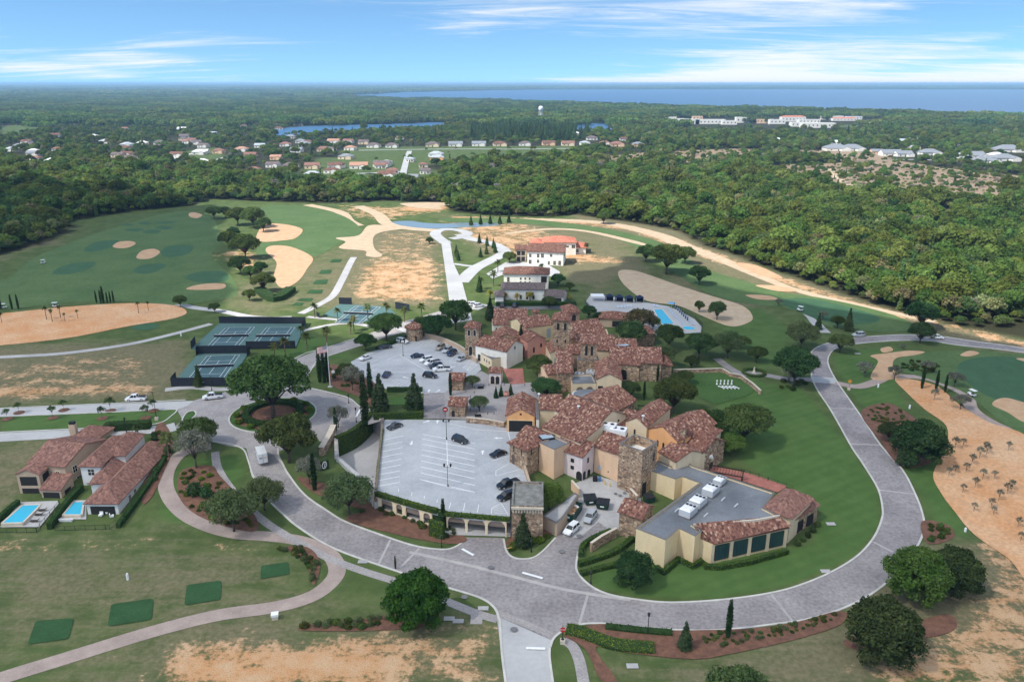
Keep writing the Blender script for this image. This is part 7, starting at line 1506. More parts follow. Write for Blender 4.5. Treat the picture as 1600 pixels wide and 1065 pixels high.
# white lettering and mark on the screen
A, B = G(268, 604), G(356, 603); dd = (B - A); tx = thing('screen_sign', 'white mark and faint lettering on the dark tennis wind screen', 'sign', A, math.atan2(dd.y, dd.x))
MB().add([(8.0, -.06, 2.0), (8.6, -.06, 2.1), (8.7, -.06, 2.3), (8.3, -.06, 2.45), (7.95, -.06, 2.3)], [(0, 1, 2, 3, 4)]).obj('mark', MAT['white_paint'], tx)
for k in range(9): MB().box(8.2 + .24 * k, -.07, 1.35, 8.2 + .24 * k + (.16 if k % 3 else .1), -.05, 1.55 + (.08 if k % 2 else 0)).obj('letter', MAT['silver_print'] if 'silver_print' in MAT else MAT['light_metal'], tx)

# ------------------------------------------------------------------ pools
def pool(px, label, depth_mat='pool_water', z=None, off=.34):
    P = [G(*p) for p in px]; root = thing('swimming_pool', label, 'pool', P[0]); o = P[0]
    off = max(p.z for p in P) - o.z + .26; local_box(root, 'water', P, o.z - .2, o.z + off, depth_mat)
    n = len(P); c = sum((Vector((p.x, p.y, 0)) for p in P), Vector()) / n
    for i in range(n):
        a, b = Vector((P[i].x, P[i].y, 0)), Vector((P[(i + 1) % n].x, P[(i + 1) % n].y, 0)); d = (b - a).normalized(); nn = Vector((-d.y, d.x, 0)); nn = nn if nn.dot(a - c) > 0 else -nn
        local_box(root, 'rim', [a - d * .2, b + d * .2, b + d * .2 + nn * .4, a - d * .2 + nn * .4], o.z - .2, o.z + off + .06, 'trim')
    return root
patch('pool_deck', [(0, 824), (32, 785), (90, 783), (92, 787), (62, 824)], MAT['concrete'], .06, smooth=False); patch('pool_deck', [(92, 812), (112, 782), (135, 782), (135, 812)], MAT['concrete'], .06, smooth=False)
pool([(6, 822), (36, 791), (62, 790), (36, 821)], 'long blue swimming pool behind the beige villa'); pool([(101, 808), (116, 786), (130, 785), (127, 808)], 'blue swimming pool beside the white villa patio')
patch('pool_deck', [(915, 472), (922, 462), (943, 462), (1009, 473), (1044, 479), (1061, 486), (1085, 499), (1096, 511), (1095, 520), (1065, 522), (1030, 525), (985, 515), (934, 494)], MAT['road_concrete'], .08, smooth=False)
pool([(1021.5, 484.3), (1034, 484), (1053, 506), (1035, 507.5)], 'club swimming pool with lane lines on the terrace', off=.42)
cpx = G(1076, 514); root = thing('hot_tub', 'round blue spa pool at the end of the club terrace', 'pool', cpx); MB().lathe([(2.6, -.2), (2.6, .45), (2.3, .45)], 20).obj('rim', MAT['trim'], root); MB().lathe([(2.3, .2), (2.3, .46), (2.2, .47)], 20).obj('water', MAT['pool_water'], root)
plain('navy_canvas', (.012, .022, .06), .8, .15, 2); plain('sky_canvas', (.12, .33, .55), .8, .1, 2); plain('pale_blue', (.42, .50, .60), .8, .1, 2); plain('red_awning', (.45, .045, .03), .8, .1, 2); plain('orange_paint', (.65, .27, .04), .7, .1, 2)
for i, (x, y) in enumerate(((952, 471), (967.5, 472), (983, 473), (999, 473))):
    p = G(x, y); t = thing('cabana', 'navy cabana with peaked canvas roof at the pool terrace', 'cabana', (p.x, p.y, p.z + .1), 0, 'pool cabanas')
    MB().add([(-1.7, -1.5, 2.4), (1.7, -1.5, 2.4), (1.7, 1.5, 2.4), (-1.7, 1.5, 2.4), (0, 0, 3.5)], [(0, 1, 4), (1, 2, 4), (2, 3, 4), (3, 0, 4), (3, 2, 1, 0)]).obj('canopy', MAT['navy_canvas'], t)
    MB().box(-1.65, 1.4, 0, 1.65, 1.48, 2.4).box(-1.65, -.2, 0, -1.58, 1.4, 2.4).box(1.58, -.2, 0, 1.65, 1.4, 2.4).obj('curtain', MAT['navy_canvas'], t)
    for sx in (-1.6, 1.6): MB().tube((sx, -1.4, 0), (sx, -1.4, 2.4), .05, .05, 6).obj('post', MAT['white_metal'], t)
for i in range(8):
    p = G(1053 + i * 3.0, 483 + i * 3.1); t = thing('closed_umbrella', 'closed navy umbrella in the row beside the club pool', 'umbrella', (p.x, p.y, p.z + .1), 0, 'closed umbrellas by the pool')
    MB().lathe([(.05, .9), (.28, 1.1), (.2, 2.2), (.03, 2.9)], 8).obj('canvas', MAT['navy_canvas'], t); MB().tube((0, 0, 0), (0, 0, 1.0), .04, .04, 6).obj('pole', MAT['white_metal'], t); MB().lathe([(.3, 0), (.3, .08), (.1, .1)], 10).obj('foot', MAT['dark_metal'], t)
def lounger(p, rz, label, group, mat='pale_blue'):
    t = thing('sun_lounger', label, 'lounger', p, rz, group)
    MB().box(-.35, -1.0, .28, .35, .35, .38).obj('seat', MAT[mat], t); MB().obox((0, .66, .55), (.35, 0, 0), (0, .3, .2), (0, -.04, .05)).obj('backrest', MAT[mat], t)
    for sx in (-.3, .3):
        for sy in (-.9, .3): MB().box(sx - .03, sy - .03, 0, sx + .03, sy + .03, .28).obj('leg', MAT['white_metal'], t)
for i in range(9):
    for k, (dx, dy) in enumerate(((-6.5, 1.6), (5, -1.0))):
        p = G(1053 + i * 3.0 + dx, 484 + i * 3.1 + dy); p.z += .12; lounger(p, R(50), 'pale blue sun lounger beside the row of closed umbrellas', 'loungers by the pool umbrellas')
for x, y in ((966, 481), (971, 481), (976, 481), (981, 480), (986, 480), (1022, 479), (1027, 480)): p = G(x, y); p.z += .12; lounger(p, 0, 'sun lounger facing the navy cabanas', 'loungers by the cabanas')
p = G(1049, 482); t = thing('open_umbrella', 'bright blue open umbrella at the corner of the club pool', 'umbrella', (p.x, p.y, p.z + .1)); MB().lathe([(1.7, 2.3), (1.0, 2.65), (.05, 2.95)], 8).obj('canvas', MAT['sky_canvas'], t); MB().tube((0, 0, 0), (0, 0, 2.4), .04, .04, 6).obj('pole', MAT['white_metal'], t)
p = G(933, 470); t = thing('shade_canopy', 'white flat canopy at the corner of the pool terrace', 'canopy', (p.x, p.y, p.z + .1)); MB().box(-2.8, -2.2, 2.4, 2.8, 2.2, 2.6).obj('top', MAT['white_metal'], t)
for sx in (-2.7, 2.7):
    for sy in (-2.1, 2.1): MB().tube((sx, sy, 0), (sx, sy, 2.4), .06, .06, 6).obj('post', MAT['white_metal'], t)
def rail(px, h, label, z=None, mat='dark_metal', name='iron_fence', every=2.2):
    pts = [G(*p) for p in px]; t = thing(name, label, 'fence', pts[0])
    for a, b in zip(pts, pts[1:]):
        a, b = a - pts[0], b - pts[0]; L = (b - a).length; mb = MB()
        for zz in (h, .15): mb.tube(a + Vector((0, 0, zz)), b + Vector((0, 0, zz)), .03, .03, 4)
        n = max(2, int(L / .22))
        for k in range(n): q = a.lerp(b, k / n); mb.tube(q + Vector((0, 0, .1)), q + Vector((0, 0, h)), .011, .011, 3)
        mb.obj('railing', MAT[mat], t)
        for k in range(int(L / every) + 1): q = a.lerp(b, k * every / L); MB().tube(q + Vector((0, 0, -.2)), q + Vector((0, 0, h + .1)), .045, .045, 5).obj('post', MAT[mat], t)
rail([(914, 473), (934, 496)], 1.5, 'black iron fence at the gate end of the pool deck'); rail([(1062, 485), (1086, 498), (1098, 511), (1097, 522)], 1.5, 'black iron fence curving around the pool terrace'); rail([(-5, 832), (58, 832), (64, 826)], 1.2, 'black iron fence behind the beige villa pool'); rail([(86, 829), (172, 827), (182, 818)], 1.2, 'black iron fence around the white villa garden'); rail([(1158, 738), (1200, 752), (1240, 766)], 1.2, 'black iron fence between brick terrace and lawn'); rail([(63, 825), (95, 787)], 1.2, 'black iron fence between villa pool and hedge')

# ------------------------------------------------------------------ street furniture
def lamp(x, y, h, label, z=None, twin=True, group=None):
    p = G(x, y) if z is None else W(x, y, z); t = thing('street_lamp', label, 'lamp', p, 0, group)
    MB().lathe([(.16, -.2), (.16, .5), (.08, .7), (.06, h), (.05, h)], 10).obj('post', MAT['dark_metal'], t)
    for s in ((-1, 1) if twin else (0,)):
        if twin: MB().tube((0, 0, h - .5), (s * .75, 0, h - .45), .04, .04, 5).obj('arm', MAT['dark_metal'], t)
        MB().lathe([(.05, h - .5), (.2, h - .3), (.26, h + .15), (.3, h + .2), (.04, h + .5)], 8, (s * .75, 0, 0)).obj('lantern', MAT['dark_metal'], t)
lamp(697.8, 686.5, 5.6, 'twin headed lamp post at the middle line of the deck, beside the black crossover', ZD); lamp(700, 759.8, 5.6, 'twin headed lamp post at the arched end of the deck', ZD); lamp(630, 557, 5.6, 'lamp post in the middle of the upper parking lot', 4)
for x, y, lab in ((690, 855, 'small lamp on the grass beside the garage drive'), (1012, 990, 'slim lamp post in the mulch bed by the south kerb'), (331, 610, 'dark post in front of the tennis wind screen'), (557, 660, 'lamp post on the verge beside the plaza drive'), (545, 630, 'small lamp on the flagpole lawn'), (198, 676, 'lamp post between the hedge and the road'), (830, 862, 'small dark lamp in front of the flat topped tower'), (923, 912, 'small dark lamp at the corner of the clipped hedges')): lamp(x, y, 2.6 if 'small' in lab else 4.2, lab, twin=False)
p = G(245, 656); t = thing('light_pole', 'tall lamp pole with a pale stone base in the grass strip', 'lamp', p); MB().box(-.4, -.4, -.2, .4, .4, .9).obj('base', MAT['trim'], t); MB().tube((0, 0, .9), (0, 0, 8.5), .09, .06, 8).obj('post', MAT['dark_metal'], t); MB().box(-.5, -.12, 8.4, .1, .12, 8.6).obj('lantern', MAT['dark_metal'], t)
# flag
p = G(516, 604); t = thing('flagpole', 'tall white flagpole on the bank beside the roundabout', 'flagpole', p); MB().lathe([(.14, -.2), (.14, 2), (.07, 14.2), (.03, 14.25)], 10).obj('pole', MAT['white_metal'], t); MB().lathe([(.02, 14.2), (.13, 14.35), (.02, 14.5)], 10).obj('finial', MAT['trim'], t); MB().box(-.7, -.7, -.2, .7, .7, .15).obj('base', MAT['concrete'], t)
plain('flag_red', (.42, .02, .03), .85, .1); plain('flag_white', (.75, .74, .73), .85, .05); plain('flag_blue', (.02, .03, .11), .85, .1)
def fpt(u, v): return (-.12 - 3.1 * u, .25 * math.sin(6 * u + .6) * u, 13.6 - 2.1 * v - .9 * u * u - .15 * math.sin(5 * u))
fl = thing('flag', 'red and white striped flag with a blue canton hanging from the flagpole', 'flag', p)
for nm, mt, rows in (('red_stripes', 'flag_red', range(0, 13, 2)), ('white_stripes', 'flag_white', range(1, 13, 2))):
    mb = MB()
    for k in rows:
        u0 = 5 if k < 7 else 0
        for i in range(u0, 12): mb.add([fpt(i / 12, k / 13), fpt((i + 1) / 12, k / 13), fpt((i + 1) / 12, (k + 1) / 13), fpt(i / 12, (k + 1) / 13)], [(0, 1, 2, 3)])
    mb.obj(nm, MAT[mt], fl)
mb = MB()
for i in range(5): mb.add([fpt(i / 12, 0), fpt((i + 1) / 12, 0), fpt((i + 1) / 12, 7 / 13), fpt(i / 12, 7 / 13)], [(0, 1, 2, 3)])
mb.obj('canton', MAT['flag_blue'], fl); mb = MB()
for r_ in range(9):
    for c_ in range(6 if r_ % 2 == 0 else 5):
        a = Vector(fpt((c_ + (.5 if r_ % 2 == 0 else 1)) / 6 * 5 / 12, (r_ + .6) / 9.4 * 7 / 13)); mb.obox(a, (.045, 0, 0), (0, .012, 0), (0, 0, .045))
mb.obj('stars', MAT['flag_white'], fl)
# signs
plain('sign_red', (.45, .02, .02), .5, .05)
def octagon(r): return [(r * math.cos(R(22.5 + 45 * k)), r * math.sin(R(22.5 + 45 * k))) for k in range(8)]
def upright(poly, y0, y1, z): n = len(poly); return [(x, y0, z + q) for x, q in poly] + [(x, y1, z + q) for x, q in poly], [tuple(range(n)), tuple(range(2 * n - 1, n - 1, -1))] + [(i, n + i, n + (i + 1) % n, (i + 1) % n) for i in range(n)]
p = G(879, 1004); t = thing('stop_sign', 'red stop sign on an ornate dark post beside the side road', 'sign', p); MB().lathe([(.3, -.1), (.3, .9), (.08, 1.0), (.06, 3.6), (.01, 4.1)], 8).obj('post', MAT['dark_metal'], t); MB().box(-.42, -.42, -.2, .42, .42, .8).obj('pedestal', MAT['trim'], t)
MB().add(*upright(octagon(.55), -.12, -.08, 2.9)).obj('plate', MAT['sign_red'], t)
cu_ = bpy.data.curves.new('stop_text', 'FONT'); cu_.body = 'STOP'; cu_.size = .42; cu_.align_x = 'CENTER'; cu_.align_y = 'CENTER'; cu_.extrude = .004; cu_.materials.append(MAT['white_paint'])
tmp = bpy.data.objects.new('lettering_tmp', cu_); C.objects.link(tmp); me = bpy.data.meshes.new_from_object(tmp.evaluated_get(bpy.context.evaluated_depsgraph_get())); bpy.data.objects.remove(tmp)
to = obj('lettering', me, t); to.location = (0, -.13, 2.9); to.rotation_euler = (math.pi / 2, 0, 0)
p = W(696, 652, 4); t = thing('no_entry_sign', 'round red no entry sign on an ornate post beside the lower gatehouse', 'sign', p); MB().tube((0, 0, -.1), (0, 0, 3.2), .06, .05, 8).obj('post', MAT['dark_metal'], t); MB().tube((0, -.12, 2.5), (0, -.06, 2.5), .6, .6, 16).obj('plate', MAT['sign_red'], t); MB().box(-.4, -.15, 2.4, .4, -.122, 2.62).obj('bar', MAT['white_paint'], t); MB().tube((0, -.055, 2.5), (0, -.01, 2.5), .78, .78, 16).obj('surround', MAT['dark_metal'], t)
p = G(1326, 609); t = thing('warning_sign', 'orange diamond warning sign on a post beside the path crossing', 'sign', p); MB().box(-.35, -.35, -.2, .35, .35, .7).obj('pedestal', MAT['trim'], t); MB().tube((0, 0, .7), (0, 0, 3.4), .05, .05, 8).obj('post', MAT['dark_metal'], t); MB().add(*upright([(0, -.75), (.75, 0), (0, .75), (-.75, 0)], -.1, -.06, 2.9)).obj('plate', MAT['orange_paint'], t)
p = G(796, 862); t = thing('round_sign', 'small tilted orange round sign among the bushes by the garage drive', 'sign', p, .4); MB().tube((0, -.05, 1.0), (0, .02, 1.1), .55, .55, 14).obj('plate', MAT['stucco_orange'], t); MB().tube((0, 0, -.1), (0, 0, 1.0), .05, .05, 6).obj('post', MAT['dark_metal'], t)
# bins, skip, posts
plain('dumpster_green', (.012, .045, .030), .5, .15, 2)
for x, y, a, lab in ((922, 786, .15, 'green lidded dumpster in the service yard, beside the open skip'), (942, 793, -.25, 'green lidded dumpster in the service yard, beside the tiled gatehouse')):
    p = G(x, y); t = thing('dumpster', lab, 'dumpster', (p.x, p.y, p.z + .15), a); b = MB(); b.add([(-1.3, -1.1, .15), (1.3, -1.1, .15), (1.3, 1.0, .15), (-1.3, 1.0, .15), (-1.5, -1.25, 1.3), (1.5, -1.25, 1.3), (1.5, 1.2, 1.7), (-1.5, 1.2, 1.7)], [(0, 3, 2, 1), (4, 5, 6, 7), (0, 1, 5, 4), (1, 2, 6, 5), (2, 3, 7, 6), (3, 0, 4, 7)]); b.obj('container', MAT['dumpster_green'], t)
    for s in (-1, 1): MB().add([(s * .75 - .7, -1.3, 1.34), (s * .75 + .7, -1.3, 1.34), (s * .75 + .7, 1.2, 1.76), (s * .75 - .7, 1.2, 1.76), (s * .75 - .7, -1.3, 1.40), (s * .75 + .7, -1.3, 1.40), (s * .75 + .7, 1.2, 1.82), (s * .75 - .7, 1.2, 1.82)], [(0, 3, 2, 1), (4, 5, 6, 7), (0, 1, 5, 4), (1, 2, 6, 5), (2, 3, 7, 6), (3, 0, 4, 7)]).obj('lid', MAT['dark_metal'], t)
    MB().box(-.5, -1.30, .7, .4, -1.27, 1.0).obj('label_plate', MAT['white_paint'], t)
p = G(895, 806); q = G(905, 790); d = q - p; t = thing('roll_off_skip', 'long green open skip filled with cartons', 'skip', (p.x, p.y, p.z + .15), math.atan2(d.y, d.x)); b = MB()
for x0, y0, x1, y1 in ((-3, -1.2, 3, -1.1), (-3, 1.1, 3, 1.2), (-3, -1.1, -2.9, 1.1), (2.9, -1.1, 3, 1.1)): b.box(x0, y0, .2, x1, y1, 2.0)
b.box(-2.9, -1.1, .2, 2.9, 1.1, .4); b.obj('container', MAT['dumpster_green'], t)
for s in (-1, 1):
    for x in (-2.3, 2.3): MB().tube((x, s * .9, .2), (x, s * 1.1, .2), .2, .2, 10).obj('roller', MAT['dark_metal'], t)
MB().box(-3.02, -.3, 1.0, -3.002, .3, 1.4).obj('label_plate', MAT['white_paint'], t)
plain('cardboard', (.40, .24, .13), .9, .15, 2); q3 = random.Random(4)
for k in range(16):
    c = Vector((p.x, p.y, p.z + .55)) + Matrix.Rotation(math.atan2(d.y, d.x), 3, 'Z') @ Vector((q3.uniform(-2.3, 2.3), q3.uniform(-.6, .6), q3.uniform(.5, 1.05)))
    tag(MB().box(-.4, -.3, -.25, .4, .3, .25).obj('carton', MAT['cardboard' if k % 3 else 'white_paint'], None, c, q3.uniform(0, 3)), ('brown carton' if k % 3 else 'white carton') + ' thrown into the open green skip', 'box', 'brown cartons in the skip' if k % 3 else 'white cartons in the skip')
plain('yellow_paint', (.62, .42, .05), .6, .1)
for x, y in ((945, 757), (953, 760)): p = G(x, y); t = tag(MB().lathe([(.12, -.2), (.12, 1.1), (.04, 1.2)], 10).obj('bollard', MAT['yellow_paint'], None, p), 'yellow bollard against the peach service yard wall', 'bollard', 'yellow bollards')
p = G(932, 751); t = thing('waste_bin', 'dark bins standing against the peach wall', 'bin', (p.x, p.y, p.z + .1)); MB().box(-.9, -.5, 0, .2, .5, 1.2).obj('bin_body', MAT['dark_metal'], t); MB().box(.4, -.4, 0, 1.1, .4, 1.0).obj('small_bin', MAT['paint_blue'], t)
p = G(1014, 783); t = thing('covered_dumpster', 'black topped green bin beside the stone tower', 'dumpster', (p.x, p.y, p.z + .1), .3); MB().box(-1.1, -.9, 0, 1.1, .9, 1.2).obj('container', MAT['dumpster_green'], t); MB().add([(-1.2, -1, 1.2), (1.2, -1, 1.2), (1.2, 1, 1.5), (-1.2, 1, 1.5), (-1.2, -1, 1.3), (1.2, -1, 1.3), (1.2, 1, 1.6), (-1.2, 1, 1.6)], [(0, 3, 2, 1), (4, 5, 6, 7), (0, 1, 5, 4), (1, 2, 6, 5), (2, 3, 7, 6), (3, 0, 4, 7)]).obj('lid', MAT['dark_metal'], t)
for x, y in ((713, 603), (728, 612), (735, 622), (742, 608), (756, 605), (764, 603), (776, 601), (788, 602), (735, 642), (745, 646), (762, 648), (772, 648), (741, 615), (820, 603)):
    p = W(x, y, 4.05); t = tag(MB().lathe([(.13, -.05), (.13, .1), (.08, .15), (.08, .85), (.11, .9), (.02, 1.0)], 8).obj('bollard', MAT['dark_metal'], None, p), 'black bollard around the paved plaza', 'bollard', 'plaza bollards')
for x, y in ((783, 619), (775, 622), (798, 617)):
    p = W(x, y, 4.05); plant('conifer', p, .55, 0, 'small potted conifer behind the porte cochere', 'tree', 'potted conifers on the plaza')
p = W(791, 619, 4.05); t = thing('planter', 'large terracotta urn between two potted conifers', 'planter', p); MB().lathe([(.5, 0), (.9, .5), (1.0, 1.1), (.7, 1.3), (.85, 1.5), (.7, 1.5)], 14).obj('urn', MAT['stucco_pink'], t, smooth=True); MB().lathe([(.68, 1.3), (.68, 1.45), (.3, 1.6)], 12).obj('soil', MAT['mulch'], t)
for x, y in ((751, 608), (747, 652)): p = W(x, y, 4.05); t = thing('park_bench', 'dark bench standing on the paved plaza', 'bench', p, .1, 'plaza benches'); MB().box(-.9, -.25, .4, .9, .25, .48).obj('seat', MAT['dark_metal'], t); MB().box(-.9, .22, .5, .9, .28, .95).obj('backrest', MAT['dark_metal'], t); [MB().box(sx - .04, -.22, 0, sx + .04, .22, .4).obj('leg', MAT['dark_metal'], t) for sx in (-.8, .8)]
# croquet lawn pieces
for k in range(5):
    p = W(1120 + 5.75 * k, 600.5, 4.1); p.z = 4.1; t = tag(MB().lathe([(.35, 0), (.32, .15), (.2, .4), (.18, 1.1), (.26, 1.2), (.2, 1.45), (.05, 1.6)], 10).obj('lawn_game_piece', MAT['white_paint'], None, p, smooth=True), 'white upright game piece standing on the croquet lawn', 'game piece', 'white game pieces')
for k in range(5):
    p = W(1127 + 5.75 * k, 606.5, 4.1); t = thing('white_bench', 'long white bench on the croquet lawn', 'bench', p, R(-58), 'white lawn benches'); MB().box(-1.3, -.22, .38, 1.3, .22, .46).obj('seat', MAT['white_paint'], t); [MB().box(sx - .05, -.2, 0, sx + .05, .2, .38).obj('leg', MAT['white_paint'], t) for sx in (-1.1, 1.1)]
t = thing('garden_statue', 'pale statue inside the circular hedge', 'statue', cp); MB().lathe([(.5, 0), (.5, .6), (.3, .7), (.32, 1.3), (.2, 1.7), (.22, 2.0), (.05, 2.25)], 12).obj('figure', MAT['trim'], t, smooth=True); MB().box(-.7, -.7, -.1, .7, .7, .25).obj('plinth', MAT['concrete'], t)
# pergolas
def pergola(x, y, w, dpt, rz, label, z=None):
    p = G(x, y) if z is None else W(x, y, z); t = thing('pergola', label, 'pergola', p, rz)
    for sx in (-w / 2, w / 2):
        for sy in (-dpt / 2, dpt / 2): MB().box(sx - .12, sy - .12, -.2, sx + .12, sy + .12, 2.8).obj('post', MAT['dark_wood'], t)
    for sy in (-dpt / 2, dpt / 2): MB().box(-w / 2 - .4, sy - .08, 2.8, w / 2 + .4, sy + .08, 3.05).obj('beam', MAT['dark_wood'], t)
    for k in range(int(w / .7) + 1): MB().box(-w / 2 + k * .7 - .05, -dpt / 2 - .4, 3.052, -w / 2 + k * .7 + .05, dpt / 2 + .4, 3.2).obj('slat', MAT['dark_wood'], t)
pergola(1022, 655, 9, 4.5, R(-12), 'dark wooden pergola beside the stone walled hall'); pergola(1132, 752, 8, 3.5, R(-22), 'dark wooden pergola beside the stone east wing')
# red awning, shell awning and skylights on the village
p = W(936, 594, 7.4); t = thing('door_awning', 'bright red canvas awning over the cream gable door', 'awning', (p.x, p.y - .1, 0 + 6.9)); MB().add([(-.9, 0, 1.0), (.9, 0, 1.0), (.9, -1.2, .2), (-.9, -1.2, .2), (.9, -1.2, 0), (-.9, -1.2, 0)], [(0, 3, 2, 1), (3, 5, 4, 2)]).obj('canvas', MAT['red_awning'], t); [MB().tube((s * .85, 0, 0), (s * .85, -1.15, .2), .03, .03, 5).obj('bracket', MAT['dark_metal'], t) for s in (-1, 1)]
p = W(1106, 716, 5.4); t = thing('shell_awning', 'pale rounded shell awning over the east wing door', 'awning', p, R(55)); b = MB(); n = 8
for i in range(n):
    for j in range(4):
        f = lambda i, j: (1.4 * math.cos(math.pi * i / n) * math.cos(j * .39), -1.4 * math.sin(j * .39) * math.sin(math.pi * i / n) - .1, 1.5 * math.sin(math.pi * i / n) * math.cos(j * .39))
        b.add([f(i, j), f(i + 1, j), f(i + 1, j + 1), f(i, j + 1)], [(0, 1, 2, 3)])
b.obj('canvas', MAT['stucco_white'], t); MB().box(-1.4, -.12, -.05, 1.4, -.02, .05).obj('frame', MAT['white_metal'], t)
for x, y, z, sx, sy, lab in ((854, 682, 10.3, 1.7, 1.3, 'square glazed skylight on the peach block'), (971, 540, 12.6, 2.6, 1.0, 'pale skylight on the roof behind the long stone hall'), (941, 622, 9.6, 0, 0, '')):
    if not sx: continue
    p = W(x, y, z); t = thing('skylight', lab, 'skylight', p, .35); MB().box(-sx, -sy, -.4, sx, sy, .1).obj('frame', MAT['dark_metal'], t); MB().box(-sx + .15, -sy + .15, .1, sx - .15, sy - .15, .16).obj('pane', MAT['sky_glass'], t)
for x, y, z, k, lab in ((951, 671, 12.0, 1.1, 'white rooftop machine with louvres behind the peach wing'), (966, 679, 11.4, 1.2, 'white rooftop chiller beside the open topped tower'), (958, 676, 11.6, .7, 'small rooftop machine between the two chillers'), (923, 584, 8.1, .8, 'grey rooftop machine on the cream annex'), (905, 588, 8.1, .8, 'dark rooftop machine on the cream annex')):
    p = W(x, y, z - 1.2); t = thing('rooftop_unit', lab, 'air conditioner', p, -.35, None, k); MB().box(-1.7, -1.2, .2, 1.7, 1.2, 1.5).obj('casing', MAT['white_metal' if z > 9 else 'light_metal'], t); MB().box(-1.8, -1.3, -.6, 1.8, 1.3, .2).obj('curb_base', MAT['parapet_cap'], t)
    for s in (-.8, .8): MB().lathe([(.45, 1.5), (.45, 1.6), (.35, 1.6)], 12, (s, 0, 0)).obj('fan', MAT['dark_metal'], t)
for x, y, z in ((842, 614, 13.2), (904, 633, 14.6), (1005, 648, 14.2)):
    p = W(x, y, z); t = thing('roof_vent', 'small white turbine vent on the clubhouse roof', 'vent', (p.x, p.y, z - 1.0), 0, 'roof vents'); MB().tube((0, 0, -.6), (0, 0, .5), .18, .18, 8).obj('pipe', MAT['light_metal'], t); MB().lathe([(.2, .5), (.4, .7), (.4, .9), (.1, 1.05)], 10).obj('cap', MAT['white_metal'], t)
p = W(922, 615, 8.2); t = thing('round_skylight_roof', 'oval grey roof light between the main hall roofs', 'skylight', p); b = MB(); b.lathe([(3.6, -1.5), (3.6, .0), (3.3, .25), (2.6, .45), (.2, .7)], 24); o = b.obj('dome', MAT['flat_roof'], t, smooth=True); o.scale = (1.4, .9, 1); b = MB(); b.lathe([(3.75, -.3), (3.75, .05), (3.4, .05), (3.4, -.3)], 24); o = b.obj('rim', MAT['white_metal'], t); o.scale = (1.4, .9, 1)
# cafe terrace behind the campanile
for i in range(14):
    x, y = 897 + (i % 7) * 7.0 + (i // 7) * 3, 521 + (i // 7) * 5 - (i % 7) * .6
    p = W(x, y, 7.6); t = thing('cafe_table', 'pale blue cafe table on the roof terrace', 'table', (p.x, p.y, 7.6), i * .7, 'terrace tables'); MB().lathe([(.6, .7), (.6, .76), (.1, .77)], 10).obj('table_top', MAT['pale_blue'], t); MB().tube((0, 0, 0), (0, 0, .7), .05, .05, 6).obj('stem', MAT['dark_metal'], t)
local_t = thing('roof_terrace', 'flat roof terrace carrying the cafe tables', 'terrace', (W(893, 530, 7.6).x, W(893, 530, 7.6).y, 4)); local_box(local_t, 'terrace_slab', [W(893, 532, 7.58), W(952, 526, 7.58), W(948, 514, 7.58), W(893, 516, 7.58)], 3.8, 7.58, 'stucco_cream')
# little things on the grass
for x, y, h, lab in ((200, 905, 1.5, 'white marker post on the rough grass beside the tees'), (1372, 605, 1.2, 'white marker post on the grass beside the road crossing'), (1421, 638, 1.2, 'white marker post at the edge of the waste sand'), (1508, 830, 1.0, 'white marker post at the sandy edge outside the road bend'), (283, 525, 1.8, 'white water cooler beside the tennis path')): p = G(x, y); tag(MB().lathe([(.25, -.2), (.25, h * .8), (.15, h)], 10).obj('marker_post', MAT['white_paint'], None, p), lab, 'post')
p = G(430, 966); t = thing('utility_box', 'white box on a stone block beside the cart path', 'box', p, .2); MB().box(-.55, -.45, -.1, .55, .45, .7).obj('block', MAT['trim'], t); MB().box(-.65, -.55, .7, .65, .55, 1.2).obj('lid', MAT['white_paint'], t)
for x, y in ((988, 1041), (716, 971), (702, 967), (755, 951), (567, 878), (1290, 893), (1298, 819), (1340, 553)):
    c = G(x, y); patch('utility_cover', [c + Vector((a, b, 0)) for a, b in ((-1, -.6), (1, -.6), (1, .6), (-1, .6))], MAT['concrete'], .06, smooth=False, world_pts=True)
for x, y in ((767, 887), (726, 933), (803, 984), (878, 862), (905, 838)):
    c = G(x, y); patch('drain_cover', circle(c, .7, 12), MAT['asphalt'], .06, smooth=False, world_pts=True)
for x, y in ((962, 772), (969, 775), (976, 771), (1005, 772)): c = G(x, y); patch('drain_cover', circle(c, .45, 10), MAT['asphalt'], .06, smooth=False, world_pts=True)
for i, (x, y) in enumerate(((67, 799), (62, 806), (55, 816))): p = G(x, y); p.z += .15; lounger(p, R(-90), 'dark sun lounger beside the beige villa pool', 'dark loungers by the villa pool', 'dark_wood')
for i, (x, y) in enumerate(((158, 806), (168, 802), (175, 808))):
    p = G(x, y); t = thing('patio_chair', 'white cushioned chair under the white villa patio', 'chair', (p.x, p.y, p.z + .1), i, 'white patio chairs'); MB().box(-.4, -.4, .1, .4, .4, .45).obj('seat', MAT['white_paint'], t); MB().box(-.4, .3, .45, .4, .45, .9).obj('backrest', MAT['white_paint'], t)
p = G(104, 824 - 10); t = thing('outdoor_sofa', 'white outdoor sofa at the edge of the white villa pool', 'sofa', (p.x, p.y, p.z + .1)); MB().box(-1.4, -.4, 0, 1.4, .4, .4).obj('seat', MAT['white_paint'], t); MB().box(-1.4, -.5, .4, 1.4, -.35, .8).obj('backrest', MAT['white_paint'], t)
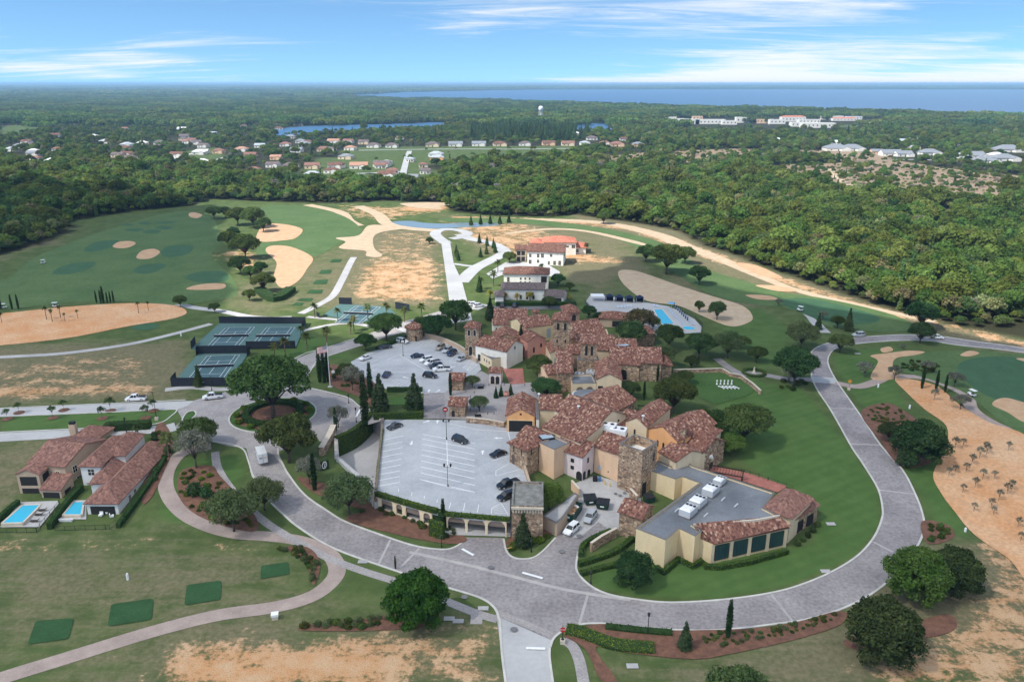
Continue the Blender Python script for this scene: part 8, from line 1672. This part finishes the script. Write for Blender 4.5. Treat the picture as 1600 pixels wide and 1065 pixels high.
# ------------------------------------------------------------------ the cloud whose shade lies over the near ground
def cloud_material():
    m = bpy.data.materials.new('cloud'); m.use_nodes = True; nt = m.node_tree; nt.nodes.clear(); N, L = nt.nodes.new, nt.links.new
    out = N('ShaderNodeOutputMaterial'); tr = N('ShaderNodeBsdfTransparent'); tl = N('ShaderNodeBsdfTranslucent'); tl.inputs[0].default_value = CLOUD_ALB; mx = N('ShaderNodeMixShader'); mx.inputs[0].default_value = CLOUD_OPAQUE
    L(tr.outputs[0], mx.inputs[1]); L(tl.outputs[0], mx.inputs[2]); L(mx.outputs[0], out.inputs[0]); return m
CLOUD_OPAQUE, CLOUD_ALB = .50, (.95, .95, .94, 1)
SHADE = [tuple(p)[:2] for p in (G(*q) for q in [(330, 322), (342, 400), (330, 478), (420, 505), (560, 542), (690, 512), (800, 470), (905, 428), (990, 402), (1070, 440), (1190, 466), (1400, 505), (1600, 545)])] + [(520, 150), (520, -260), (-520, -260), (-520, 330), tuple(G(0, 285))[:2], tuple(G(150, 300))[:2]]
def build_cloud():
    zc = 330.0; off = SUN_VEC * ((zc - 4) / SUN_VEC.z); r = np.random.default_rng(3); V, F = [], []
    bm = bmesh.new(); bmesh.ops.create_icosphere(bm, subdivisions=2, radius=1); bv = np.array([v.co[:] for v in bm.verts]); bf = [[v.index for v in f.verts] for f in bm.faces]; bm.free()
    xs, ys = np.meshgrid(np.arange(-560, 560, 26), np.arange(-300, 660, 26)); P = np.column_stack([xs.ravel(), ys.ravel()]) + r.uniform(-9, 9, (xs.size, 2)); d = sdist(P, SHADE); k = 0; used = []
    for p, dd in sorted(zip(map(tuple, P), d), key=lambda t: -t[1]):
        if dd < 4: continue
        rad = min(75, dd * .95 + 10)
        if any((p[0] - a) ** 2 + (p[1] - b) ** 2 < (c * .62) ** 2 for a, b, c in used): continue
        used.append((p[0], p[1], rad)); q = bv * np.array([rad, rad, rad * .35]) * (1 + .07 * r.normal(size=(len(bv), 1))) + np.array([p[0] + off.x, p[1] + off.y, zc + r.uniform(-6, 6)]); b = len(V) and sum(len(v) for v in V); V.append(q); F += [[i + b for i in f] for f in bf]
    m = cloud_material(); t = obj('cloud_blobs', mesh('cloud_blobs', np.concatenate(V).tolist(), F, m)); md = t.modifiers.new('merge', 'REMESH'); md.mode = 'VOXEL'; md.voxel_size = 9.0   # one closed skin
    me = bpy.data.meshes.new_from_object(t.evaluated_get(bpy.context.evaluated_depsgraph_get())); bpy.data.objects.remove(t)
    me.materials.clear(); me.materials.append(m); o = obj('cloud', me); o['kind'] = 'structure'
build_cloud()
# ------------------------------------------------------------------ haze
def build_haze():
    m = bpy.data.materials.new('haze'); m.use_nodes = True; nt = m.node_tree; nt.nodes.clear(); out = nt.nodes.new('ShaderNodeOutputMaterial'); pv = nt.nodes.new('ShaderNodeVolumePrincipled')
    pv.inputs['Color'].default_value = (.42, .70, 1.0, 1); pv.inputs['Density'].default_value = HAZE; pv.inputs['Anisotropy'].default_value = .0; nt.links.new(pv.outputs[0], out.inputs['Volume'])
    o = MB().box(-52000, -700, -2, 52000, 43000, 104).obj('haze', m); o['kind'] = 'stuff'; o['label'] = 'thin blue haze over the distant country'
HAZE = 8e-5
build_haze()
